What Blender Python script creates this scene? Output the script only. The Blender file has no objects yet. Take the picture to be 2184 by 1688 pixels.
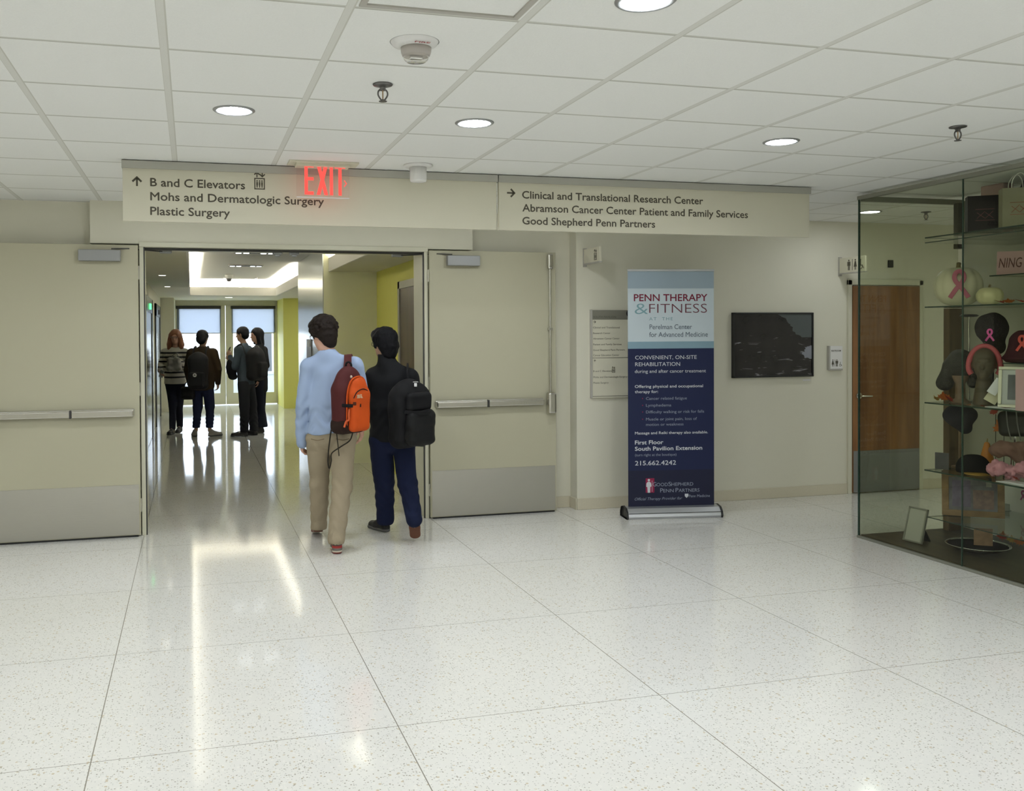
import bpy, bmesh, math, random
import numpy as np
from mathutils import Vector, Matrix

random.seed(7)
S = bpy.context.scene
COL = S.collection

# ------------------------------------------------------------------ camera
F, W_, H_ = 1944.0, 2184.0, 1688.0
yaw, pit, rol = math.radians(14.82), math.radians(-0.88), math.radians(-0.35)
fwd = Vector((math.sin(yaw) * math.cos(pit), math.cos(yaw) * math.cos(pit), math.sin(pit)))
rgt = Vector((math.cos(yaw), -math.sin(yaw), 0))
upv = rgt.cross(fwd)
rgt, upv = rgt * math.cos(rol) + upv * math.sin(rol), upv * math.cos(rol) - rgt * math.sin(rol)
cam_data = bpy.data.cameras.new('camera')
cam = bpy.data.objects.new('camera', cam_data)
COL.objects.link(cam)
cam_data.sensor_fit = 'HORIZONTAL'
cam_data.sensor_width = 36.0
cam_data.lens = 36.0 * F / W_
cam_data.shift_x = 169.33 / W_
cam_data.shift_y = -104.0 / W_
cam_data.clip_start = 0.05
cam_data.clip_end = 300
cam.matrix_world = Matrix(((rgt.x, upv.x, -fwd.x, 0), (rgt.y, upv.y, -fwd.y, 0), (rgt.z, upv.z, -fwd.z, 1.645), (0, 0, 0, 1)))
S.camera = cam

# ------------------------------------------------------------------ world, exposure
world = bpy.data.worlds.new('sky')
S.world = world
world.use_nodes = True
wbg = world.node_tree.nodes['Background']
wbg.inputs[0].default_value = (0.80, 0.88, 1.0, 1)
wbg.inputs[1].default_value = 5.0
S.view_settings.view_transform = 'Standard'
S.view_settings.look = 'None'
S.view_settings.exposure = 0.0
S.view_settings.gamma = 1.0
S.view_settings.use_curve_mapping = False
cy = S.cycles
cy.max_bounces = 7
cy.diffuse_bounces = 4
cy.glossy_bounces = 3
cy.transmission_bounces = 4
cy.transparent_max_bounces = 14
cy.caustics_reflective = False
cy.caustics_refractive = False
cy.use_denoising = True
cy.sample_clamp_indirect = 6.0
DOWN = 146.0      # radiance of the lobby downlights
COVE = 115.0       # radiance of the corridor cove strips

# ------------------------------------------------------------------ materials
MATS = {}


def nt(m):
    return m.node_tree.nodes, m.node_tree.links


def mat(name, col, rough=0.5, metal=0.0, spec=0.5, bump=0.0, bscale=200.0, var=0.0, vscale=6.0, emit=None, est=1.0, aniso=None):
    m = bpy.data.materials.new(name)
    m.use_nodes = True
    N, L = nt(m)
    b = N['Principled BSDF']
    b.inputs['Base Color'].default_value = (*col, 1)
    b.inputs['Roughness'].default_value = rough
    b.inputs['Metallic'].default_value = metal
    b.inputs['Specular IOR Level'].default_value = spec
    if emit:
        b.inputs['Emission Color'].default_value = (*emit, 1)
        b.inputs['Emission Strength'].default_value = est
    tc = None
    if bump or var:
        tc = N.new('ShaderNodeTexCoord')
    if var:
        n = N.new('ShaderNodeTexNoise')
        n.inputs['Scale'].default_value = vscale
        n.inputs['Detail'].default_value = 4
        L.new(tc.outputs['Object'], n.inputs['Vector'])
        mx = N.new('ShaderNodeMix')
        mx.data_type = 'RGBA'
        mx.inputs[6].default_value = (*[c * (1 - var) for c in col], 1)
        mx.inputs[7].default_value = (*[min(1, c * (1 + var)) for c in col], 1)
        L.new(n.outputs[0], mx.inputs[0])
        L.new(mx.outputs[2], b.inputs['Base Color'])
    if bump:
        n2 = N.new('ShaderNodeTexNoise')
        n2.inputs['Scale'].default_value = bscale
        n2.inputs['Detail'].default_value = 3
        L.new(tc.outputs['Object'], n2.inputs['Vector'])
        bp = N.new('ShaderNodeBump')
        bp.inputs['Strength'].default_value = bump
        bp.inputs['Distance'].default_value = 0.01
        L.new(n2.outputs[0], bp.inputs['Height'])
        L.new(bp.outputs[0], b.inputs['Normal'])
    MATS[name] = m
    return m


def math_node(N, L, op, a, b=None, c=None):
    n = N.new('ShaderNodeMath')
    n.operation = op
    for i, v in enumerate((a, b, c)):
        if v is None:
            continue
        if isinstance(v, (int, float)):
            n.inputs[i].default_value = v
        else:
            L.new(v, n.inputs[i])
    return n.outputs[0]


def mixc(N, L, fac, a, b):
    mx = N.new('ShaderNodeMix')
    mx.data_type = 'RGBA'
    for i, v in ((0, fac), (6, a), (7, b)):
        if isinstance(v, tuple):
            mx.inputs[i].default_value = (*v, 1)
        elif isinstance(v, (int, float)):
            mx.inputs[i].default_value = v
        else:
            L.new(v, mx.inputs[i])
    return mx.outputs[2]


def line_mask(N, L, coord, origin, pitch, half):
    """1 within `half` of the grid lines origin + n*pitch"""
    t = math_node(N, L, 'SUBTRACT', coord, origin - pitch / 2)
    t = math_node(N, L, 'FLOORED_MODULO', t, pitch)
    t = math_node(N, L, 'SUBTRACT', t, pitch / 2)
    t = math_node(N, L, 'ABSOLUTE', t)
    return math_node(N, L, 'LESS_THAN', t, half)


def floor_material():
    m = mat('terrazzo', (0.8, 0.78, 0.7), rough=0.13, spec=0.5)
    N, L = nt(m)
    b = N['Principled BSDF']
    tc = N.new('ShaderNodeTexCoord')
    sp = N.new('ShaderNodeSeparateXYZ')
    L.new(tc.outputs['Object'], sp.inputs[0])
    base = (0.80, 0.785, 0.735)
    nz = N.new('ShaderNodeTexNoise')
    nz.inputs['Scale'].default_value = 1.3
    nz.inputs['Detail'].default_value = 5
    L.new(tc.outputs['Object'], nz.inputs['Vector'])
    c = mixc(N, L, nz.outputs[0], (0.79, 0.778, 0.725), (0.85, 0.838, 0.785))
    for scale, thr, colr, size in ((95, 0.86, (0.30, 0.27, 0.20), 0.34), (60, 0.90, (0.60, 0.50, 0.33), 0.36), (140, 0.80, (0.42, 0.41, 0.37), 0.36), (70, 0.86, (0.88, 0.86, 0.80), 0.45)):
        v = N.new('ShaderNodeTexVoronoi')
        v.inputs['Scale'].default_value = scale
        L.new(tc.outputs['Object'], v.inputs['Vector'])
        s2 = N.new('ShaderNodeSeparateColor')
        L.new(v.outputs['Color'], s2.inputs[0])
        pick = math_node(N, L, 'GREATER_THAN', s2.outputs[0], thr)
        near = math_node(N, L, 'LESS_THAN', v.outputs['Distance'], size)
        k = math_node(N, L, 'MULTIPLY', pick, near)
        k = math_node(N, L, 'MULTIPLY', k, 0.75)
        c = mixc(N, L, k, c, colr)
    lx = line_mask(N, L, sp.outputs[0], -0.39, 1.21, 0.0022)
    ly = line_mask(N, L, sp.outputs[1], 7.353, 1.217, 0.0018)
    ln = math_node(N, L, 'MAXIMUM', lx, ly)
    c = mixc(N, L, ln, c, (0.30, 0.28, 0.23))
    L.new(c, b.inputs['Base Color'])
    rn = N.new('ShaderNodeTexNoise')
    rn.inputs['Scale'].default_value = 0.9
    L.new(tc.outputs['Object'], rn.inputs['Vector'])
    r = math_node(N, L, 'MULTIPLY_ADD', rn.outputs[0], 0.05, 0.055)
    L.new(r, b.inputs['Roughness'])
    bn = N.new('ShaderNodeTexNoise')
    bn.inputs['Scale'].default_value = 2.2
    bn.inputs['Detail'].default_value = 1
    L.new(tc.outputs['Object'], bn.inputs['Vector'])
    bp = N.new('ShaderNodeBump')
    bp.inputs['Strength'].default_value = 0.05
    bp.inputs['Distance'].default_value = 0.01
    L.new(bn.outputs[0], bp.inputs['Height'])
    L.new(bp.outputs[0], b.inputs['Normal'])
    return m


def ceiling_material():
    m = mat('ceiling_tile', (0.8, 0.79, 0.75), rough=0.9, spec=0.1)
    N, L = nt(m)
    b = N['Principled BSDF']
    tc = N.new('ShaderNodeTexCoord')
    sp = N.new('ShaderNodeSeparateXYZ')
    L.new(tc.outputs['Object'], sp.inputs[0])
    nz = N.new('ShaderNodeTexNoise')
    nz.inputs['Scale'].default_value = 160
    nz.inputs['Detail'].default_value = 3
    L.new(tc.outputs['Object'], nz.inputs['Vector'])
    c = mixc(N, L, nz.outputs[0], (0.84, 0.84, 0.80), (0.90, 0.90, 0.865))
    ly = line_mask(N, L, sp.outputs[1], 3.007, 0.6096, 0.0075)
    c = mixc(N, L, ly, c, (0.64, 0.635, 0.575))
    ly2 = line_mask(N, L, sp.outputs[1], 3.007 + 0.009, 0.6096, 0.003)
    c = mixc(N, L, ly2, c, (0.46, 0.45, 0.39))  # cross-line edge carries the shade of the tile reveal in its colour
    lx2 = line_mask(N, L, sp.outputs[0], -0.698, 0.6096, 0.0165)
    c = mixc(N, L, lx2, c, (0.62, 0.61, 0.545))
    lx = line_mask(N, L, sp.outputs[0], -0.700, 0.6096, 0.0125)
    c = mixc(N, L, lx, c, (0.73, 0.725, 0.67))
    L.new(c, b.inputs['Base Color'])
    bp = N.new('ShaderNodeBump')
    bp.inputs['Strength'].default_value = 0.25
    bp.inputs['Distance'].default_value = 0.004
    L.new(nz.outputs[0], bp.inputs['Height'])
    L.new(bp.outputs[0], b.inputs['Normal'])
    return m


def glass_material(name, tint, refl=1.0):
    m = bpy.data.materials.new(name)
    m.use_nodes = True
    N, L = nt(m)
    N.remove(N['Principled BSDF'])
    out = N['Material Output']
    tr = N.new('ShaderNodeBsdfTransparent')
    tr.inputs[0].default_value = (*[math.sqrt(c) for c in tint], 1)
    gl = N.new('ShaderNodeBsdfGlossy')
    gl.inputs['Roughness'].default_value = 0.01
    # Schlick reflectance on the outer side of each face; the tint is split over the two faces of a pane
    ge = N.new('ShaderNodeNewGeometry')
    dp = N.new('ShaderNodeVectorMath')
    dp.operation = 'DOT_PRODUCT'
    L.new(ge.outputs['Normal'], dp.inputs[0])
    L.new(ge.outputs['Incoming'], dp.inputs[1])
    k = math_node(N, L, 'ABSOLUTE', dp.outputs['Value'])
    k = math_node(N, L, 'SUBTRACT', 1.0, k)
    k = math_node(N, L, 'POWER', k, 5.0)
    k = math_node(N, L, 'MULTIPLY_ADD', k, 0.96 * refl, 0.04 * refl)
    f = math_node(N, L, 'SUBTRACT', 1.0, ge.outputs['Backfacing'])
    k = math_node(N, L, 'MULTIPLY', k, f)
    mx = N.new('ShaderNodeMixShader')
    L.new(k, mx.inputs[0])
    L.new(tr.outputs[0], mx.inputs[1])
    L.new(gl.outputs[0], mx.inputs[2])
    L.new(mx.outputs[0], out.inputs[0])
    MATS[name] = m
    return m


def emission(name, col, st):
    m = bpy.data.materials.new(name)
    m.use_nodes = True
    N, L = nt(m)
    N.remove(N['Principled BSDF'])
    e = N.new('ShaderNodeEmission')
    e.inputs[0].default_value = (*col, 1)
    e.inputs[1].default_value = st
    L.new(e.outputs[0], N['Material Output'].inputs[0])
    MATS[name] = m
    return m


def wood_material(name, c1, c2, rough=0.4, along='Z', scale=1.0):
    m = mat(name, c1, rough=rough)
    N, L = nt(m)
    b = N['Principled BSDF']
    tc = N.new('ShaderNodeTexCoord')
    mp = N.new('ShaderNodeMapping')
    s = {'Z': (9, 9, 0.7), 'X': (0.7, 9, 9), 'Y': (9, 0.7, 9)}[along]
    mp.inputs['Scale'].default_value = tuple(v * scale for v in s)
    L.new(tc.outputs['Object'], mp.inputs[0])
    n = N.new('ShaderNodeTexNoise')
    n.inputs['Scale'].default_value = 1.6
    n.inputs['Detail'].default_value = 8
    n.inputs['Distortion'].default_value = 0.6
    L.new(mp.outputs[0], n.inputs['Vector'])
    rp = N.new('ShaderNodeValToRGB')
    rp.color_ramp.elements[0].position = 0.35
    rp.color_ramp.elements[0].color = (*c1, 1)
    rp.color_ramp.elements[1].position = 0.65
    rp.color_ramp.elements[1].color = (*c2, 1)
    L.new(n.outputs[0], rp.inputs[0])
    L.new(rp.outputs[0], b.inputs['Base Color'])
    return m


def brushed(name, col, rough, along='X'):
    m = mat(name, col, rough=rough, metal=1.0)
    N, L = nt(m)
    b = N['Principled BSDF']
    tc = N.new('ShaderNodeTexCoord')
    mp = N.new('ShaderNodeMapping')
    mp.inputs['Scale'].default_value = {'X': (3, 3, 300), 'Z': (300, 300, 3)}[along]
    L.new(tc.outputs['Object'], mp.inputs[0])
    n = N.new('ShaderNodeTexNoise')
    n.inputs['Scale'].default_value = 1.0
    n.inputs['Detail'].default_value = 2
    L.new(mp.outputs[0], n.inputs['Vector'])
    bp = N.new('ShaderNodeBump')
    bp.inputs['Strength'].default_value = 0.35
    bp.inputs['Distance'].default_value = 0.002
    L.new(n.outputs[0], bp.inputs['Height'])
    L.new(bp.outputs[0], b.inputs['Normal'])
    return m


def bands(name, axis, stops, rough=0.8, bump=0.3, bscale=300, wob=0.0):
    """colour by object-space height: stops = [(from, colour), ...] ascending"""
    m = mat(name, stops[0][1], rough=rough, bump=bump, bscale=bscale)
    N, L = nt(m)
    b = N['Principled BSDF']
    tc = N.new('ShaderNodeTexCoord')
    sp = N.new('ShaderNodeSeparateXYZ')
    L.new(tc.outputs['Object'], sp.inputs[0])
    v = sp.outputs['XYZ'.index(axis)]
    if wob:
        nz = N.new('ShaderNodeTexNoise')
        nz.inputs['Scale'].default_value = 5
        L.new(tc.outputs['Object'], nz.inputs['Vector'])
        t = math_node(N, L, 'MULTIPLY_ADD', nz.outputs[0], wob, -wob / 2)
        v = math_node(N, L, 'ADD', v, t)
    c = stops[0][1]
    for pos, colr in stops[1:]:
        k = math_node(N, L, 'GREATER_THAN', v, pos)
        c = mixc(N, L, k, c, colr)
    L.new(c, b.inputs['Base Color'])
    return m


# paints and basics
FLOOR_M = floor_material()
CEIL_M = ceiling_material()
WALL = mat('wall_paint', (0.745, 0.72, 0.59), rough=0.6, spec=0.25, bump=0.06, bscale=500)
DOORP = mat('door_paint', (0.505, 0.48, 0.345), rough=0.42, spec=0.35)
FRAMEP = mat('frame_paint', (0.66, 0.64, 0.50), rough=0.4)
YELLOW = mat('yellow_paint', (0.80, 0.775, 0.18), rough=0.55)
BEIGEY = mat('beige_panel', (0.87, 0.86, 0.61), rough=0.4)
SOFFIT = mat('soffit_paint', (0.66, 0.64, 0.50), rough=0.7)
WHITEC = mat('white_ceiling', (0.82, 0.80, 0.74), rough=0.8)
SIGNP = mat('sign_panel', (0.70, 0.67, 0.53), rough=0.55)
RAILM = mat('sign_rail', (0.50, 0.495, 0.44), rough=0.4, metal=0.3)
INK = mat('dark_lettering', (0.085, 0.075, 0.05), rough=0.6)
STEEL = brushed('brushed_steel', (0.56, 0.545, 0.50), 0.34, 'X')
STEELV = brushed('brushed_steel_upright', (0.62, 0.60, 0.55), 0.25, 'Z')
ELEVM = brushed('elevator_steel', (0.50, 0.51, 0.50), 0.22, 'Z')
GREYM = mat('closer_grey', (0.33, 0.335, 0.33), rough=0.4, metal=0.4)
BLACK = mat('black_plastic', (0.012, 0.012, 0.012), rough=0.4)
DARKG = mat('dark_grey', (0.045, 0.043, 0.04), rough=0.5)
WHITEP = mat('white_plastic', (0.80, 0.79, 0.76), rough=0.4)
GREYP = mat('grey_plastic', (0.46, 0.44, 0.39), rough=0.5)
CHROME = mat('chrome', (0.75, 0.75, 0.75), rough=0.12, metal=1.0)
LIGHT_E = emission('lamp_glow', (0.90, 0.945, 1.0), DOWN)
SMALL_E = emission('small_lamp_glow', (1.0, 0.95, 0.83), 7)
LOUV_E = emission('louvre_glint_glow', (0.92, 0.96, 1.0), 7)
COVE_E = emission('cove_glow', (1.0, 0.98, 0.90), COVE)
WASH_E = emission('washer_glow', (0.90, 0.945, 1.0), DOWN * 0.45)
RED_E = emission('exit_red', (1.0, 0.075, 0.06), 1.7)
GREEN_E = emission('green_indicator', (0.1, 1.0, 0.25), 3)
GLASS_D = glass_material('door_glass', (0.92, 0.96, 0.97))
GLASS_C = glass_material('case_glass', (0.81, 0.835, 0.735), 1.0)
GLASS_S = glass_material('shelf_glass', (0.80, 0.86, 0.80), 1.0)
GLASS_E = mat('glass_edge', (0.025, 0.05, 0.035), rough=0.2)
ACRYL = glass_material('clear_acrylic', (0.97, 0.93, 0.92), 1.0)
SKIN = mat('skin', (0.62, 0.36, 0.26), rough=0.55, var=0.08, vscale=30)
SKIN2 = mat('skin_tan', (0.50, 0.30, 0.20), rough=0.55, var=0.08, vscale=30)


# ------------------------------------------------------------------ object helpers
def link(o, parent=None):
    COL.objects.link(o)
    if parent is not None:
        o.parent = parent
    return o


def tag(o, label=None, cat=None, group=None, kind=None):
    if label:
        o['label'] = label
    if cat:
        o['category'] = cat
    if group:
        o['group'] = group
    if kind:
        o['kind'] = kind
    return o


def empty(name, loc, label, cat, group=None, rotz=0.0):
    o = bpy.data.objects.new(name, None)
    o.empty_display_size = 0.1
    link(o)
    o.location = loc
    o.rotation_euler = (0, 0, rotz)
    return tag(o, label, cat, group)


def inv(parent):
    """matrix taking world coordinates to the parent's local ones"""
    M = Matrix.Translation(parent.location) @ parent.rotation_euler.to_matrix().to_4x4()
    return M.inverted()


class MB:
    """collects shapes for ONE mesh object"""

    def __init__(self):
        self.bm = bmesh.new()
        self.mi = 0

    def _tag(self, faces):
        for f in faces:
            f.material_index = self.mi

    def box(self, lo, hi, bev=0.0, rot=None, piv=None):
        r = bmesh.ops.create_cube(self.bm, size=1.0)
        vs = r['verts']
        c = [(a + b) / 2 for a, b in zip(lo, hi)]
        d = [b - a for a, b in zip(lo, hi)]
        for v in vs:
            v.co = Vector((v.co.x * d[0] + c[0], v.co.y * d[1] + c[1], v.co.z * d[2] + c[2]))
        if rot is not None:
            p = Vector(piv if piv is not None else c)
            for v in vs:
                v.co = rot @ (v.co - p) + p
        es = list({e for v in vs for e in v.link_edges})
        fs = list({f for v in vs for f in v.link_faces})
        self._tag(fs)
        if bev > 0:
            bmesh.ops.bevel(self.bm, geom=es, offset=min(bev, min(d) * 0.45), segments=2, profile=0.5, affect='EDGES')
        return self

    def cyl(self, a, b, r1, r2=None, seg=24, cap=True):
        a, b = Vector(a), Vector(b)
        r2 = r1 if r2 is None else r2
        d = b - a
        q = Vector((0, 0, 1)).rotation_difference(d.normalized())
        M = Matrix.Translation((a + b) / 2) @ q.to_matrix().to_4x4()
        r = bmesh.ops.create_cone(self.bm, cap_ends=cap, segments=seg, radius1=r1, radius2=r2, depth=d.length, matrix=M)
        self._tag({f for v in r['verts'] for f in v.link_faces})
        return self

    def sphere(self, c, r, sc=(1, 1, 1), seg=16):
        M = Matrix.Translation(c) @ Matrix.Diagonal((*sc, 1))
        q = bmesh.ops.create_uvsphere(self.bm, u_segments=seg, v_segments=max(6, seg * 2 // 3), radius=r, matrix=M)
        self._tag({f for v in q['verts'] for f in v.link_faces})
        return self

    def lathe(self, prof, c=(0, 0, 0), seg=32, axis='Z'):
        rings = []
        for (r, z) in prof:
            ring = []
            for i in range(seg):
                t = 2 * math.pi * i / seg
                ring.append(self.bm.verts.new((c[0] + r * math.cos(t), c[1] + r * math.sin(t), c[2] + z)))
            rings.append(ring)
        fs = []
        for j in range(len(rings) - 1):
            for i in range(seg):
                k = (i + 1) % seg
                fs.append(self.bm.faces.new((rings[j][i], rings[j][k], rings[j + 1][k], rings[j + 1][i])))
        for ring in (rings[0], rings[-1]):
            if prof[0][0] > 1e-5 or True:
                try:
                    fs.append(self.bm.faces.new(ring))
                except ValueError:
                    pass
        self._tag(fs)
        return self

    def tube(self, pts, r, seg=8, flat=None, soft=True):
        """swept tube; r a number or list; flat=(w,t): ribbon with half sizes"""
        pts = [Vector(p) for p in pts]
        if soft and len(pts) > 2:
            q, rq = [], []
            rl = list(r) if isinstance(r, (list, tuple)) else [r] * len(pts)
            for i in range(len(pts) - 1):
                p0, p1, p2, p3 = pts[max(i - 1, 0)], pts[i], pts[i + 1], pts[min(i + 2, len(pts) - 1)]
                for k in range(5):
                    t = k / 5
                    q.append(0.5 * (2 * p1 + (p2 - p0) * t + (2 * p0 - 5 * p1 + 4 * p2 - p3) * t * t + (3 * p1 - p0 - 3 * p2 + p3) * t ** 3))
                    rq.append(rl[i] * (1 - t) + rl[i + 1] * t)
            pts, r = q + [pts[-1]], rq + [rl[-1]]
        n = len(pts)
        rings = []
        prev = None
        for i, p in enumerate(pts):
            t = (pts[min(i + 1, n - 1)] - pts[max(i - 1, 0)]).normalized()
            if prev is None:
                a = Vector((0, 0, 1)) if abs(t.z) < 0.9 else Vector((1, 0, 0))
                u = t.cross(a).normalized()
            else:
                u = (prev - t * prev.dot(t)).normalized()
            prev = u
            v = t.cross(u)
            rr = r[i] if isinstance(r, (list, tuple)) else r
            ring = []
            if flat:
                for (x, y) in ((-1, -1), (1, -1), (1, 1), (-1, 1)):
                    ring.append(self.bm.verts.new(p + u * x * flat[0] + v * y * flat[1]))
            else:
                for k in range(seg):
                    th = 2 * math.pi * k / seg
                    ring.append(self.bm.verts.new(p + u * math.cos(th) * rr + v * math.sin(th) * rr))
            rings.append(ring)
        m = len(rings[0])
        fs = []
        for j in range(n - 1):
            for k in range(m):
                k2 = (k + 1) % m
                fs.append(self.bm.faces.new((rings[j][k], rings[j][k2], rings[j + 1][k2], rings[j + 1][k])))
        fs.append(self.bm.faces.new(rings[0]))
        fs.append(self.bm.faces.new(rings[-1]))
        self._tag(fs)
        return self

    def poly(self, pts2, o, u, v, th):
        """2-D polygon pts2 on the plane o + x*u + y*v, extruded towards u x v by th"""
        o, u, v = Vector(o), Vector(u), Vector(v)
        n = u.cross(v).normalized()
        bot = [self.bm.verts.new(o + u * x + v * y) for x, y in pts2]
        top = [self.bm.verts.new(o + u * x + v * y + n * th) for x, y in pts2]
        fs = [self.bm.faces.new(top)]
        k = len(bot)
        for i in range(k):
            j = (i + 1) % k
            fs.append(self.bm.faces.new((bot[i], bot[j], top[j], top[i])))
        self._tag(fs)
        return self

    def text(self, s, o, u, v, width=None, cap=0.05, bold=0.0, th=0.0006, shear=0.0, spacing=1.0, fat=0.0):
        """lettering starting at o, along u, upright along v; cap height `cap`, scaled to `width`"""
        cu = bpy.data.curves.new('t', 'FONT')
        cu.body = s
        cu.size = 1.0
        cu.offset = bold
        cu.shear = shear
        cu.space_character = spacing
        cu.resolution_u = 3
        ob = bpy.data.objects.new('t', cu)
        COL.objects.link(ob)
        bpy.context.view_layer.update()
        dg = bpy.context.evaluated_depsgraph_get()
        me = bpy.data.meshes.new_from_object(ob.evaluated_get(dg))
        bpy.data.objects.remove(ob)
        bpy.data.curves.remove(cu)
        if not me.vertices:
            return self
        co = np.zeros(len(me.vertices) * 3)
        me.vertices.foreach_get('co', co)
        co = co.reshape(-1, 3)
        x0, x1 = co[:, 0].min(), co[:, 0].max()
        sy = cap / 0.729
        sx = (width / (x1 - x0)) if width else sy
        o, u, v = Vector(o), Vector(u), Vector(v)
        n = u.cross(v).normalized()
        fs = []
        for q, (ox, oy) in enumerate(((0, 0), (-1, 0), (1, 0), (0, -1), (0, 1)) if fat else ((0, 0),)):
            oo = o + (u * ox + v * oy) * fat + n * (th + q * 0.00004)
            vs = [self.bm.verts.new(oo + u * float((c[0] - x0) * sx) + v * float(c[1] * sy)) for c in co]
            for p in me.polygons:
                try:
                    fs.append(self.bm.faces.new([vs[i] for i in p.vertices]))
                except ValueError:
                    pass
        self._tag(fs)
        bpy.data.meshes.remove(me)
        return self

    def build(self, name, m, parent=None, smooth=False, world=True, auto=None):
        """world: coordinates were given in world space, so bring them into the parent's"""
        bmesh.ops.recalc_face_normals(self.bm, faces=self.bm.faces[:]) if len(self.bm.faces) and not getattr(self, 'keep', False) else None
        if parent is not None and world:
            self.bm.transform(inv(root_of(parent)))
        me = bpy.data.meshes.new(name)
        self.bm.to_mesh(me)
        self.bm.free()
        for x in (m if isinstance(m, (list, tuple)) else [m]):
            me.materials.append(x)
        if smooth or auto:
            for p in me.polygons:
                p.use_smooth = True
        o = bpy.data.objects.new(name, me)
        link(o, parent)
        if auto:
            try:
                me.set_sharp_from_angle(angle=math.radians(auto))
            except Exception:
                pass
        return o


def root_of(o):
    while o.parent is not None:
        o = o.parent
    return o


def struct(name, m, mb, label=None, cat=None, parent=None, smooth=False):
    o = mb.build(name, m, parent, smooth=smooth)
    if parent is None:
        o['kind'] = 'structure'
        if label:
            o['label'] = label
        if cat:
            o['category'] = cat
    return o


def copy_tree(o, parent=None):
    c = o.copy()
    COL.objects.link(c)
    c.parent = parent
    for ch in list(o.children):
        copy_tree(ch, c)
    return c


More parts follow.
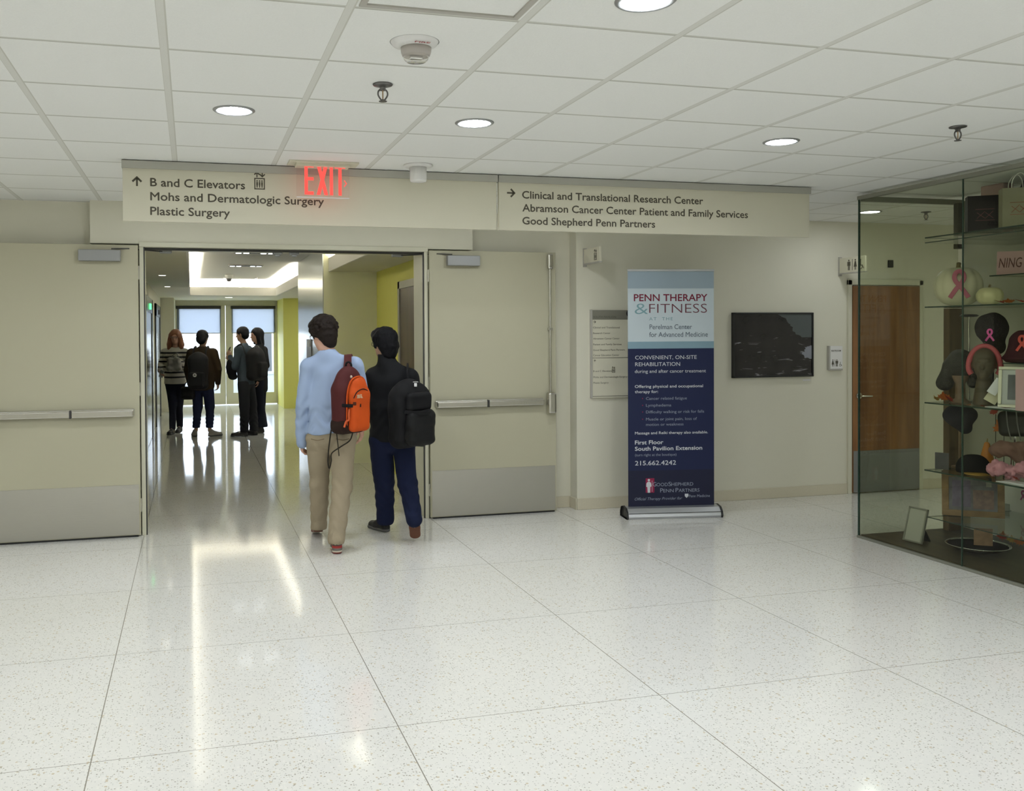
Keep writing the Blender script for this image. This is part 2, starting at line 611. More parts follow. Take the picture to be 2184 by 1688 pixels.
# ------------------------------------------------------------------ sculpting with distance fields
class Sdf:
    def __init__(self, lo, hi, h):
        self.h = h
        self.lo = np.array(lo, np.float32)
        n = np.ceil((np.array(hi) - np.array(lo)) / h).astype(int) + 1
        self.ax = [self.lo[i] + h * np.arange(n[i], dtype=np.float32) for i in range(3)]
        self.S = np.full(tuple(n), 1.0, np.float32)

    def _sub(self, lo, hi):
        sl = []
        for i in range(3):
            a = int(np.floor((lo[i] - self.lo[i]) / self.h))
            b = int(np.ceil((hi[i] - self.lo[i]) / self.h)) + 1
            a = max(0, a)
            b = min(self.S.shape[i], b)
            if a >= b:
                return None, None
            sl.append(slice(a, b))
        P = np.meshgrid(*[self.ax[i][sl[i]] for i in range(3)], indexing='ij', sparse=True)
        return tuple(sl), P

    def _mix(self, sl, d, k, op='u'):
        a = self.S[sl]
        if op == 'u':
            if k > 0:
                hh = np.maximum(k - np.abs(a - d), 0) / k
                self.S[sl] = np.minimum(a, d) - hh * hh * k * 0.25
            else:
                self.S[sl] = np.minimum(a, d)
        else:  # subtract
            d = -d
            if k > 0:
                hh = np.maximum(k - np.abs(a - d), 0) / k
                self.S[sl] = np.maximum(a, d) + hh * hh * k * 0.25
            else:
                self.S[sl] = np.maximum(a, d)

    def cone(self, a, b, ra, rb=None, k=0.02, wide=None, ws=1.0, op='u'):
        """tapered capsule; stretched by ws along the unit vector `wide`"""
        rb = ra if rb is None else rb
        a, b = np.array(a, float), np.array(b, float)
        m = max(ra, rb) * max(1, ws) + k + 2 * self.h
        sl, P = self._sub(np.minimum(a, b) - m, np.maximum(a, b) + m)
        if sl is None:
            return self
        ab = b - a
        L2 = float(ab @ ab) or 1e-9
        q = [P[i] - a[i] for i in range(3)]
        t = np.clip((q[0] * ab[0] + q[1] * ab[1] + q[2] * ab[2]) / L2, 0, 1)
        e = [q[i] - t * ab[i] for i in range(3)]
        if wide is not None:
            w = np.array(wide, float)
            w /= np.linalg.norm(w)
            s = (e[0] * w[0] + e[1] * w[1] + e[2] * w[2]) * (1 - 1 / ws)
            e = [e[i] - s * w[i] for i in range(3)]
        d = np.sqrt(e[0] ** 2 + e[1] ** 2 + e[2] ** 2) - (ra + (rb - ra) * t)
        self._mix(sl, d.astype(np.float32), k, op)
        return self

    def ell(self, c, R, rot=None, k=0.02, op='u'):
        c = np.array(c, float)
        R = np.array(R, float)
        m = R.max() + k + 2 * self.h
        sl, P = self._sub(c - m, c + m)
        if sl is None:
            return self
        q = [P[i] - c[i] for i in range(3)]
        if rot is not None:
            M = np.array(rot)
            q = [sum(M[j, i] * q[j] for j in range(3)) for i in range(3)]
        k0 = np.sqrt(sum((q[i] / R[i]) ** 2 for i in range(3)))
        k1 = np.sqrt(sum((q[i] / R[i] ** 2) ** 2 for i in range(3))) + 1e-6
        d = k0 * (k0 - 1) / k1
        self._mix(sl, d.astype(np.float32), k, op)
        return self

    def box(self, c, half, rnd=0.02, rot=None, k=0.01, op='u'):
        c = np.array(c, float)
        half = np.array(half, float)
        m = np.linalg.norm(half) + k + 2 * self.h
        sl, P = self._sub(c - m, c + m)
        if sl is None:
            return self
        q = [P[i] - c[i] for i in range(3)]
        if rot is not None:
            M = np.array(rot)
            q = [sum(M[j, i] * q[j] for j in range(3)) for i in range(3)]
        e = [np.abs(q[i]) - (half[i] - rnd) for i in range(3)]
        out = np.sqrt(sum(np.maximum(x, 0) ** 2 for x in e))
        ins = np.minimum(np.maximum(np.maximum(e[0], e[1]), e[2]), 0)
        self._mix(sl, (out + ins - rnd).astype(np.float32), k, op)
        return self

    def chain(self, pts, k=0.02, wide=None, ws=1.0):
        """pts = [(point, radius), ...]"""
        for (p, r), (q, s) in zip(pts, pts[1:]):
            self.cone(p, q, r, s, k, wide, ws)
        return self

    def noise(self, amp, freq, seed=0, stretch=(1, 1, 1)):
        rs = np.random.RandomState(seed)
        P = np.meshgrid(*self.ax, indexing='ij', sparse=True)
        acc = 0
        for o in range(5):
            d = rs.normal(size=3)
            d = d / np.linalg.norm(d) * freq * (0.7 + 0.35 * o) * np.array(stretch)
            d2 = rs.normal(size=3)
            d2 = d2 / np.linalg.norm(d2) * freq * 0.5
            ph = rs.rand() * 6.28
            w = np.sin(P[0] * d2[0] + P[1] * d2[1] + P[2] * d2[2] + ph * 2) * 1.4
            acc = acc + np.sin(P[0] * d[0] + P[1] * d[1] + P[2] * d[2] + ph + w) / (1 + 0.4 * o)
        self.S += (amp * acc / 2).astype(np.float32)
        return self

    def creases(self, z0, z1, amp, n, x0=-9, x1=9, seed=0):
        """soft horizontal cloth folds between two heights"""
        P = np.meshgrid(*self.ax, indexing='ij', sparse=True)
        t = np.clip((P[2] - z0) / (z1 - z0), 0, 1)
        win = np.maximum(np.sin(np.pi * t), 0) ** 0.7 * ((P[0] > x0) & (P[0] < x1))
        ph = 3 * np.sin(P[0] * 31 + seed) + 1.5 * np.sin(P[1] * 23 + seed * 2)
        self.S += (amp * win * np.sin(t * n * 6.283 + ph)).astype(np.float32)
        return self

    def cut_above(self, z, rnd=0.0):
        P = np.meshgrid(*self.ax, indexing='ij', sparse=True)
        self.S = np.maximum(self.S, (P[2] - z).astype(np.float32) + 0 * self.S)
        return self

    def cut_below(self, z):
        P = np.meshgrid(*self.ax, indexing='ij', sparse=True)
        self.S = np.maximum(self.S, (z - P[2]).astype(np.float32) + 0 * self.S)
        return self

    def cut_plane(self, p, n):
        P = np.meshgrid(*self.ax, indexing='ij', sparse=True)
        n = np.array(n, float)
        n /= np.linalg.norm(n)
        d = sum(n[i] * (P[i] - p[i]) for i in range(3))
        self.S = np.maximum(self.S, d.astype(np.float32))
        return self

    def mesh(self):
        Sg = self.S
        ins = Sg < 0
        nx, ny, nz = Sg.shape
        cnt = np.zeros((nx - 1, ny - 1, nz - 1), np.int8)
        for i in (0, 1):
            for j in (0, 1):
                for k in (0, 1):
                    cnt += ins[i:nx - 1 + i, j:ny - 1 + j, k:nz - 1 + k]
        act = (cnt > 0) & (cnt < 8)
        idx = np.argwhere(act)
        pos = np.zeros((len(idx), 3))
        num = np.zeros(len(idx))
        cs = [(i, j, k) for i in (0, 1) for j in (0, 1) for k in (0, 1)]
        val = {c: Sg[idx[:, 0] + c[0], idx[:, 1] + c[1], idx[:, 2] + c[2]] for c in cs}
        for c0 in cs:
            for ax in range(3):
                if c0[ax] == 0:
                    c1 = tuple(1 if q == ax else c0[q] for q in range(3))
                    s0, s1 = val[c0], val[c1]
                    cr = (s0 < 0) != (s1 < 0)
                    t = np.where(cr, s0 / np.where(cr, s0 - s1, 1), 0)
                    for q in range(3):
                        pos[:, q] += cr * (c0[q] + (t if q == ax else 0))
                    num += cr
        pos = (pos / num[:, None] + idx) * self.h + self.lo
        vid = np.full(act.shape, -1, np.int64)
        vid[act] = np.arange(len(idx))
        quads = []
        for ax in range(3):
            s0 = [slice(None)] * 3
            s1 = [slice(None)] * 3
            s0[ax] = slice(0, -1)
            s1[ax] = slice(1, None)
            a = ins[tuple(s0)]
            b = ins[tuple(s1)]
            ch = a != b
            o1, o2 = [q for q in range(3) if q != ax]
            e = np.argwhere(ch)
            ok = (e[:, o1] > 0) & (e[:, o2] > 0) & (e[:, o1] < act.shape[o1]) & (e[:, o2] < act.shape[o2])
            e = e[ok]
            fl = a[e[:, 0], e[:, 1], e[:, 2]]

            def V(d1, d2):
                f = e.copy()
                f[:, o1] += d1
                f[:, o2] += d2
                return vid[f[:, 0], f[:, 1], f[:, 2]]
            q = np.stack([V(-1, -1), V(0, -1), V(0, 0), V(-1, 0)], 1)
            if ax == 1:
                fl = ~fl
            q[~fl] = q[~fl][:, ::-1]
            quads.append(q)
        quads = np.concatenate(quads)
        quads = quads[(quads >= 0).all(1)]
        return pos, quads

    def build(self, name, m, parent=None, smooth_it=1):
        pos, quads = self.mesh()
        me = bpy.data.meshes.new(name)
        # light laplacian smoothing removes the grid look
        for _ in range(smooth_it):
            acc = np.zeros_like(pos)
            n = np.zeros(len(pos))
            for a in range(4):
                i, j = quads[:, a], quads[:, (a + 1) % 4]
                np.add.at(acc, i, pos[j])
                np.add.at(acc, j, pos[i])
                np.add.at(n, i, 1)
                np.add.at(n, j, 1)
            pos = pos * 0.5 + 0.5 * acc / np.maximum(n, 1)[:, None]
        me.vertices.add(len(pos))
        me.vertices.foreach_set('co', pos.astype(np.float32).ravel())
        me.loops.add(len(quads) * 4)
        me.loops.foreach_set('vertex_index', quads.astype(np.int32).ravel())
        me.polygons.add(len(quads))
        me.polygons.foreach_set('loop_start', np.arange(0, len(quads) * 4, 4, dtype=np.int32))
        me.polygons.foreach_set('use_smooth', np.ones(len(quads), bool))
        me.update(calc_edges=True)
        me.validate()
        for x in (m if isinstance(m, (list, tuple)) else [m]):
            me.materials.append(x)
        o = bpy.data.objects.new(name, me)
        link(o, parent)
        return o


def rotz(a):
    return Matrix.Rotation(a, 3, 'Z')


def frame_from(d, n):
    """rotation matrix (3x3 numpy, columns: side, n-ish, d) used by Sdf rot"""
    d = np.array(d, float)
    d /= np.linalg.norm(d)
    n = np.array(n, float)
    n = n - d * (n @ d)
    n /= np.linalg.norm(n)
    s = np.cross(n, d)
    return np.stack([s, n, d], 1)

# ================================================================== the setting
HC = 2.729
YW, YP, YB = 7.78, 7.93, 8.20           # wall face, pocket face, back of the wall
SZ = 2.42                               # corridor soffit


def slab(name, lo, hi, m, bev=0.0):
    return struct(name, m, MB().box(lo, hi, bev))


slab('floor', (-6, -5, -0.12), (9.2, 21.75, 0.0), FLOOR_M)
slab('ceiling', (-6, -5, HC), (9.2, YB, HC + 0.1), CEIL_M)
slab('wall_left', (-6.15, -5, 0), (-6, YB, HC), WALL)
slab('wall_back', (-6.15, -5.15, 0), (9.35, -5, HC), WALL)
slab('wall_right', (9.2, -5, 0), (9.35, YB, HC), WALL)
# front wall, with the pockets the door leaves fold into
b = MB()
b.box((-6, YW, 0), (-1.78, YB, HC))
b.box((-1.78, YP, 0), (-0.405, YB, HC))
b.box((2.025, YP, 0), (3.43, YB, HC))
b.box((3.43, YW, 0), (9.2, YB, HC))
b.box((-0.405, YP, 2.375), (2.025, YB, HC))
struct('wall_front', WALL, b)
slab('trim_1', (-0.78, 7.805, 2.385), (2.44, YP, HC), WALL)          # boxed header over the doors
b = MB()
b.box((-0.405, 7.80, 0), (-0.372, YB, 2.375), 0.003)
b.box((1.992, 7.80, 0), (2.025, YB, 2.375), 0.003)
b.box((-0.405, 7.79, 2.36), (2.025, YB, 2.40), 0.003)
struct('trim_2', FRAMEP, b)                                          # steel door frame
b = MB()
b.box((-0.372, 7.86, 2.342), (1.992, 7.90, 2.36))
b.box((-0.372, 7.812, 0), (-0.362, 7.83, 2.36))
b.box((1.982, 7.812, 0), (1.992, 7.83, 2.36))
struct('trim_3', DARKG, b)                                           # dark gasket at the head; jamb strips stand in for shaded gaps
BASEM = mat('base_terrazzo', (0.64, 0.59, 0.45), rough=0.3, var=0.12, vscale=180)
b = MB()
b.box((3.43, YW - 0.012, 0), (6.36, YW, 0.105), 0.004)
b.box((7.26, YW - 0.012, 0), (9.2, YW, 0.105), 0.004)
b.box((3.418, YW, 0), (3.43, YP, 0.105), 0.004)
b.box((3.22, YP - 0.012, 0), (3.42, YP, 0.105), 0.004)
struct('baseboard_front', BASEM, b)

# ---- corridor beyond the doors
slab('wall_corridor_left', (-0.95, YB, 0), (-0.63, 20.15, 2.95), WALL)
b = MB()
b.box((-0.95, 20.15, 0), (-0.35, 21.75, 2.95))
b.box((-0.35, 21.6, 2.31), (1.95, 21.75, 2.95))
struct('wall_corridor_end', WALL, b)
slab('wall_lobby_end', (1.95, 20.15, 0), (4.4, 21.75, 2.95), YELLOW)
slab('wall_corridor_right', (2.28, YB, 0), (2.45, 11.37, 2.95), YELLOW)
slab('wall_lobby_right', (4.4, 11.0, 0), (4.6, 21.75, 2.95), WALL)
slab('wall_elevator_core', (1.604, 11.37, 0), (4.4, 14.08, 2.74), BEIGEY)
slab('wall_core_cladding', (1.592, 11.372, 0), (1.604, 14.08, 2.74),
     mat('glossy_cladding', (0.60, 0.63, 0.60), rough=0.2, metal=0.55))
# soffit with the tray opening, fascia boards and tray ceiling
tx0, tx1, ty0, ty1 = -0.02, 1.67, 8.40, 18.70
b = MB()
b.box((-0.63, YB, SZ), (tx0, 20.15, SZ + 0.03))
b.box((tx1, YB, SZ), (4.4, 11.37, SZ + 0.03))
b.box((tx1, 14.08, SZ), (4.4, 20.15, SZ + 0.03))
b.box((tx0, YB, SZ), (tx1, ty0, SZ + 0.03))
b.box((tx0, ty1, SZ), (tx1, 20.15, SZ + 0.03))
b.box((-0.35, 20.15, SZ), (1.95, 21.6, SZ + 0.03))
struct('ceiling_soffit', SOFFIT, b)
b = MB()
FB, FT = SZ - 0.002, SZ + 0.167
b.box((tx0 - 0.02, ty0 - 0.02, FB), (tx0 + 0.003, ty1 + 0.02, FT))
b.box((tx1 - 0.003, ty0 - 0.02, FB), (tx1 + 0.02, 11.37, FT))
b.box((tx1 - 0.003, 14.08, FB), (tx1 + 0.02, ty1 + 0.02, FT))
b.box((tx0, ty1 - 0.003, FB), (tx1, ty1 + 0.02, FT))
b.box((tx0, ty0 - 0.02, FB), (tx1, ty0 + 0.003, FT))
struct('trim_4', WHITEC, b)
b = MB()
b.box((tx0 - 0.26, ty0 - 0.26, 2.74), (tx1 + 0.26, ty1 + 0.26, 2.80))
b.box((tx0 - 0.28, ty0 - 0.26, SZ + 0.03), (tx0 - 0.26, ty1 + 0.26, 2.80))
b.box((tx1 + 0.26, ty0 - 0.26, SZ + 0.03), (tx1 + 0.28, 11.37, 2.80))
b.box((tx1 + 0.26, 14.08, SZ + 0.03), (tx1 + 0.28, ty1 + 0.26, 2.80))
b.box((tx0 - 0.26, ty1 + 0.26, SZ + 0.03), (tx1 + 0.26, ty1 + 0.28, 2.80))
b.box((tx0 - 0.26, ty0 - 0.28, SZ + 0.03), (tx1 + 0.26, ty0 - 0.26, 2.80))
struct('ceiling_tray', WHITEC, b)
for lo, hi, lab in (((tx0 - 0.17, ty0, SZ + 0.04), (tx0 - 0.08, ty1, SZ + 0.07), 'long glowing cove light hidden along the left edge of the corridor ceiling tray'),
                    ((tx1 + 0.08, 14.2, SZ + 0.04), (tx1 + 0.17, ty1, SZ + 0.07), 'glowing cove light hidden along the right edge of the ceiling tray, beyond the elevator core'),
                    ((tx1 + 0.08, ty0, SZ + 0.04), (tx1 + 0.17, 11.2, SZ + 0.07), 'glowing cove light hidden along the right edge of the ceiling tray, before the elevator core'),
                    ((tx0, ty1 + 0.08, SZ + 0.04), (tx1, ty1 + 0.17, SZ + 0.07), 'glowing cove light hidden across the far end of the corridor ceiling tray')):
    o = MB().box(lo, hi).build('cove_light', COVE_E)
    tag(o, lab, 'light', 'cove lights round the ceiling tray')


# ---- folded-back double doors of the lobby
def leaf(name, x0, x1, hinge, label):
    """hinge = +1 when the hinge is at x1"""
    d = empty(name, ((x0 + x1) / 2, YW, 0), label, 'door')
    d['kind'] = 'structure'
    yf = 7.76
    MB().box((x0, yf, 0.012), (x1, yf + 0.04, 2.37), 0.003).build('door_panel', DOORP, d)
    MB().box((x0 + 0.012, yf - 0.003, 0.02), (x1 - 0.012, yf, 0.425)).build('kick_plate', STEEL, d)
    MB().box((x0 + 0.02, yf - 0.004, 0.002), (x1 - 0.02, yf + 0.03, 0.014)).build('door_sweep', BLACK, d)
    xh = x1 if hinge > 0 else x0
    s = -1 if hinge > 0 else 1                      # from hinge into the leaf
    e = lambda t: xh + s * t

    def bx(t0, t1, y0, y1, z0, z1, bev, nm, m, par=d):
        a, c = sorted((e(t0), e(t1)))
        return MB().box((a, y0, z0), (c, y1, z1), bev).build(nm, m, par)
    pb = bx(0.04, 1.06, 7.735, yf, 0.985, 1.045, 0.008, 'push_bar', STEEL)
    bx(0.045, 0.52, 7.70, 7.74, 0.982, 1.040, 0.012, 'push_pad' if hinge < 0 else 'bar_housing', STEELV, pb)
    bx(0.52, 1.055, 7.706, 7.74, 0.985, 1.038, 0.010, 'bar_housing' if hinge < 0 else 'push_pad', STEELV, pb)
    bx(0.515, 0.53, 7.697, 7.74, 0.98, 1.043, 0.002, 'bar_joint', DARKG, pb)
    lt = bx(1.085, 1.165, 7.68, yf, 0.905, 1.10, 0.02, 'latch_case', STEELV)
    t = e(1.125)
    MB().cyl((t, 7.74, 1.10), (t, 7.74, 2.24), 0.009, seg=12).build('latch_rod', STEELV, lt)
    MB().box((t - 0.02, 7.728, 1.66), (t + 0.02, yf, 1.685), 0.004).build('rod_guide', STEELV, lt)
    bx(1.098, 1.152, 7.715, yf, 2.215, 2.36, 0.018, 'top_latch', STEELV)
    cl = bx(0.15 if hinge < 0 else 0.13, 0.45, 7.70, yf, 2.235, 2.325, 0.006, 'door_closer', GREYM)
    xs = e(-0.21) if hinge > 0 else e(-0.24)
    MB().tube([(e(0.2), 7.73, 2.335), (e(0.08), 7.76, 2.340), (xs, 7.98, 2.338)], 0.006, flat=(0.009, 0.004), soft=False).build('closer_arm', DARKG, cl)
    MB().box((xs - 0.05, 7.95, 2.325), (xs + 0.05, 8.01, 2.36), 0.008).build('arm_shoe', GREYM, cl)
    b = MB()
    for z in (0.25, 1.2, 2.15):
        b.cyl((xh, 7.805, z - 0.055), (xh, 7.805, z + 0.055), 0.009, seg=10)
    b.build('hinge', STEELV, d)
    return d


leaf('door_1', -1.60, -0.412, 1, 'cream door leaf folded back left of the corridor opening, with push bar and steel kick plate')
leaf('door_2', 2.030, 3.218, -1, 'cream door leaf folded back right of the corridor opening, with upright latch rod')
for x in (0.723, 0.867):
    o = MB().box((x - 0.04, 7.90, 2.325), (x + 0.04, 7.98, 2.36), 0.008).box((x - 0.02, 7.92, 2.31), (x + 0.02, 7.96, 2.33), 0.004).build('door_strike', GREYM)
    tag(o, 'small grey latch strike under the head of the door frame, ' + ('left' if x < 0.8 else 'right') + ' one of the two', 'strike', 'latch strikes in the door head')

# ---- brown wood door at the right
WOODD = wood_material('door_wood', (0.185, 0.075, 0.022), (0.30, 0.135, 0.045), rough=0.4)
d = empty('door_3', (6.8, YW, 0), 'brown wood door with grey kick plate behind the glass display case', 'door')
d['kind'] = 'structure'
MB().box((6.41, 7.752, 0.01), (7.215, 7.778, 2.09), 0.002).build('door_panel', WOODD, d)
b = MB().box((6.36, 7.758, 0), (6.405, 7.80, 2.15), 0.003).box((7.22, 7.758, 0), (7.265, 7.80, 2.15), 0.003).box((6.36, 7.758, 2.10), (7.265, 7.80, 2.16), 0.003)
b.build('door_frame', FRAMEP, d)
MB().box((6.415, 7.748, 0.012), (7.21, 7.753, 0.43)).build('kick_plate', mat('kick_grey', (0.24, 0.245, 0.24), rough=0.4, metal=0.5), d)
b = MB().cyl((6.475, 7.752, 0.985), (6.475, 7.74, 0.985), 0.032).tube([(6.475, 7.74, 0.985), (6.475, 7.70, 0.985), (6.50, 7.695, 0.985), (6.59, 7.695, 0.983)], 0.010, soft=False)
b.build('lever_handle', STEELV, d)

# ---- glazed doors at the corridor end
GLZF = mat('glazed_door_paint', (0.72, 0.69, 0.54), rough=0.45)
for i, (x0, x1, gx0, gx1) in enumerate(((-0.335, 0.761, -0.26, 0.635), (0.769, 1.935, 0.935, 1.863))):
    d = empty('door_%d' % (4 + i), ((x0 + x1) / 2, 21.6, 0), ('left' if i == 0 else 'right') + ' one of the two glazed doors at the far end of the corridor', 'door')
    d['kind'] = 'structure'
    y0, y1 = 21.60, 21.645
    b = MB().box((x0, y0, 0.02), (gx0, y1, 2.30)).box((gx1, y0, 0.02), (x1, y1, 2.30))
    b.box((gx0, y0, 0.02), (gx1, y1, 0.28)).box((gx0, y0, 2.225), (gx1, y1, 2.30))
    b.build('door_frame', GLZF, d)
    MB().box((gx0, 21.62, 0.28), (gx1, 21.628, 2.225)).build('glass_pane', GLASS_D, d)
    if i == 1:
        MB().box((0.835, 21.575, 0.68), (0.865, 21.60, 1.13), 0.006).tube([(0.85, 21.575, 0.74), (0.85, 21.54, 0.76), (0.85, 21.54, 1.05), (0.85, 21.575, 1.07)], 0.011, soft=False).build('pull_handle', GREYM, d)
b = MB().box((-0.35, 21.58, 0), (-0.335, 21.66, 2.31)).box((1.935, 21.58, 0), (1.95, 21.66, 2.31)).box((-0.35, 21.58, 2.30), (1.95, 21.66, 2.312))
struct('trim_5', GLZF, b)
# roller shades
SHADE = bpy.data.materials.new('shade_cloth')
SHADE.use_nodes = True
N, L = nt(SHADE)
N.remove(N['Principled BSDF'])
dn = N.new('ShaderNodeBsdfDiffuse')
dn.inputs[0].default_value = (0.75, 0.78, 0.82, 1)
tn = N.new('ShaderNodeBsdfTranslucent')
tn.inputs[0].default_value = (0.50, 0.535, 0.59, 1)
sn = N.new('ShaderNodeMixShader')
sn.inputs[0].default_value = 0.85
tpn = N.new('ShaderNodeBsdfTransparent')
sn2 = N.new('ShaderNodeMixShader')
sn2.inputs[0].default_value = 0.10
L.new(dn.outputs[0], sn.inputs[1])
L.new(tn.outputs[0], sn.inputs[2])
L.new(sn.outputs[0], sn2.inputs[1])
L.new(tpn.outputs[0], sn2.inputs[2])
L.new(sn2.outputs[0], N['Material Output'].inputs[0])
for gx0, gx1, w in ((-0.335, 0.665, 'left'), (0.885, 1.905, 'right')):
    r = empty('roller_shade', ((gx0 + gx1) / 2, 21.57, 1.7), 'pale roller shade lowered over the upper half of the %s glazed door' % w, 'blind', 'roller shades on the glazed doors')
    MB().box((gx0, 21.545, 2.225), (gx1, 21.598, 2.295), 0.006).build('shade_cassette', DARKG, r)
    MB().box((gx0 + 0.02, 21.59, 1.67), (gx1 - 0.002, 21.593, 2.23)).build('shade_cloth', SHADE, r)
    MB().box((gx0 + 0.03, 21.585, 1.655), (gx1 - 0.03, 21.597, 1.675), 0.003).build('hem_bar', GREYP, r)

# ---- outside, seen through the glazed doors
slab('ground_terrace', (-8, 21.75, -0.14), (12, 60, -0.02), mat('paving', (0.55, 0.55, 0.55), rough=0.8, var=0.1))
o = MB().box((-6, 25.0, -0.02), (8, 25.2, 0.55)).box((-6, 24.97, 0.55), (8, 25.23, 0.62)).build('parapet', mat('parapet_concrete', (0.42, 0.45, 0.50), rough=0.8, var=0.1))
tag(o, 'low grey terrace parapet outside the glazed doors', 'parapet')
o = empty('building', (3.6, 34, -0.02), 'grey building outside, seen at the right of the right glazed door', 'building')
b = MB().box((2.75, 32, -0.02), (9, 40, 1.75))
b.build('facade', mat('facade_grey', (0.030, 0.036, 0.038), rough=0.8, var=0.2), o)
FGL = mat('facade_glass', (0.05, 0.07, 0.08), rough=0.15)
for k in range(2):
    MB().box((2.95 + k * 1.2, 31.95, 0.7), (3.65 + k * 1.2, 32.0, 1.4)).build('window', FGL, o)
o = empty('column', (2.55, 26.5, -0.02), 'pale steel post standing on the terrace behind the right glazed door', 'post')
MB().cyl((2.27, 26.5, -0.02), (2.27, 26.5, 3.2), 0.04).build('shaft', mat('post_paint', (0.55, 0.60, 0.66), rough=0.4), o)

# ---- elevators on the corridor's left wall
for n, (y0, y1) in enumerate(((13.1, 15.5), (16.9, 19.3))):
    d = empty('door_%d' % (6 + n), (-0.63, (y0 + y1) / 2, 0), ('nearer' if n == 0 else 'farther') + ' steel elevator doorway in the left wall of the corridor', 'elevator')
    d['kind'] = 'structure'
    b = MB().box((-0.632, y0, 0), (-0.60, y0 + 0.22, 2.20)).box((-0.632, y1 - 0.22, 0), (-0.60, y1, 2.20)).box((-0.632, y0, 1.98), (-0.60, y1, 2.20))
    b.build('door_frame', mat('elevator_frame_dark', (0.11, 0.11, 0.105), rough=0.25, metal=0.7), d)  # dark base colour stands in for the frame's dark reflections
    ym = (y0 + y1) / 2
    for a, c in ((y0 + 0.22, ym - 0.006), (ym + 0.006, y1 - 0.22)):
        MB().box((-0.632, a, 0.01), (-0.618, c, 1.98)).build('sliding_panel', ELEVM, d)
    MB().box((-0.60, ym - 0.05, 2.02), (-0.575, ym + 0.05, 2.11), 0.008).build('hall_lantern', GREEN_E if n == 0 else DARKG, d)
# call station on the elevator core
o = empty('call_station', (1.592, 12.73, 1.33), 'steel elevator call station on the glossy core wall', 'panel')
MB().box((1.580, 12.49, 1.30), (1.592, 12.98, 1.565), 0.004).build('back_plate', GREYM, o)
MB().box((1.574, 12.60, 1.46), (1.582, 12.70, 1.55), 0.003).build('call_button', WHITEP, o)
MB().box((1.574, 12.76, 1.46), (1.582, 12.86, 1.55), 0.003).build('call_button', WHITEP, o)
# dark door in the yellow wall
d = empty('door_8', (2.28, 9.6, 0), 'dark brown door in a grey steel frame in the yellow corridor wall', 'door')
d['kind'] = 'structure'
b = MB().box((2.255, 9.98, 0), (2.282, 10.06, 2.22)).box((2.255, 8.98, 0), (2.282, 9.06, 2.22)).box((2.255, 8.98, 2.14), (2.282, 10.06, 2.22))
b.build('door_frame', mat('frame_grey', (0.40, 0.39, 0.34), rough=0.4, metal=0.3), d)
MB().box((2.268, 9.06, 0.01), (2.282, 9.98, 2.14)).build('door_panel', wood_material('dark_door', (0.050, 0.034, 0.024), (0.075, 0.05, 0.034), rough=0.4), d)

# ================================================================== ceiling fixtures
def downlight(x, y, label, z=HC, r=0.082, glow=None):
    o = empty('downlight', (x, y, z), label, 'light', 'round recessed downlights in the lobby ceiling')
    b = MB().lathe([(r, -0.002), (r, -0.006), (r + 0.012, -0.007), (r + 0.019, -0.002), (r + 0.019, 0.0)], (x, y, z), 40)
    b.build('trim_ring', GREYM, o, smooth=True)
    b = MB().lathe([(0.001, -0.0035), (r, -0.003)], (x, y, z), 40)
    b.build('lens', glow or LIGHT_E, o)
    return o


downlight(0.21, 4.527, 'round recessed downlight at the left, above the elevators lettering of the hanging sign')
downlight(1.425, 4.512, 'round recessed downlight just above the gap between the two hanging sign panels')
downlight(3.277, 4.552, 'round recessed downlight at the right of the ceiling, toward the glass display case')
downlight(1.448, 2.72, 'round recessed downlight cut off by the top edge of the photo')
downlight(6.02, 7.06, 'small looking downlight near the wall with the picture, seen through the display case glass', glow=WASH_E)
for x, y in ((-1.5, 4.53), (-1.5, 2.72), (-0.1, 6.5), (1.4, 6.5), (2.7, 6.5), (7.6, 4.5), (-3.3, 6.3), (-5.0, 2.7), (-5.0, 5.4), (-3.3, 0.0), (-1.5, 0.9), (-3.3, -1.8), (0.2, -1.2), (5.2, 0.9), (0.2, -3.2), (3.28, -3.2), (-1.5, -3.2), (5.4, -1.5), (3.28, 2.72), (4.5, 2.7), (-3.3, 4.53), (-3.3, 1.8), (0.2, 0.9), (1.45, 0.9), (3.28, 0.9), (6.6, 2.7), (6.6, 0.5), (-1.1, -1.2), (1.45, -1.2), (3.9, -1.2), (1.45, -3.2), (7.9, 5.2)):
    downlight(x, y, 'unseen round downlight in the lobby ceiling, one of many mostly added for fill light')  # unseen downlights, mostly added to lift the ceiling and far floor
for x, y, z in ((2.7, 15.6, SZ), (2.7, 18.6, SZ), (3.6, 17.0, SZ)):
    downlight(x, y, 'unseen downlight added in the corridor soffit to brighten the yellow end wall', z)  # no source seen here; added to brighten the yellow end wall
for x, y, z, lab in ((-0.36, 12.41, SZ, 'nearer of the two small lamps in the left soffit of the corridor'), (-0.365, 15.3, SZ, 'farther of the two small lamps in the left soffit of the corridor'),
                     (0.768, 19.6, SZ, 'small lamp in the soffit in front of the glazed doors')):
    o = empty('recessed_lamp', (x, y, z), lab, 'light', 'small square lamps in the corridor soffit')
    w = 0.040 if x < 0 else 0.070
    MB().box((x - w - 0.010, y - 0.042, z - 0.006), (x + w + 0.010, y + 0.042, z)).build('trim_ring', WHITEP, o)
    MB().box((x - w, y - 0.032, z - 0.008), (x + w, y + 0.032, z - 0.004)).build('lens', SMALL_E, o)
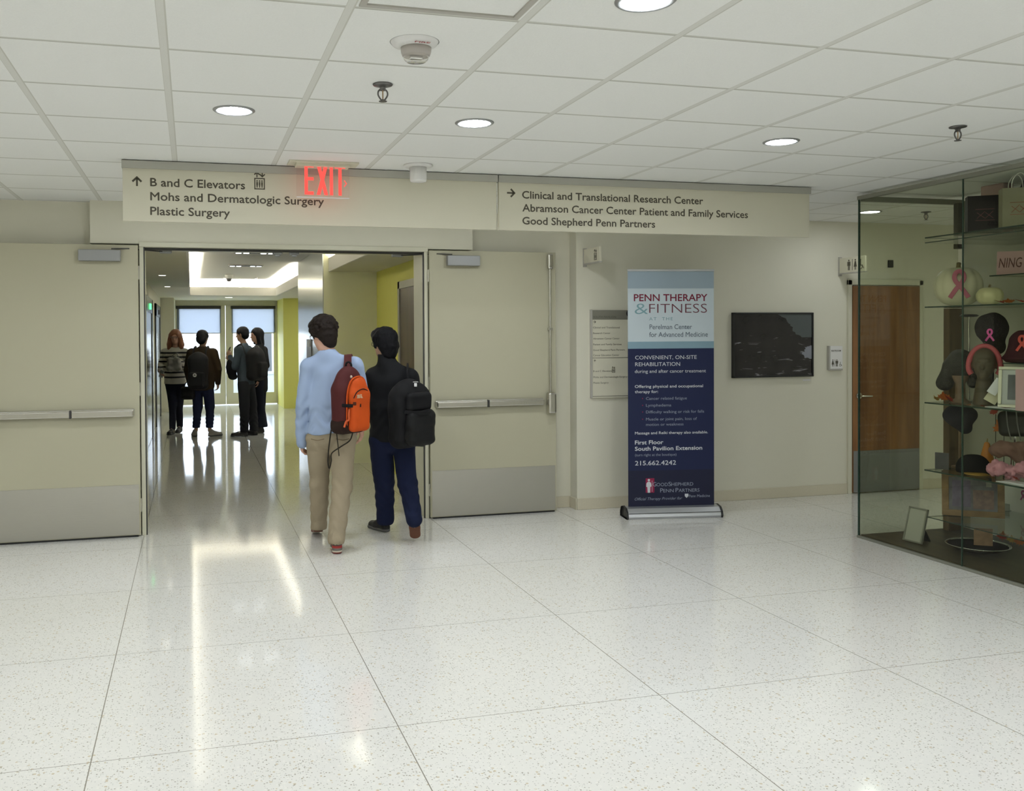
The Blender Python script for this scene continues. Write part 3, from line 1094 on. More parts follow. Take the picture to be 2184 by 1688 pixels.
for x, y, w in ((0.63, 17.9, 'left'), (1.22, 17.9, 'right')):
    o = empty('glint_spot', (x, y, 2.74), w + ' one of two tiny glowing discs standing in for ceiling glints in the tray above the glazed doors', 'light', 'tiny glowing glints in the corridor tray')
    MB().cyl((x, y, 2.74), (x, y, 2.71), 0.028).build('housing', WHITEP, o)
    MB().cyl((x, y, 2.71), (x, y, 2.705), 0.022).build('lens', SMALL_E, o)  # glowing disc stands in for a glint on the ceiling grid
for y, x0, x1, w in ((12.4, 0.55, 1.115, 'nearer'), (14.8, 0.575, 1.12, 'farther')):
    o = empty('slotted_diffuser', ((x0 + x1) / 2, y, 2.74), w + ' of the two slotted air diffusers with added glowing glints in the corridor tray ceiling', 'fixture', 'slotted diffusers in the tray')
    MB().box((x0, y - 0.12, 2.728), (x1, y + 0.12, 2.74)).build('frame', GREYP, o)
    b = MB()
    for k in range(3):
        b.box((x0 + 0.02, y - 0.09 + k * 0.065, 2.722), (x1 - 0.02, y - 0.06 + k * 0.065, 2.73))
    b.build('slots', DARKG, o)
    for k in (0.12, 0.30, 0.70, 0.88):
        xl = x0 + (x1 - x0) * k
        MB().box((xl - 0.035, y - 0.03, 2.717), (xl + 0.035, y + 0.03, 2.722)).build('glint_patch', LOUV_E, o)  # glowing glints added to the diffuser, first meant to light the group below
o = empty('dome_camera', (0.68, 17.2, 2.74), 'white dome camera hanging in the corridor ceiling tray', 'camera')
MB().lathe([(0.075, 0.0), (0.075, -0.02), (0.07, -0.06), (0.055, -0.075), (0.001, -0.076)], (0.68, 17.2, 2.74), 24).build('housing', WHITEP, o, smooth=True)
MB().lathe([(0.05, -0.072), (0.045, -0.10), (0.03, -0.125), (0.001, -0.132)], (0.68, 17.2, 2.74), 24).build('dome', DARKG, o, smooth=True)


def sprinkler(x, y, label):
    m = mat('sprinkler_metal', (0.17, 0.165, 0.16), rough=0.35, metal=0.8) if 'sprinkler_metal' not in MATS else MATS['sprinkler_metal']
    o = empty('sprinkler', (x, y, HC), label, 'sprinkler', 'ceiling sprinklers')
    MB().lathe([(0.001, -0.014), (0.015, -0.014), (0.022, -0.008), (0.042, -0.006), (0.044, -0.002), (0.040, 0)], (x, y, HC), 28).build('escutcheon', m, o, smooth=True)
    z = HC - 0.012
    b = MB().cyl((x, y, z), (x, y, z - 0.016), 0.013, seg=16)
    for s in (-1, 1):
        b.tube([(x + s * 0.012, y, z - 0.012), (x + s * 0.020, y, z - 0.022), (x + s * 0.020, y, z - 0.038), (x + s * 0.008, y, z - 0.056), (x, y, z - 0.058)], 0.0036)
    b.cyl((x, y, z - 0.055), (x, y, z - 0.062), 0.006, seg=12)
    b.build('frame_arms', m, o)
    MB().cyl((x, y, z - 0.016), (x, y, z - 0.056), 0.003, seg=10).build('bulb', mat('sprinkler_bulb', (0.5, 0.35, 0.2), rough=0.2) if 'sprinkler_bulb' not in MATS else MATS['sprinkler_bulb'], o)
    b = MB().cyl((x, y, z - 0.062), (x, y, z - 0.064), 0.018, seg=20)
    b.build('deflector', m, o)


sprinkler(0.816, 3.905, 'dark metal ceiling sprinkler behind the round fire alarm')
sprinkler(6.535, 6.95, 'ceiling sprinkler seen through the display case glass, right of the small looking downlight')
sprinkler(3.965, 4.0, 'dark metal ceiling sprinkler at the far right, near the display case')

o = empty('fire_alarm', (0.815, 3.316, HC), 'round white ceiling fire alarm with a clear strobe lens and red FIRE lettering', 'alarm')
MB().lathe([(0.001, -0.016), (0.060, -0.016), (0.082, -0.011), (0.090, 0), (0.092, 0)], (0.815, 3.316, HC), 48).build('base_plate', WHITEP, o, smooth=True)
MB().lathe([(0.058, -0.014), (0.057, -0.03), (0.052, -0.045), (0.001, -0.0452)], (0.825, 3.335, HC), 32).build('strobe_housing', mat('strobe_grey', (0.50, 0.46, 0.42), rough=0.4), o, smooth=True)
ln = MB().lathe([(0.050, -0.045), (0.046, -0.058), (0.036, -0.067), (0.001, -0.068)], (0.825, 3.335, HC), 28).build('strobe_lens', glass_material('strobe_clear', (0.93, 0.92, 0.88), 2.0), o, smooth=True)
MB().box((0.800, 3.325, HC - 0.058), (0.850, 3.345, HC - 0.045), 0.004).build('strobe_bulb', CHROME, ln)
b = MB().text('FIRE', (0.802, 3.262, HC - 0.0168), (1, 0.06, 0), (0.06, -1, 0), width=0.058, cap=0.015, th=0.0005, fat=0.0004)
b.keep = True
b.build('lettering', mat('fire_red', (0.42, 0.05, 0.05), rough=0.5), o)

o = empty('ceiling_sensor', (1.426, 5.725, HC), 'white cylindrical ceiling fitting in front of the hanging sign, right of the exit sign', 'sensor')
MB().lathe([(0.092, 0), (0.094, -0.008), (0.085, -0.014), (0.055, -0.016)], (1.426, 5.725, HC), 36).build('flange', WHITEP, o, smooth=True)
MB().lathe([(0.055, -0.014), (0.054, -0.10), (0.050, -0.108), (0.001, -0.109)], (1.426, 5.725, HC), 36).build('barrel', WHITEP, o, smooth=True)

# framed access tile at the top of the photo
b = MB()
x0, x1, y0, y1 = 0.545, 1.10, 2.43, 2.985
for lo, hi in (((x0, y0), (x1, y0 + 0.022)), ((x0, y1 - 0.022), (x1, y1)), ((x0, y0 + 0.022), (x0 + 0.022, y1 - 0.022)), ((x1 - 0.022, y0 + 0.022), (x1, y1 - 0.022))):
    b.box((*lo, HC - 0.006), (*hi, HC))
o = b.build('access_panel', GREYP)
o.data.materials.append(WHITEC)
tag(o, 'thin square frame of a ceiling access panel at the top edge of the photo', 'panel')

# ================================================================== two-dimensional marks
def arrow(b, o, u, v, s, ang):
    """bold arrow of height s centred on o, pointing up when ang = 0"""
    c, n = math.cos(ang), math.sin(ang)
    R = lambda p: (p[0] * c - p[1] * n, p[0] * n + p[1] * c)
    for pts in ([(-.09, -.5), (.09, -.5), (.09, .30), (-.09, .30)],
                [(0, .5), (.5, .02), (.37, -.13), (0, .23)], [(0, .5), (0, .23), (-.37, -.13), (-.5, .02)]):
        q = [R((x * s, y * s)) for x, y in pts]
        b.poly(q, o, u, v, 0.0007)


def ring(b, o, u, v, x0, y0, x1, y1, t):
    for q in ((x0, y0, x1, y0 + t), (x0, y1 - t, x1, y1), (x0, y0 + t, x0 + t, y1 - t), (x1 - t, y0 + t, x1, y1 - t)):
        b.poly([(q[0], q[1]), (q[2], q[1]), (q[2], q[3]), (q[0], q[3])], o, u, v, 0.0007)


def disc(b, o, u, v, x, y, r, n=14):
    b.poly([(x + r * math.cos(6.2832 * i / n), y + r * math.sin(6.2832 * i / n)) for i in range(n)], o, u, v, 0.0007)


def elevator_icon(b, o, u, v, h):
    """box with three people and two arrows over it; o = bottom left, total height h"""
    w = h * 0.60
    ring(b, o, u, v, 0, 0, w, h * 0.66, h * 0.062)
    for i in range(3):
        x = w * (0.27 + 0.23 * i)
        disc(b, o, u, v, x, h * 0.49, h * 0.045)
        b.poly([(x - h * .045, h * .23), (x + h * .045, h * .23), (x + h * .045, h * .43), (x - h * .045, h * .43)], o, u, v, 0.0007)
        b.poly([(x - h * .03, h * .11), (x + h * .03, h * .11), (x + h * .03, h * .23), (x - h * .03, h * .23)], o, u, v, 0.0007)
    O, U, V = Vector(o), Vector(u), Vector(v)
    arrow(b, O + U * (w * .26) + V * (h * .86), u, v, h * .34, 0)
    arrow(b, O + U * (w * .76) + V * (h * .86), u, v, h * .34, math.pi)


def person_icon(b, o, u, v, h, skirt=False):
    disc(b, o, u, v, 0, h * .91, h * .085)
    if skirt:
        b.poly([(-.08 * h, .80 * h), (-.20 * h, .28 * h), (.20 * h, .28 * h), (.08 * h, .80 * h)], o, u, v, 0.0007)
        for s in (-1, 1):
            b.poly([(s * .03 * h, 0), (s * .10 * h, 0), (s * .10 * h, .28 * h), (s * .03 * h, .28 * h)][::s], o, u, v, 0.0007)
    else:
        b.poly([(-.13 * h, .80 * h), (-.13 * h, .42 * h), (.13 * h, .42 * h), (.13 * h, .80 * h)], o, u, v, 0.0007)
        for s in (-1, 1):
            b.poly([(s * .02 * h, 0), (s * .12 * h, 0), (s * .12 * h, .42 * h), (s * .02 * h, .42 * h)][::s], o, u, v, 0.0007)
            b.poly([(s * .15 * h, .40 * h), (s * .21 * h, .40 * h), (s * .21 * h, .80 * h), (s * .15 * h, .80 * h)][::s], o, u, v, 0.0007)


def wheelchair_icon(b, o, u, v, h):
    disc(b, o, u, v, -.02 * h, h * .92, h * .075)
    b.poly([(-.07 * h, .84 * h), (-.07 * h, .42 * h), (.03 * h, .42 * h), (.03 * h, .84 * h)], o, u, v, 0.0007)
    b.poly([(-.07 * h, .42 * h), (-.07 * h, .34 * h), (.26 * h, .34 * h), (.26 * h, .42 * h)], o, u, v, 0.0007)
    b.poly([(.19 * h, .34 * h), (.36 * h, .04 * h), (.44 * h, .08 * h), (.26 * h, .38 * h)], o, u, v, 0.0007)
    n = 18
    for i in range(n):
        a0, a1 = [math.radians(120 + 250 * (i + k) / n) for k in (0, 1)]
        r0, r1 = .22 * h, .29 * h
        b.poly([(r0 * math.cos(a0) - .03 * h, r0 * math.sin(a0) + .29 * h), (r1 * math.cos(a0) - .03 * h, r1 * math.sin(a0) + .29 * h),
                (r1 * math.cos(a1) - .03 * h, r1 * math.sin(a1) + .29 * h), (r0 * math.cos(a1) - .03 * h, r0 * math.sin(a1) + .29 * h)], o, u, v, 0.0007)


UX, UZ, UYn = (1, 0, 0), (0, 0, 1), (0, -1, 0)


def keepbuild(b, name, m, parent):
    b.keep = True
    return b.build(name, m, parent)


# ================================================================== hanging sign: two panels
ZB = 2.350


def hanging(x0, x1, lines, label, icon=None, arr=None):
    """lines = (text, left end, baseline height, length)"""
    o = empty('hanging_sign', ((x0 + x1) / 2, 5.96, HC), label, 'sign', 'wayfinding panels hung from the ceiling')
    MB().box((x0, 5.95, ZB), (x1, 5.985, HC - 0.03), 0.002).build('panel', SIGNP, o)
    MB().box((x0 - 0.004, 5.935, HC - 0.052), (x1 + 0.004, 6.0, HC - 0.006)).box((x0, 5.955, HC - 0.006), (x1, 5.98, HC)).build('top_rail', RAILM, o)
    for s, x, z, w in lines:
        keepbuild(MB().text(s, (x, 5.9495, z), UX, UZ, width=w, cap=0.053, fat=0.0013), 'lettering', INK, o)
    b = MB()
    arrow(b, (arr[0], 5.9495, arr[1]), UX, UZ, 0.062, arr[2])
    keepbuild(b, 'arrow', INK, o)
    if icon:
        b = MB()
        elevator_icon(b, (icon[0], 5.9495, icon[1]), UX, UZ, 0.112)
        keepbuild(b, 'pictogram', INK, o)
    return o


hanging(-0.402, 2.036, [('B and C Elevators', -0.237, 2.570, 0.577), ('Mohs and Dermatologic Surgery', -0.238, 2.482, 1.083), ('Plastic Surgery', -0.239, 2.391, 0.483)],
        'left hanging panel lettered B and C Elevators, Mohs and Dermatologic Surgery, Plastic Surgery', icon=(0.399, 2.571), arr=(-0.317, 2.598, 0))
hanging(2.052, 4.53, [('Clinical and Translational Research Center', 2.222, 2.572, 1.403), ('Abramson Cancer Center Patient and Family Services', 2.224, 2.482, 1.774), ('Good Shepherd Penn Partners', 2.223, 2.393, 1.014)],
        'right hanging panel with a right arrow, lettered Clinical and Translational Research Center', arr=(2.142, 2.606, -math.pi / 2))

# ================================================================== exit sign
o = empty('exit_sign', (0.82, 5.78, HC), 'red EXIT sign of clear edge-lit acrylic under a beige ceiling canopy', 'exit sign')
MB().box((0.600, 5.72, HC - 0.012), (1.040, 5.87, HC), 0.002).box((0.645, 5.745, HC - 0.03), (0.985, 5.845, HC - 0.01), 0.003).build('canopy', SIGNP, o)
pn = MB().box((0.650, 5.778, 2.508), (0.985, 5.786, HC - 0.028), 0.001).build('acrylic_panel', ACRYL, o)
MB().box((0.650, 5.777, 2.504), (0.985, 5.787, 2.510)).build('bottom_edge', WHITEP, pn)
EH, ES = 0.192, 0.020
for ch, x0, w in (('E', 0.700, 0.057), ('X', 0.776, 0.072), ('I', 0.860, 0.020), ('T', 0.892, 0.066)):
    polys = {'E': [[(0, 0), (ES, 0), (ES, EH), (0, EH)]] + [[(ES, z), (w, z), (w, z + 0.02), (ES, z + 0.02)] for z in (0, EH * .47, EH - 0.02)],
             'X': [[(0, 0), (ES * 1.15, 0), (w, EH), (w - ES * 1.15, EH)], [(w - ES * 1.15, 0), (w, 0), (ES * 1.15, EH), (0, EH)]],
             'I': [[(0, 0), (ES, 0), (ES, EH), (0, EH)]],
             'T': [[(0, EH - 0.02), (w, EH - 0.02), (w, EH), (0, EH)], [(w / 2 - ES / 2, 0), (w / 2 + ES / 2, 0), (w / 2 + ES / 2, EH - 0.02), (w / 2 - ES / 2, EH - 0.02)]]}[ch]
    b = MB()
    for k_, q in enumerate(polys):
        b.poly(q, (x0, 5.7775 - 0.0002 * k_, 2.523), UX, UZ, 0.001)
    keepbuild(b, 'letter', RED_E, o)
b = MB()
b.poly([(-.008, .018), (-.003, .020), (.011, 0), (-.003, -.020), (-.008, -.018), (.005, 0)][::-1], (0.958, 5.7775, 2.600), UX, UZ, 0.001)
keepbuild(b, 'chevron', RED_E, o)

# ================================================================== banner stand
BA = math.radians(-9.5)
bo = empty('banner_stand', (4.105, 7.26, 0), 'tall pull-up banner lettered PENN THERAPY & FITNESS, navy blue below and pale blue above', 'banner')
bu = Vector((math.cos(BA), math.sin(BA), 0))
bn = bu.cross(Vector((0, 0, 1)))
bc = Vector((4.105, 7.26, 0))
RB = Matrix.Rotation(BA, 3, 'Z')


def bbox(x0, x1, y0, y1, z0, z1, nm, m, par, bev=0.0):
    b = MB().box((bc.x + x0, bc.y + y0, z0), (bc.x + x1, bc.y + y1, z1), bev)
    bmesh.ops.transform(b.bm, verts=b.bm.verts, matrix=Matrix.Translation(bc) @ RB.to_4x4() @ Matrix.Translation(-bc))
    return b.build(nm, m, par)


def bpos(u, v, off=0.0014):
    """point of the printed sheet, in the sheet's own layout units (179 wide, 510 high)"""
    x = -0.392 + (u - 1343) * (0.784 / 179)
    z = 2.185 - (v - 577) * (2.10 / 510)
    return bc + bu * x + bn * off + Vector((0, 0, z))


def bcol(name, c):
    return mat(name, c, rough=0.45, spec=0.3)


ALU = mat('brushed_aluminium', (0.60, 0.61, 0.63), rough=0.35, metal=0.8)
cas = MB()
prof = [(-0.085, 0.0), (-0.095, 0.02), (-0.085, 0.055), (-0.05, 0.088), (0.02, 0.10), (0.075, 0.085), (0.10, 0.04), (0.10, 0.0)]
cas.poly(prof, bc - bu * 0.42, -bn, (0, 0, 1), 0.84)
base = cas.build('cassette', ALU, bo)
for s in (-1, 1):
    e = MB()
    e.poly([(x * 1.08, z * 1.04) for x, z in prof], bc + bu * (s * 0.427) - bu * 0.008, -bn, (0, 0, 1), 0.016)
    e.build('end_cap', BLACK, base)
bbox(-0.415, 0.415, -0.098, -0.09, 0.05, 0.054, 'cover_seam', DARKG, base)
bbox(-0.02, 0.02, 0.01, 0.03, 0.08, 2.17, 'support_pole', ALU, bo)
bbox(-0.395, 0.395, -0.008, 0.012, 2.175, 2.195, 'top_rail', ALU, bo, 0.004)
zs = [2.185 - (v - 577) * (2.10 / 510) for v in (577, 616, 730, 745, 1007, 1092)]
cols = [('band_blue_grey', (0.36, 0.45, 0.52)), ('band_pale', (0.58, 0.66, 0.70)), ('band_teal', (0.24, 0.37, 0.44)), ('band_navy', (0.015, 0.021, 0.068)), ('band_dark_navy', (0.016, 0.018, 0.045))]
fab = bpy.data.meshes.new('banner_sheet')
g = bmesh.new()
for i in range(5):
    q4 = [bc + bu * x + Vector((0, 0, z)) for x, z in ((-0.392, zs[i + 1]), (0.392, zs[i + 1]), (0.392, zs[i]), (-0.392, zs[i]))]
    f0 = [g.verts.new(p) for p in q4]
    g.faces.new(f0).material_index = i
    f1 = [g.verts.new(p - bn * 0.002) for p in q4]
    g.faces.new(f1[::-1]).material_index = i
g.transform(inv(bo))
g.to_mesh(fab)
g.free()
for nm, c in cols:
    fab.materials.append(bcol(nm, c))
sheet = link(bpy.data.objects.new('banner_sheet', fab), bo)
WHITE_T = bcol('banner_white', (0.62, 0.64, 0.68))
PALE_T = bcol('banner_pale_text', (0.30, 0.33, 0.42))
RED_T = bcol('banner_red', (0.20, 0.018, 0.045))
THIN_T = bcol('banner_maroon', (0.17, 0.055, 0.075))
TEAL_T = bcol('banner_teal', (0.22, 0.38, 0.42))
SLATE_T = bcol('banner_slate', (0.10, 0.13, 0.17))


def btext(rows, m):
    for s, u0, u1, v, cap, bold, *r in rows:
        p0, p1 = bpos(u0, v), bpos(u1, v)
        b = MB().text(s, p0, bu, UZ, width=(p1 - p0).length, cap=cap * (2.10 / 510), bold=min(bold, 0), fat=0.0012 if bold >= 0.015 else (0.0005 if bold > 0 else 0), th=0.0004, shear=r[0] if r else 0, spacing=r[1] if len(r) > 1 else 1.0)
        keepbuild(b, 'lettering', m, sheet)


btext([('PENN THERAPY', 1355.7, 1508, 643, 15.5, 0.02)], RED_T)
btext([('FITNESS', 1387, 1507.4, 668.6, 21, -0.012)], THIN_T)
btext([('&', 1357, 1384.7, 671, 25, -0.010), ('AT  THE', 1387, 1436, 684.4, 7, 0, 0, 1.3)], TEAL_T)
btext([('Perelman Center', 1387.7, 1476, 703.5, 11, 0), ('for Advanced Medicine', 1387, 1509, 720, 11, 0)], SLATE_T)
btext([('CONVENIENT, ON-SITE', 1357.8, 1485.8, 768, 8.6, 0), ('REHABILITATION', 1357.8, 1451, 782.5, 8.6, 0), ('during and after cancer treatment', 1357, 1505, 797, 7.5, 0),
       ('Offering physical and occupational', 1357, 1498.8, 829, 6.3, 0.012), ('therapy for:', 1357, 1405, 840.3, 6.3, 0.012),
       ('Massage and Reiki therapy also available.', 1357, 1509, 929, 6, 0.012), ('First Floor', 1357, 1415.5, 950.5, 8.8, 0.015), ('South Pavilion Extension', 1357, 1496.7, 964, 8.8, 0.015),
       ('215.662.4242', 1357, 1442, 995.6, 10, 0.012)], WHITE_T)
btext([('Cancer related fatigue', 1380, 1465, 855, 6.3, 0), ('Lymphedema', 1380, 1432.4, 869.7, 6.3, 0), ('Difficulty walking or risk for falls', 1380, 1501, 884, 6.3, 0),
       ('Muscle or joint pain, loss of', 1380, 1486, 899.5, 6.3, 0), ('motion or weakness', 1380, 1457.8, 911, 6.3, 0), ('(turn right at the boutique)', 1357, 1443, 976, 5.8, 0),
       ('G', 1393.5, 1401, 1041.5, 9.5, 0), ('OOD', 1401.5, 1425, 1041.5, 7.6, 0), ('S', 1426, 1432, 1041.5, 9.5, 0), ('HEPHERD', 1432.5, 1478, 1041.5, 7.6, 0),
       ('P', 1409, 1415, 1055, 9.5, 0), ('ENN', 1415.5, 1437, 1055, 7.6, 0), ('P', 1441, 1447, 1055, 9.5, 0), ('ARTNERS', 1447.5, 1491, 1055, 7.6, 0),
       ('Official Therapy Provider for', 1356, 1455, 1071, 6.2, 0, 0.35), ('Penn Medicine', 1469, 1513, 1067, 6.2, 0)], PALE_T)
b = MB()
lg = bpos(1379, 1055, 0.0012)
k = 2.10 / 510
b.poly([(0, 0), (19 * k, 0), (19 * k, 31 * k), (0, 31 * k)], lg, bu, UZ, 0.0004)
for v in (855, 869.7, 884, 899.5):
    disc(b, bpos(1373, v - 3), bu, UZ, 0, 0, 0.005, 8)
keepbuild(b, 'logo_square', bcol('logo_red', (0.30, 0.02, 0.07)), sheet)
b = MB()
fg = bpos(1385.5, 1055, 0.0018)
disc(b, fg, bu, UZ, 0, 27 * k, 2.7 * k)
b.poly([(-2.6 * k, 0), (2.8 * k, 0), (3.2 * k, 12 * k), (-3.4 * k, 12 * k)], fg, bu, UZ, 0.0005)
b.poly([(-3.4 * k, 12 * k), (3.2 * k, 12 * k), (5.6 * k, 14 * k), (5 * k, 20 * k), (2.6 * k, 23.5 * k), (-2.6 * k, 23.5 * k), (-5.4 * k, 20 * k), (-5.8 * k, 13 * k)], fg, bu, UZ, 0.0005)
b.poly([(6.6 * k, 2 * k), (7.3 * k, 2 * k), (7.3 * k, 26 * k), (6.6 * k, 26 * k)], fg, bu, UZ, 0.0005)
keepbuild(b, 'logo_figure', WHITE_T, sheet)
b = MB()
sh = bpos(1464, 1063, 0.0018)
b.poly([(-4 * k, 4 * k), (-4 * k, -1 * k), (0, -5 * k), (4 * k, -1 * k), (4 * k, 4 * k)], sh, bu, UZ, 0.0005)
keepbuild(b, 'shield_mark', WHITE_T, sheet)

# ================================================================== wall signs
o = empty('directory_sign', (3.8, YW, 1.03), 'cream wall directory with a grey SOUTH PAVILION heading, half hidden behind the pull-up banner', 'sign')
MB().box((3.575, 7.758, 1.03), (4.10, YW, 1.765), 0.002).build('panel', SIGNP, o)
MB().box((3.562, 7.752, 1.03), (3.578, YW, 1.85), 0.002).build('edge_strip', GREYP, o)
MB().box((3.578, 7.755, 1.757), (4.10, YW, 1.845), 0.002).build('heading_strip', mat('heading_grey', (0.235, 0.225, 0.18), rough=0.5), o)
DINK = mat('directory_ink', (0.12, 0.11, 0.08), rough=0.6)
for z in (1.403, 1.047):
    MB().box((3.58, 7.7565, z - 0.002), (4.10, 7.758, z + 0.002)).build('rule_line', DINK, o)
for s, z, w, c in (('SOUTH PAVILION', 1.771, 0.229, 0.022), ('Clinical and Translational', 1.676, 0.268, 0.017), ('Research Center', 1.624, 0.173, 0.017), ('Abramson Cancer Center', 1.574, 0.267, 0.017), ('Patient and Family Services', 1.520, 0.286, 0.017),
                   ('Good Shepherd Penn Partners', 1.468, 0.320, 0.017), ('Cancer Education Center', 1.420, 0.262, 0.017), ('B and C Elevators', 1.273, 0.187, 0.017), ('Mohs and Dermatologic Surgery', 1.217, 0.344, 0.017), ('Plastic Surgery', 1.165, 0.153, 0.017)):
    keepbuild(MB().text(s, (3.587, 7.7545 if s[:3] == 'SOU' else 7.7575, z), UX, UZ, width=w, cap=c), 'lettering', DINK, o)
for z, sz, an in ((1.736, 0.026, -math.pi / 2), (1.377, 0.022, 0)):
    b = MB()
    arrow(b, (3.603, 7.7575, z), UX, UZ, sz, an)
    keepbuild(b, 'arrow', DINK, o)
b = MB()
elevator_icon(b, (3.774, 7.7575, 1.265), UX, UZ, 0.055)
keepbuild(b, 'pictogram', DINK, o)

o = MB().cyl((3.955, 7.70, 1.815), (3.955, 7.752, 1.815), 0.035, seg=24).cyl((3.955, 7.685, 1.815), (3.955, 7.70, 1.815), 0.026, 0.035, seg=24).build('door_stop', BLACK, auto=40)
tag(o, 'round black wall stop over the directory heading, at the edge of the banner', 'stop')


def flag(x, y0, y1, z0, z1, label, icons):
    o = empty('projecting_sign', (x, YW, z0), label, 'sign', 'small signs sticking out from the wall')
    MB().box((x, y0, z0), (x + 0.02, y1, z1), 0.002).build('panel', SIGNP, o)
    MB().box((x - 0.004, y1 - 0.002, z0 - 0.03), (x + 0.03, YW, z1 + 0.012), 0.002).build('wall_bracket', GREYP, o)
    MB().box((x - 0.006, y0, z0 - 0.012), (x + 0.026, y1, z0), 0.002).build('bottom_rail', GREYP, o)
    b = MB()
    icons(b)
    keepbuild(b, 'pictogram', INK, o)


flag(3.50, 7.43, 7.765, 2.272, 2.402, 'small projecting wall sign with an elevator pictogram, above the directory',
     lambda b: elevator_icon(b, (3.4995, 7.545, 2.288), UYn, UZ, 0.095))


def restroom_icons(b):
    person_icon(b, (6.2595, 7.63, 2.235), UYn, UZ, 0.105)
    b.poly([(-.003, 0), (.003, 0), (.003, .11), (-.003, .11)], (6.2595, 7.58, 2.232), UYn, UZ, 0.0007)
    person_icon(b, (6.2595, 7.54, 2.235), UYn, UZ, 0.105, True)
    wheelchair_icon(b, (6.2595, 7.465, 2.235), UYn, UZ, 0.10)


flag(6.26, 7.408, 7.765, 2.215, 2.363, 'small projecting wall sign with restroom and wheelchair pictograms, above the wood door', restroom_icons)

o = empty('restroom_plaque', (6.2, YW, 1.25), 'small white restroom plaque on the wall between the picture and the wood door', 'sign')
MB().box((6.135, 7.755, 1.255), (6.29, YW, 1.49), 0.002).build('panel', WHITEP, o)
MB().box((6.128, 7.752, 1.250), (6.146, YW, 1.49), 0.002).box((6.14, 7.752, 1.245), (6.29, YW, 1.262), 0.002).build('edge_strip', GREYP, o)
b = MB()
b.text('RESTROOM', (6.158, 7.7545, 1.434), UX, UZ, width=0.11, cap=0.015, bold=0.02)
person_icon(b, (6.175, 7.7545, 1.285), UX, UZ, 0.07, True)
person_icon(b, (6.222, 7.7545, 1.285), UX, UZ, 0.07)
b.poly([(-.002, 0), (.002, 0), (.002, .07), (-.002, .07)], (6.199, 7.7545, 1.285), UX, UZ, 0.0007)
wheelchair_icon(b, (6.262, 7.7545, 1.285), UX, UZ, 0.045)
keepbuild(b, 'lettering', INK, o)

o = MB().box((6.845, 7.765, 2.28), (6.905, YW, 2.355), 0.004).build('wall_box', BLACK)
tag(o, 'small black square box high on the wall above the wood door', 'wall box')

# ---- framed dark landscape
o = empty('picture', (5.49, YW, 1.19), 'dark framed landscape photograph of rocks and water on the wall', 'picture')
b = MB()
x0, x1, z0, z1, t = 5.045, 5.945, 1.19, 1.822, 0.016
for lo, hi in (((x0, z0), (x1, z0 + t)), ((x0, z1 - t), (x1, z1)), ((x0, z0), (x0 + t, z1)), ((x1 - t, z0), (x1, z1))):
    b.box((lo[0], 7.742, lo[1]), (hi[0], YW, hi[1]), 0.002)
b.build('frame', BLACK, o)
PH = mat('landscape_print', (0.02, 0.02, 0.02), rough=0.22)
N, L = nt(PH)
tc = N.new('ShaderNodeTexCoord')
mp = N.new('ShaderNodeMapping')
mp.inputs['Scale'].default_value = (1, 1, 1)
L.new(tc.outputs['Generated'], mp.inputs[0])
sp = N.new('ShaderNodeSeparateXYZ')
L.new(mp.outputs[0], sp.inputs[0])
nz = N.new('ShaderNodeTexNoise')
nz.inputs['Scale'].default_value = 5
nz.inputs['Detail'].default_value = 9
L.new(mp.outputs[0], nz.inputs['Vector'])
c = mixc(N, L, nz.outputs[0], (0.004, 0.005, 0.006), (0.035, 0.030, 0.030))
# thin pale streaks of water
m2 = N.new('ShaderNodeMapping')
m2.inputs['Scale'].default_value = (3.5, 1, 16)
m2.inputs['Rotation'].default_value = (0, 0.12, 0)
L.new(tc.outputs['Generated'], m2.inputs[0])
n2 = N.new('ShaderNodeTexNoise')
n2.inputs['Scale'].default_value = 1.5
n2.inputs['Detail'].default_value = 5
n2.inputs['Distortion'].default_value = 0.8
L.new(m2.outputs[0], n2.inputs['Vector'])
k1 = math_node(N, L, 'SUBTRACT', n2.outputs[0], 0.635)
k1 = math_node(N, L, 'MULTIPLY', k1, 9)
k1n = N.new('ShaderNodeClamp')
L.new(k1, k1n.inputs[0])
low = math_node(N, L, 'LESS_THAN', sp.outputs[2], 0.66)
k1 = math_node(N, L, 'MULTIPLY', k1n.outputs[0], low)
c = mixc(N, L, k1, c, (0.34, 0.33, 0.35))
# grey sky in the upper right corner, and a pale pool at the right edge
s1 = math_node(N, L, 'MULTIPLY_ADD', sp.outputs[0], 1.25, -1.52)
s1 = math_node(N, L, 'ADD', s1, sp.outputs[2])
s1 = math_node(N, L, 'MULTIPLY_ADD', nz.outputs[0], 0.35, s1)
s1 = math_node(N, L, 'GREATER_THAN', s1, 0.345)
hi = math_node(N, L, 'GREATER_THAN', sp.outputs[2], 0.62)
s1 = math_node(N, L, 'MULTIPLY', s1, hi)
c = mixc(N, L, s1, c, (0.085, 0.10, 0.10))
p1 = math_node(N, L, 'SUBTRACT', sp.outputs[2], 0.37)
p1 = math_node(N, L, 'ABSOLUTE', p1)
p1 = math_node(N, L, 'MULTIPLY_ADD', nz.outputs[0], 0.25, p1)
p1 = math_node(N, L, 'LESS_THAN', p1, 0.235)
p2 = math_node(N, L, 'MULTIPLY_ADD', nz.outputs[0], -0.3, sp.outputs[0])
p2 = math_node(N, L, 'GREATER_THAN', p2, 0.735)
p1 = math_node(N, L, 'MULTIPLY', p1, p2)
c = mixc(N, L, p1, c, (0.25, 0.26, 0.30))
L.new(c, N['Principled BSDF'].inputs['Base Color'])
MB().box((x0 + t, 7.752, z0 + t), (x1 - t, 7.756, z1 - t)).build('print', PH, o)
o = MB().box((5.845, 7.776, 1.146), (5.935, YW, 1.162), 0.001).build('caption_label', WHITEP)
tag(o, 'thin white caption label on the wall under the right corner of the picture', 'label')
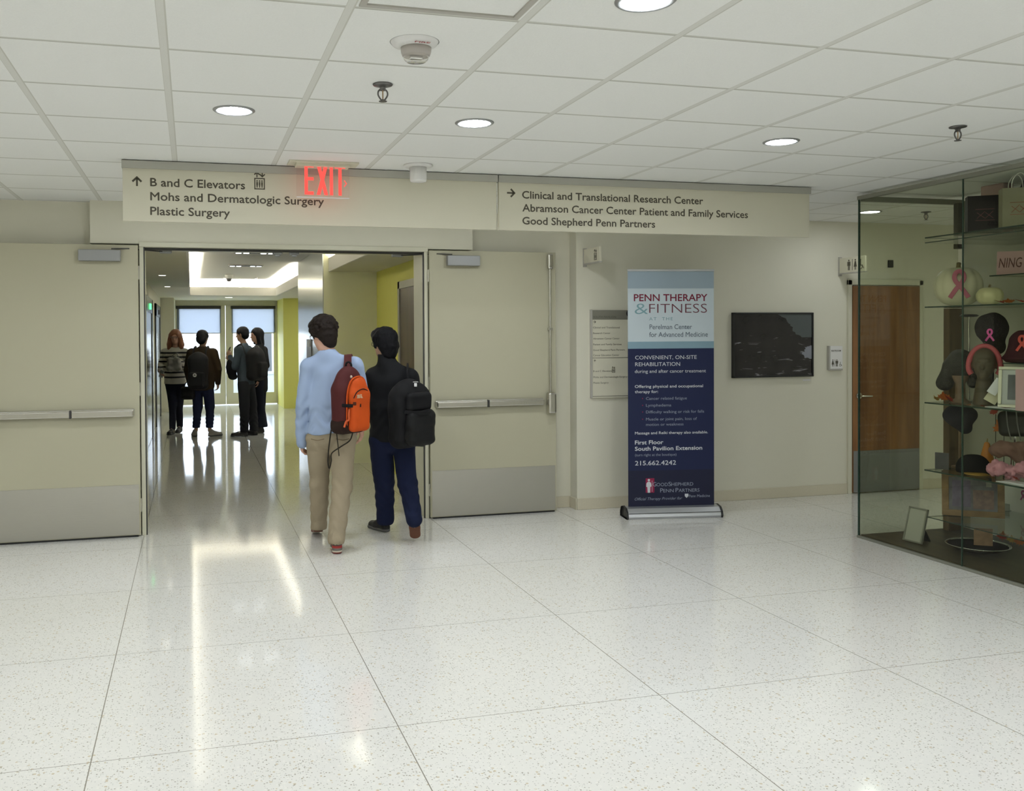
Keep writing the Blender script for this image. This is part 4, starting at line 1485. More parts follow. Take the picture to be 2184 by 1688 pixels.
# ================================================================== people
CYAW = -yaw      # people are laid out in a frame whose x is the photo's right and y its depth


def V3(p):
    return np.array(p, float)


def cloth(name, c, rough=0.9, bump=0.5, bscale=420, var=0.12):
    return mat(name, c, rough=rough, spec=0.15, bump=bump, bscale=bscale, var=var, vscale=7)


def hand_sdf(s, wrist, d, n, side, sc=1.0, curl=0.5, k=0.006):
    """palm, four unequal bent fingers and a thumb; d = finger direction, n = palm normal, side=+1/-1 thumb side"""
    M = frame_from(d, n)
    x, nn, dd = M[:, 0] * side, M[:, 1], M[:, 2]
    w = V3(wrist)
    P = lambda a, b, c: w + (x * a + nn * b + dd * c) * sc
    s.cone(P(0, 0, -0.01), P(0.002, 0, 0.03), 0.026 * sc, 0.027 * sc, 0.012, wide=x, ws=1.15)
    s.cone(P(0.0, 0, 0.03), P(0.0, 0.002, 0.082), 0.016 * sc, 0.015 * sc, 0.012, wide=x, ws=2.5)
    c1, c2 = math.sin(curl), math.cos(curl)
    e1, e2 = math.sin(curl * 2.1), math.cos(curl * 2.1)
    for a, L1, L2, r in ((0.029, 0.040, 0.040, 0.0085), (0.010, 0.045, 0.045, 0.009), (-0.010, 0.042, 0.042, 0.0086), (-0.029, 0.033, 0.032, 0.0076)):
        b0 = P(a, 0.001, 0.085)
        b1 = b0 + (nn * c1 * L1 + dd * c2 * L1 + x * a * 0.10) * sc
        b2 = b1 + (nn * e1 * L2 + dd * e2 * L2) * sc
        s.cone(b0, b1, r * sc, r * sc * 0.95, k)
        s.cone(b1, b2, r * sc * 0.95, r * sc * 0.8, 0.004)
    t0, t1, t2 = P(0.026, 0.004, 0.02), P(0.048, 0.016, 0.052), P(0.050, 0.028, 0.082)
    s.cone(t0, t1, 0.013 * sc, 0.010 * sc, 0.010)
    s.cone(t1, t2, 0.010 * sc, 0.0085 * sc, 0.004)


def head_sdf(s, c, face, sc=1.0, up=(0, 0, 1)):
    """cranium, jaw, nose, lips, brow, ears; face = direction the face looks"""
    f = V3(face)
    f /= np.linalg.norm(f)
    u = V3(up) - f * (V3(up) @ f)
    u /= np.linalg.norm(u)
    r = np.cross(f, u)
    c = V3(c)
    P = lambda a, b, d: c + (r * a + f * b + u * d) * sc
    R = np.stack([r, f, u], 1)
    s.ell(P(0, -0.012, 0.018), np.array((0.074, 0.094, 0.092)) * sc, R, 0.02)
    s.ell(P(0, 0.022, -0.035), np.array((0.060, 0.066, 0.078)) * sc, R, 0.03)
    s.ell(P(0, 0.058, -0.092), np.array((0.026, 0.022, 0.020)) * sc, R, 0.03)
    s.cone(P(0, 0.082, -0.002), P(0, 0.104, -0.036), 0.008 * sc, 0.013 * sc, 0.012)
    s.cone(P(-0.03, 0.078, 0.018), P(0.03, 0.078, 0.018), 0.011 * sc, 0.011 * sc, 0.014)
    s.cone(P(-0.018, 0.082, -0.062), P(0.018, 0.082, -0.062), 0.007 * sc, 0.007 * sc, 0.008)
    s.cone(P(-0.015, 0.080, -0.073), P(0.015, 0.080, -0.073), 0.007 * sc, 0.007 * sc, 0.006)
    for g in (-1, 1):
        s.ell(P(0.031 * g, 0.092, 0.000), np.array((0.014, 0.012, 0.010)) * sc, R, 0.008, op='s')
        s.ell(P(0.076 * g, -0.010, -0.012), np.array((0.011, 0.020, 0.034)) * sc, R, 0.008)
    return P, R


def eyes(P, sc, parent, iris=(0.05, 0.03, 0.02)):
    m = MATS.get('eye_white') or mat('eye_white', (0.38, 0.36, 0.34), rough=0.3)
    m2 = MATS.get('eye_iris') or mat('eye_iris', iris, rough=0.2)
    for g in (-1, 1):
        e = MB().sphere(P(0.031 * g, 0.078, 0.0), 0.0105 * sc, seg=14).build('eye', m, parent, smooth=True, world=False)
        MB().sphere(P(0.031 * g, 0.086, 0.0), 0.0058 * sc, seg=10).build('iris', m2, e, smooth=True, world=False)


def legs_sdf(s, J, r, k=0.03, waist=None):
    for sd in 'LR':
        h, kn, an = V3(J['hip' + sd]), V3(J['knee' + sd]), V3(J['ankle' + sd])
        s.cone(h, kn, r[0], r[1], k)
        s.cone(kn, an, r[1], r[2], k * 0.6)


def body_mesh(root, J, h=0.006, skin=SKIN, face=(0, 1, 0), neck_r=0.052, sc=1.0, up=(0, 0, 1), hands=None, eye=True, slim=0.86):
    """the whole figure as one continuous skin surface (mostly covered by the clothes)"""
    pts = [V3(p) for p in J.values()]
    lo = np.min(pts, 0) - 0.2
    hi = np.max(pts, 0) + 0.2
    s = Sdf(lo, hi, h)
    nk, hd = V3(J['neck']), V3(J['head'])
    sl, sr = V3(J['shL']), V3(J['shR'])
    pel = (V3(J['hipL']) + V3(J['hipR'])) / 2
    ch = (sl + sr) / 2
    ax = sr - sl
    axu = ax / np.linalg.norm(ax)
    s.cone(pel, pel * 0.5 + ch * 0.5, 0.085, 0.078, 0.04, axu, 1.45)
    s.cone(pel * 0.5 + ch * 0.5, ch + V3((0, 0, -0.05)), 0.08, 0.09, 0.04, axu, 1.5)
    s.cone(ch + V3((0, 0, -0.04)), nk, 0.06, neck_r * 0.95, 0.05)
    for a in (sl, sr):
        s.cone(ch + V3((0, 0, 0.02)), a, 0.055, 0.048, 0.04)
    for sd in 'LR':
        a, e, w = V3(J['sh' + sd]), V3(J['el' + sd]), V3(J['wr' + sd])
        s.cone(a, e, 0.046, 0.037, 0.02)
        s.cone(e, w, 0.038, 0.026, 0.01)
    legs_sdf(s, J, (0.076, 0.046, 0.030), 0.02)
    for sd in 'LR':
        a, t = V3(J['ankle' + sd]), V3(J['toe' + sd])
        s.cone(a, a * 0.35 + t * 0.65, 0.026, 0.018, 0.01)
    s.cone(nk + V3((0, 0, -0.03)), hd + V3((0, 0, -0.05)), neck_r, neck_r * 0.98, 0.02)
    P, R = head_sdf(s, hd, face, sc, up)
    for hnd in hands or []:
        hand_sdf(s, *hnd)
    o = s.build('body', skin, root, 1)
    if eye:
        eyes(P, sc, o)
    return o, P, R


def shoe(root, heel, toe, name, uppers, sole, length=0.28, roll_z=0.0, label=None):
    """shoe from heel point to toe point (both at the sole)"""
    heel, toe = V3(heel), V3(toe)
    d = toe - heel
    d /= np.linalg.norm(d)
    side = np.cross(d, V3((0, 0, 1)))
    if np.linalg.norm(side) < 1e-3:
        side = V3((1, 0, 0))
    side /= np.linalg.norm(side)
    n = np.cross(side, d)
    s = Sdf((-0.08, -0.06, -0.03), (0.08, length + 0.06, 0.16), 0.005)
    L = length
    s.cone((0, 0.035, 0.032), (0, L * 0.55, 0.034), 0.034, 0.036, 0.02)
    s.cone((0, L * 0.55, 0.034), (0.006, L - 0.045, 0.028), 0.038, 0.034, 0.02, (1, 0, 0), 1.15)
    s.cone((0, 0.04, 0.035), (0, 0.05, 0.085), 0.034, 0.036, 0.02)
    s.cone((0, 0.06, 0.08), (0, L * 0.5, 0.05), 0.034, 0.03, 0.02)
    s.cut_below(0.016)
    o = s.build(name, uppers, root, 1)
    M = Matrix(((side[0], d[0], n[0]), (side[1], d[1], n[1]), (side[2], d[2], n[2])))
    o.matrix_local = Matrix.Translation(heel) @ M.to_4x4()
    if label:
        o['label'] = label
    s = Sdf((-0.08, -0.06, -0.03), (0.08, length + 0.06, 0.08), 0.005)
    s.cone((0, 0.036, 0.012), (0, L * 0.5, 0.012), 0.038, 0.037, 0.02)
    s.cone((0, L * 0.5, 0.012), (0.005, L - 0.044, 0.012), 0.040, 0.040, 0.02, (1, 0, 0), 1.08)
    s.cut_below(0.0)
    s.cut_above(0.022)
    s.build('sole', sole, o, 0)
    return o


def glasses(P, root, parent, m):
    b = MB()
    for g in (-1, 1):
        pts = [P(0.031 * g + 0.024 * math.cos(t), 0.100, 0.0 + 0.019 * math.sin(t)) for t in [i * 6.2832 / 16 for i in range(17)]]
        b.tube(pts, 0.0018, 6)
        b.tube([P(0.055 * g, 0.100, 0.004), P(0.076 * g, 0.06, 0.006), P(0.080 * g, -0.01, 0.006)], 0.0018, 6)
    b.tube([P(-0.008, 0.100, 0.003), P(0.008, 0.100, 0.003)], 0.0018, 6)
    return b.build('glasses', m, parent, world=False)


HAIRD = mat('hair_dark_brown', (0.014, 0.0085, 0.006), rough=0.6, spec=0.2, bump=0.5, bscale=220)
HAIRB = mat('hair_black', (0.005, 0.005, 0.0065), rough=0.6, spec=0.15, bump=0.3, bscale=260)
HAIRR = mat('hair_auburn', (0.20, 0.075, 0.035), rough=0.5, spec=0.35, bump=0.7, bscale=120, var=0.3)


# ------------------------------------------------------------------ person in the light blue sweater
r1 = empty('person', (1.008, 7.0, 0), 'person seen from behind in a light blue sweater and khaki trousers, walking through the doorway', 'person', rotz=CYAW)
J = dict(head=(-0.035, 0.045, 1.640), neck=(0.008, 0.0, 1.515), shL=(-0.140, 0, 1.375), shR=(0.205, 0.0, 1.385), elL=(-0.186, -0.01, 1.095), elR=(0.262, 0.05, 1.12),
         wrL=(-0.200, 0.045, 0.83), wrR=(0.258, 0.13, 0.935), hipL=(-0.055, 0.0, 0.88), hipR=(0.11, -0.01, 0.88), kneeL=(-0.085, 0.15, 0.475), kneeR=(0.115, -0.04, 0.46),
         ankleL=(-0.105, 0.29, 0.11), ankleR=(0.085, -0.235, 0.115), toeL=(-0.13, 0.45, 0.03), toeR=(0.10, -0.09, 0.035))
fdir = (-0.62, 0.74, -0.30)
bd, P, R = body_mesh(r1, J, 0.006, SKIN, fdir, 0.056, 1.0, (-0.1, 0.1, 1),
                     [((-0.205, 0.045, 0.815), (-0.05, 0.45, -0.9), (0.9, 0.2, 0), 1, 1.0, 0.7), ((0.255, 0.135, 0.925), (0.02, -0.12, -1), (-0.9, 0.2, 0.0), 1, 1.0, 0.45)])
glasses(P, r1, bd, BLACK)
s = Sdf((-0.19, -0.14, 1.5), (0.12, 0.2, 1.85), 0.005)
pt = lambda a, b, d: P(a, b, d)
s.ell(pt(0, -0.022, 0.050), (0.098, 0.112, 0.094), R, 0.02)
s.ell(pt(0, -0.060, -0.010), (0.086, 0.075, 0.085), R, 0.02)
s.ell(pt(0, 0.045, 0.088), (0.078, 0.060, 0.045), R, 0.03)
s.ell(pt(0, -0.075, -0.065), (0.064, 0.045, 0.070), R, 0.02)
s.ell(pt(0, -0.02, 0.085), (0.080, 0.085, 0.070), R, 0.02)
for g in (-1, 1):
    s.cone(pt(0.074 * g, 0.012, 0.03), pt(0.076 * g, 0.010, -0.028), 0.020, 0.010, 0.015)
rs = np.random.RandomState(4)
for i in range(190):                                    # curls
    v = rs.normal(size=3)
    v /= np.linalg.norm(v)
    if v[2] < -0.75 or (v[1] > 0.55 and v[2] < 0.25):
        continue
    s.ell(pt(0.090 * v[0], -0.022 + 0.106 * v[1], 0.040 + 0.092 * v[2]), np.array((0.021, 0.021, 0.017)) * rs.uniform(0.75, 1.3), None, 0.003)
s.noise(0.003, 120, 3)
s.build('hair', HAIRD, bd, 0)
# sweater
SW = cloth('sweater_blue', (0.36, 0.455, 0.64), bump=0.35, bscale=520, var=0.05)
s = Sdf((-0.32, -0.22, 0.68), (0.38, 0.30, 1.58), 0.006)
s.cone((0.028, 0.0, 0.90), (0.03, 0, 1.10), 0.130, 0.120, 0.03, (1, 0, 0), 1.48)
s.cone((0.03, 0, 1.10), (0.035, 0, 1.33), 0.115, 0.112, 0.05, (1, 0, 0), 1.50)
s.cone((0.032, 0, 1.34), (0.010, 0.0, 1.475), 0.088, 0.066, 0.06, (1, 0, 0), 1.15)
s.cone((0.01, 0.0, 1.44), (-0.140, 0, 1.385), 0.062, 0.072, 0.05)
s.cone((0.02, 0.0, 1.44), (0.205, 0, 1.395), 0.062, 0.070, 0.05)
s.cone((-0.140, 0, 1.375), (-0.186, -0.01, 1.095), 0.074, 0.061, 0.022)
s.cone((-0.186, -0.01, 1.095), (-0.204, 0.04, 0.80), 0.060, 0.045, 0.012)
s.cone((0.205, 0, 1.385), (0.262, 0.05, 1.12), 0.074, 0.058, 0.022)
s.cone((0.262, 0.05, 1.12), (0.258, 0.13, 0.935), 0.056, 0.044, 0.008)
s.noise(0.005, 17, 4, (1, 1, 0.6))
s.noise(0.0055, 30, 14, (1, 1, 0.3))
s.noise(0.003, 55, 24, (0.6, 0.6, 0.5))
s.creases(0.86, 1.10, 0.007, 2.2, -0.14, 0.3, 1)
s.creases(0.80, 1.20, 0.0035, 4, -0.4, -0.13, 2)
s.cone((0.004, 0.0, 1.47), (-0.01, 0.012, 1.62), 0.055, 0.062, 0.004, op='s')
s.cut_plane((0.03, 0, 0.872), (0.0, 0.0, -1)) if False else None
Pm = np.meshgrid(*s.ax, indexing='ij', sparse=True)
hem = 0.878 + 0.010 * np.sin(Pm[0] * 22) + 0 * Pm[1]
body_zone = (Pm[0] > -0.152) & (Pm[0] < 0.215)
s.S = np.where(body_zone, np.maximum(s.S, (hem - Pm[2]).astype(np.float32)), s.S)
s.build('sweater', SW, bd, 1)
# khaki trousers
KH = cloth('khaki_twill', (0.39, 0.325, 0.225), bump=0.5, bscale=300, var=0.10)
s = Sdf((-0.26, -0.42, 0.02), (0.30, 0.48, 1.02), 0.006)
s.cone((0.033, 0.0, 0.96), (0.030, 0.0, 0.86), 0.112, 0.120, 0.03, (1, 0, 0), 1.52)
s.cone((-0.062, 0.01, 0.84), (-0.083, 0.15, 0.475), 0.108, 0.073, 0.02)
s.cone((-0.083, 0.15, 0.475), (-0.108, 0.285, 0.085), 0.073, 0.066, 0.02)
s.cone((0.118, -0.01, 0.84), (0.112, -0.04, 0.46), 0.108, 0.074, 0.02)
s.cone((0.112, -0.04, 0.46), (0.085, -0.232, 0.105), 0.074, 0.066, 0.02)
s.noise(0.003, 15, 9)
s.noise(0.003, 42, 31, (0.35, 0.35, 1.2))
s.creases(0.12, 0.56, 0.0045, 5, 0.02, 0.3, 3)
s.creases(0.08, 0.50, 0.0035, 4, -0.3, 0.0, 5)
s.creases(0.70, 0.95, 0.003, 3, -0.3, 0.3, 8)
s.cone((-0.11, 0.29, 0.02), (-0.110, 0.285, 0.078), 0.050, 0.050, 0.004, op='s')
s.cone((0.083, -0.235, 0.03), (0.085, -0.234, 0.098), 0.050, 0.050, 0.004, op='s')
s.cut_above(0.965)
s.cut_below(0.072)
tr = s.build('trousers', KH, bd, 1)
for x in (-0.06, 0.13):
    MB().tube([(x - 0.05, -0.1255, 0.845), (x, -0.131, 0.835), (x + 0.05, -0.1255, 0.845)], 0.003, 6).build('pocket_seam', cloth('khaki_seam', (0.20, 0.15, 0.09)) if 'khaki_seam' not in MATS else MATS['khaki_seam'], tr, world=False)
SHOE1 = bands('shoe_grey_red', 'Z', [(-1, (0.17, 0.16, 0.14)), (0.040, (0.42, 0.045, 0.04)), (0.058, (0.13, 0.135, 0.125))], rough=0.8)
SOLE1 = bands('sole_cream_red', 'Z', [(-1, (0.22, 0.03, 0.025)), (0.010, (0.55, 0.49, 0.38))], rough=0.7)
shoe(bd, (0.098, -0.268, 0.004), (0.055, 0.0, 0.004), 'shoe', SHOE1, SOLE1, label='grey shoe with a red heel stripe')
shoe(bd, (-0.105, 0.245, 0.055), (-0.165, 0.50, 0.004), 'shoe', mat('shoe_brown', (0.10, 0.045, 0.03), rough=0.7), mat('sole_brown', (0.16, 0.07, 0.05), rough=0.8), label='brown shoe')

# ------------------------------------------------------------------ maroon and orange backpack
MAR = cloth('nylon_maroon', (0.085, 0.020, 0.020), rough=0.6, bump=0.3, bscale=500)
ORG = cloth('nylon_orange', (0.60, 0.085, 0.012), rough=0.6, bump=0.25, bscale=500)
BLKN = cloth('nylon_black', (0.011, 0.011, 0.012), rough=0.65, bump=0.3, bscale=400)
STRAPD = cloth('strap_dark', (0.035, 0.030, 0.022), rough=0.8)
ORGL = cloth('orange_cord', (0.70, 0.14, 0.05))
n_ = V3((0.80, -0.60, 0))
t_ = V3((0.60, 0.80, 0))
Rb = np.stack([t_, n_, V3((0, 0, 1))], 1)
w1 = bpy.data.objects.new('tmp', None)


def to_world(root, p):
    return Matrix.Translation(root.location) @ root.rotation_euler.to_matrix().to_4x4() @ Vector(p)


bp1 = empty('backpack', to_world(r1, (0.185, -0.21, 0.91)), 'maroon backpack with an orange front pocket, hung on the shoulder of the person in blue', 'backpack', rotz=CYAW)
off = V3((0.185, -0.21, 0.91))
c0 = V3((0.185, -0.235, 1.15)) - off
Q = lambda a, b, z: c0 + t_ * a + n_ * b + V3((0, 0, z))
s = Sdf((-0.30, -0.34, -0.03), (0.30, 0.34, 0.56), 0.006)
s.box(Q(0, 0, -0.06), (0.140, 0.078, 0.185), 0.06, Rb, 0.05)
s.ell(Q(0, 0, 0.10), (0.134, 0.078, 0.155), Rb, 0.05)
s.noise(0.004, 20, 2)
mb_ = s.build('main_bag', MAR, bp1, 1)
s = Sdf((-0.30, -0.34, -0.03), (0.30, 0.34, 0.56), 0.006)
s.box(Q(0.004, 0.098, -0.075), (0.098, 0.046, 0.155), 0.042, Rb, 0.04)
s.ell(Q(0.004, 0.094, 0.07), (0.094, 0.046, 0.105), Rb, 0.04)
s.noise(0.0035, 26, 6)
fp = s.build('front_pocket', ORG, bp1, 1)
# lower dark base panel and piping
s = Sdf((-0.30, -0.34, -0.03), (0.30, 0.34, 0.3), 0.006)
s.box(Q(-0.002, 0.002, -0.185), (0.1425, 0.082, 0.065), 0.055, Rb, 0.03)
s.build('base_panel', cloth('nylon_brown', (0.030, 0.016, 0.012), rough=0.7), bp1, 1)
MB().tube([Q(-0.10, 0.075, -0.20), Q(-0.110, 0.085, -0.08), Q(-0.108, 0.088, 0.05), Q(-0.08, 0.095, 0.14), Q(-0.02, 0.105, 0.175), Q(0.05, 0.105, 0.16), Q(0.09, 0.10, 0.10)], 0.006, 8).build('zip_piping', ORG, fp, world=False)
MB().tube([Q(-0.088, 0.133, 0.02), Q(-0.06, 0.141, 0.065), Q(0.0, 0.146, 0.085), Q(0.06, 0.140, 0.065), Q(0.088, 0.132, 0.02)], 0.0035, 8).build('pocket_zip', BLKN, fp, world=False)
MB().tube([Q(-0.135, 0.03, -0.03), Q(-0.10, 0.108, -0.035), Q(-0.02, 0.142, -0.035)], 0.004, 6, flat=(0.004, 0.012)).build('compression_strap', BLKN, bp1, world=False)
MB().tube([Q(-0.100, 0.10, -0.06), Q(-0.115, 0.108, -0.10), Q(-0.112, 0.105, -0.135), Q(-0.125, 0.09, -0.15), Q(-0.14, 0.085, -0.19)], 0.007, 8).build('zip_pull', ORGL, bp1, world=False)
MB().sphere(Q(-0.06, 0.085, 0.175), 0.009, (1, 1, 1.3)).build('zip_pull', MATS['hair_auburn'] if False else mat('pull_cream', (0.6, 0.5, 0.4)), bp1, smooth=True, world=False)
MB().box(Q(-0.075, 0.130, -0.02) - 0.012, Q(-0.075, 0.130, -0.02) + 0.012, 0.004).build('lash_tab', cloth('tab_brown', (0.10, 0.03, 0.015)), fp, world=False)
# emblem on the pocket
b = MB()
lo_, lu, lv = Q(-0.030, 0.1425, 0.018), t_, V3((0, 0, 1))
for rr in (0.030, 0.021, 0.012):
    for i in range(6):
        a0, a1 = [math.pi / 2 * (i + q) / 6 for q in (0, 1)]
        r_0 = rr - 0.006
        b.poly([(r_0 * math.cos(a0), r_0 * math.sin(a0)), (rr * math.cos(a0), rr * math.sin(a0)), (rr * math.cos(a1), rr * math.sin(a1)), (r_0 * math.cos(a1), r_0 * math.sin(a1))], lo_, lu, lv, 0.006)
for i in range(3):
    b.poly([(-0.034, 0.002 + i * 0.009), (-0.004, 0.002 + i * 0.009), (-0.004, 0.008 + i * 0.009), (-0.034, 0.008 + i * 0.009)], lo_, lu, lv, 0.006)
b.keep = False
b.build('emblem', mat('emblem_cream', (0.65, 0.52, 0.34)), fp, world=False)
# shoulder strap and hanging straps
O = lambda *p: V3(p) - off
MB().tube([O(0.17, -0.155, 1.38), O(0.172, -0.115, 1.43), O(0.168, -0.06, 1.465), O(0.165, 0.0, 1.478), O(0.17, 0.06, 1.455), O(0.18, 0.105, 1.38), O(0.19, 0.12, 1.25), O(0.21, 0.06, 1.10), O(0.22, -0.08, 0.99)], 0.02, 8, flat=(0.028, 0.006)).build('shoulder_strap', MAR, bp1, world=False)
MB().tube([O(0.175, -0.19, 1.36), O(0.165, -0.20, 1.41), O(0.185, -0.205, 1.43), O(0.205, -0.20, 1.41), O(0.20, -0.19, 1.36)], 0.008, 8).build('grab_handle', BLKN, bp1, world=False)
MB().tube([O(0.080, -0.16, 1.00), O(0.088, -0.165, 0.90), O(0.098, -0.165, 0.80), O(0.105, -0.16, 0.72)], 0.01, 6, flat=(0.010, 0.003)).build('loose_strap', STRAPD, bp1, world=False)
MB().tube([O(0.065, -0.155, 1.02), O(0.045, -0.16, 0.90), O(0.028, -0.16, 0.78), O(0.02, -0.155, 0.68), O(0.03, -0.155, 0.625), O(0.045, -0.155, 0.68), O(0.05, -0.158, 0.74), O(0.12, -0.16, 0.79), O(0.19, -0.165, 0.84), O(0.215, -0.17, 0.92)], 0.005, 8).build('loose_strap', STRAPD, bp1, world=False)

# ------------------------------------------------------------------ person in the black jacket
r2 = empty('person', (1.5, 7.197, 0), 'person seen from behind in a black jacket and navy trousers, walking with a lifted heel', 'person', rotz=CYAW)
J = dict(head=(-0.002, 0.03, 1.560), neck=(0.022, 0.0, 1.425), shL=(-0.088, 0.02, 1.285), shR=(0.205, 0.0, 1.285), elL=(-0.110, 0.07, 1.03), elR=(0.262, 0.05, 1.03),
         wrL=(-0.075, 0.25, 0.96), wrR=(0.245, 0.16, 0.83), hipL=(-0.03, 0.0, 0.80), hipR=(0.145, 0.0, 0.80), kneeL=(-0.012, 0.12, 0.43), kneeR=(0.180, -0.02, 0.43),
         ankleL=(-0.008, 0.17, 0.10), ankleR=(0.243, -0.27, 0.19), toeL=(-0.13, 0.30, 0.03), toeR=(0.241, -0.20, 0.10))
bd, P, R = body_mesh(r2, J, 0.006, SKIN2, (-0.66, 0.75, -0.05), 0.052, 0.96, (0, 0, 1),
                     [((-0.075, 0.25, 0.96), (0.1, 0.9, 0.2), (0, 0.2, -1), 1, 0.95, 0.7), ((0.245, 0.16, 0.83), (0, 0.1, -1), (-0.9, 0.2, 0), 1, 0.95, 0.5)])
glasses(P, r2, bd, BLACK)
s = Sdf((-0.14, -0.12, 1.40), (0.14, 0.19, 1.72), 0.005)
s.ell(P(0, -0.020, 0.045), (0.098, 0.108, 0.094), R, 0.02)
s.ell(P(0, -0.058, -0.015), (0.090, 0.074, 0.085), R, 0.02)
s.ell(P(0, -0.07, -0.080), (0.066, 0.045, 0.070), R, 0.02)
s.ell(P(0, 0.05, 0.075), (0.080, 0.055, 0.05), R, 0.03)
for g in (-1, 1):
    s.cone(P(0.078 * g, 0.02, 0.04), P(0.080 * g, 0.012, -0.03), 0.022, 0.012, 0.015)
s.noise(0.004, 110, 3, (1, 1, 0.5))
s.noise(0.002, 200, 5, (1, 1, 0.5))
s.build('hair', HAIRB, bd, 0)
JK = cloth('jacket_black', (0.012, 0.0125, 0.014), rough=0.75, bump=0.3)
s = Sdf((-0.26, -0.20, 0.70), (0.38, 0.36, 1.50), 0.006)
s.cone((0.062, 0.0, 0.80), (0.06, 0, 1.02), 0.122, 0.120, 0.03, (1, 0, 0), 1.5)
s.cone((0.06, 0, 1.02), (0.06, 0, 1.24), 0.120, 0.112, 0.05, (1, 0, 0), 1.45)
s.cone((0.058, 0, 1.25), (0.025, 0.0, 1.40), 0.085, 0.066, 0.06)
s.cone((0.03, 0, 1.36), (-0.088, 0.02, 1.29), 0.06, 0.066, 0.05)
s.cone((0.04, 0, 1.36), (0.205, 0, 1.29), 0.062, 0.068, 0.05)
s.cone((-0.088, 0.02, 1.285), (-0.110, 0.07, 1.03), 0.068, 0.056, 0.02)
s.cone((-0.110, 0.07, 1.03), (-0.078, 0.23, 0.965), 0.056, 0.046, 0.01)
s.cone((0.205, 0, 1.285), (0.262, 0.05, 1.03), 0.070, 0.058, 0.02)
s.cone((0.262, 0.05, 1.03), (0.247, 0.15, 0.85), 0.056, 0.046, 0.01)
s.cone((0.018, 0.0, 1.40), (0.012, 0.008, 1.49), 0.070, 0.068, 0.02)
s.noise(0.005, 18, 14)
s.noise(0.004, 36, 15, (0.8, 0.8, 0.5))
s.creases(0.82, 1.1, 0.004, 3, seed=4)
s.cone((0.016, 0.0, 1.42), (0.010, 0.01, 1.60), 0.048, 0.050, 0.004, op='s')
s.cut_below(0.775)
s.cut_above(1.475)
s.build('jacket', JK, bd, 1)
NV = cloth('navy_denim', (0.012, 0.017, 0.046), rough=0.85, bump=0.4, bscale=350)
s = Sdf((-0.22, -0.42, 0.02), (0.36, 0.36, 0.95), 0.006)
s.cone((0.058, 0.0, 0.90), (0.058, 0.0, 0.79), 0.108, 0.115, 0.03, (1, 0, 0), 1.45)
s.cone((-0.035, 0.0, 0.77), (-0.012, 0.12, 0.43), 0.098, 0.082, 0.02)
s.cone((-0.012, 0.12, 0.43), (-0.006, 0.165, 0.105), 0.080, 0.074, 0.02)
s.cone((0.150, 0.0, 0.77), (0.182, -0.02, 0.43), 0.096, 0.076, 0.02)
s.cone((0.182, -0.02, 0.43), (0.240, -0.262, 0.19), 0.076, 0.066, 0.02)
s.noise(0.004, 16, 21)
s.noise(0.003, 40, 22, (0.5, 0.5, 1.1))
s.creases(0.12, 0.5, 0.0025, 5, seed=7)
s.cone((-0.006, 0.17, 0.04), (-0.006, 0.168, 0.10), 0.056, 0.056, 0.004, op='s')
s.cut_below(0.062)
s.build('trousers', NV, bd, 1)
shoe(bd, (0.015, 0.155, 0.004), (-0.145, 0.345, 0.004), 'shoe', mat('shoe_black', (0.010, 0.010, 0.011), rough=0.6), mat('sole_pale', (0.10, 0.10, 0.095), rough=0.7), 0.27, label='black shoe')
shoe(bd, (0.246, -0.305, 0.215), (0.238, -0.155, 0.006), 'shoe', MATS['shoe_black'], mat('sole_tan', (0.155, 0.062, 0.035), rough=0.8), 0.25, label='black shoe with a brown sole turned to the viewer')

# big black backpack
bp2 = empty('backpack', to_world(r2, (0.24, -0.2, 0.74)), 'bulky black backpack on the person in the black jacket', 'backpack', rotz=CYAW)
off = V3((0.24, -0.2, 0.74))
n_ = V3((0.62, -0.785, 0))
t_ = V3((0.785, 0.62, 0))
Rb = np.stack([t_, n_, V3((0, 0, 1))], 1)
c0 = V3((0.205, -0.205, 1.01)) - off
Q = lambda a, b, z: c0 + t_ * a + n_ * b + V3((0, 0, z))
s = Sdf((-0.34, -0.34, -0.05), (0.34, 0.34, 0.60), 0.006)
s.box(Q(0, 0, -0.02), (0.165, 0.095, 0.235), 0.07, Rb, 0.05)
s.ell(Q(0, 0, 0.12), (0.150, 0.09, 0.16), Rb, 0.05)
s.noise(0.008, 18, 12)
s.noise(0.004, 38, 13)
mbag = s.build('main_bag', BLKN, bp2, 1)
s = Sdf((-0.34, -0.34, -0.05), (0.34, 0.34, 0.60), 0.006)
s.box(Q(0.01, 0.125, -0.10), (0.125, 0.055, 0.135), 0.05, Rb, 0.04)
s.noise(0.009, 24, 16)
s.noise(0.004, 48, 17)
s.build('front_pocket', cloth('nylon_black_shiny', (0.013, 0.013, 0.013), rough=0.42), bp2, 1)
s = Sdf((-0.34, -0.34, -0.05), (0.34, 0.34, 0.60), 0.006)
s.box(Q(0.01, 0.105, 0.10), (0.115, 0.040, 0.075), 0.035, Rb, 0.04)
s.noise(0.004, 28, 18)
s.build('upper_pocket', BLKN, bp2, 1)
b = MB().tube([Q(-0.12, 0.10, 0.03), Q(-0.05, 0.172, 0.02), Q(0.07, 0.172, 0.015), Q(0.15, 0.09, 0.02)], 0.01, 6, flat=(0.004, 0.014))
b.build('compression_strap', BLKN, bp2, world=False)
MB().box(Q(0.11, 0.13, 0.0) - V3((0.016, 0.010, 0.022)), Q(0.11, 0.13, 0.0) + V3((0.016, 0.010, 0.022)), 0.005).build('buckle', mat('buckle_grey', (0.20, 0.20, 0.19), rough=0.3), bp2, world=False)
O = lambda *p: V3(p) - off
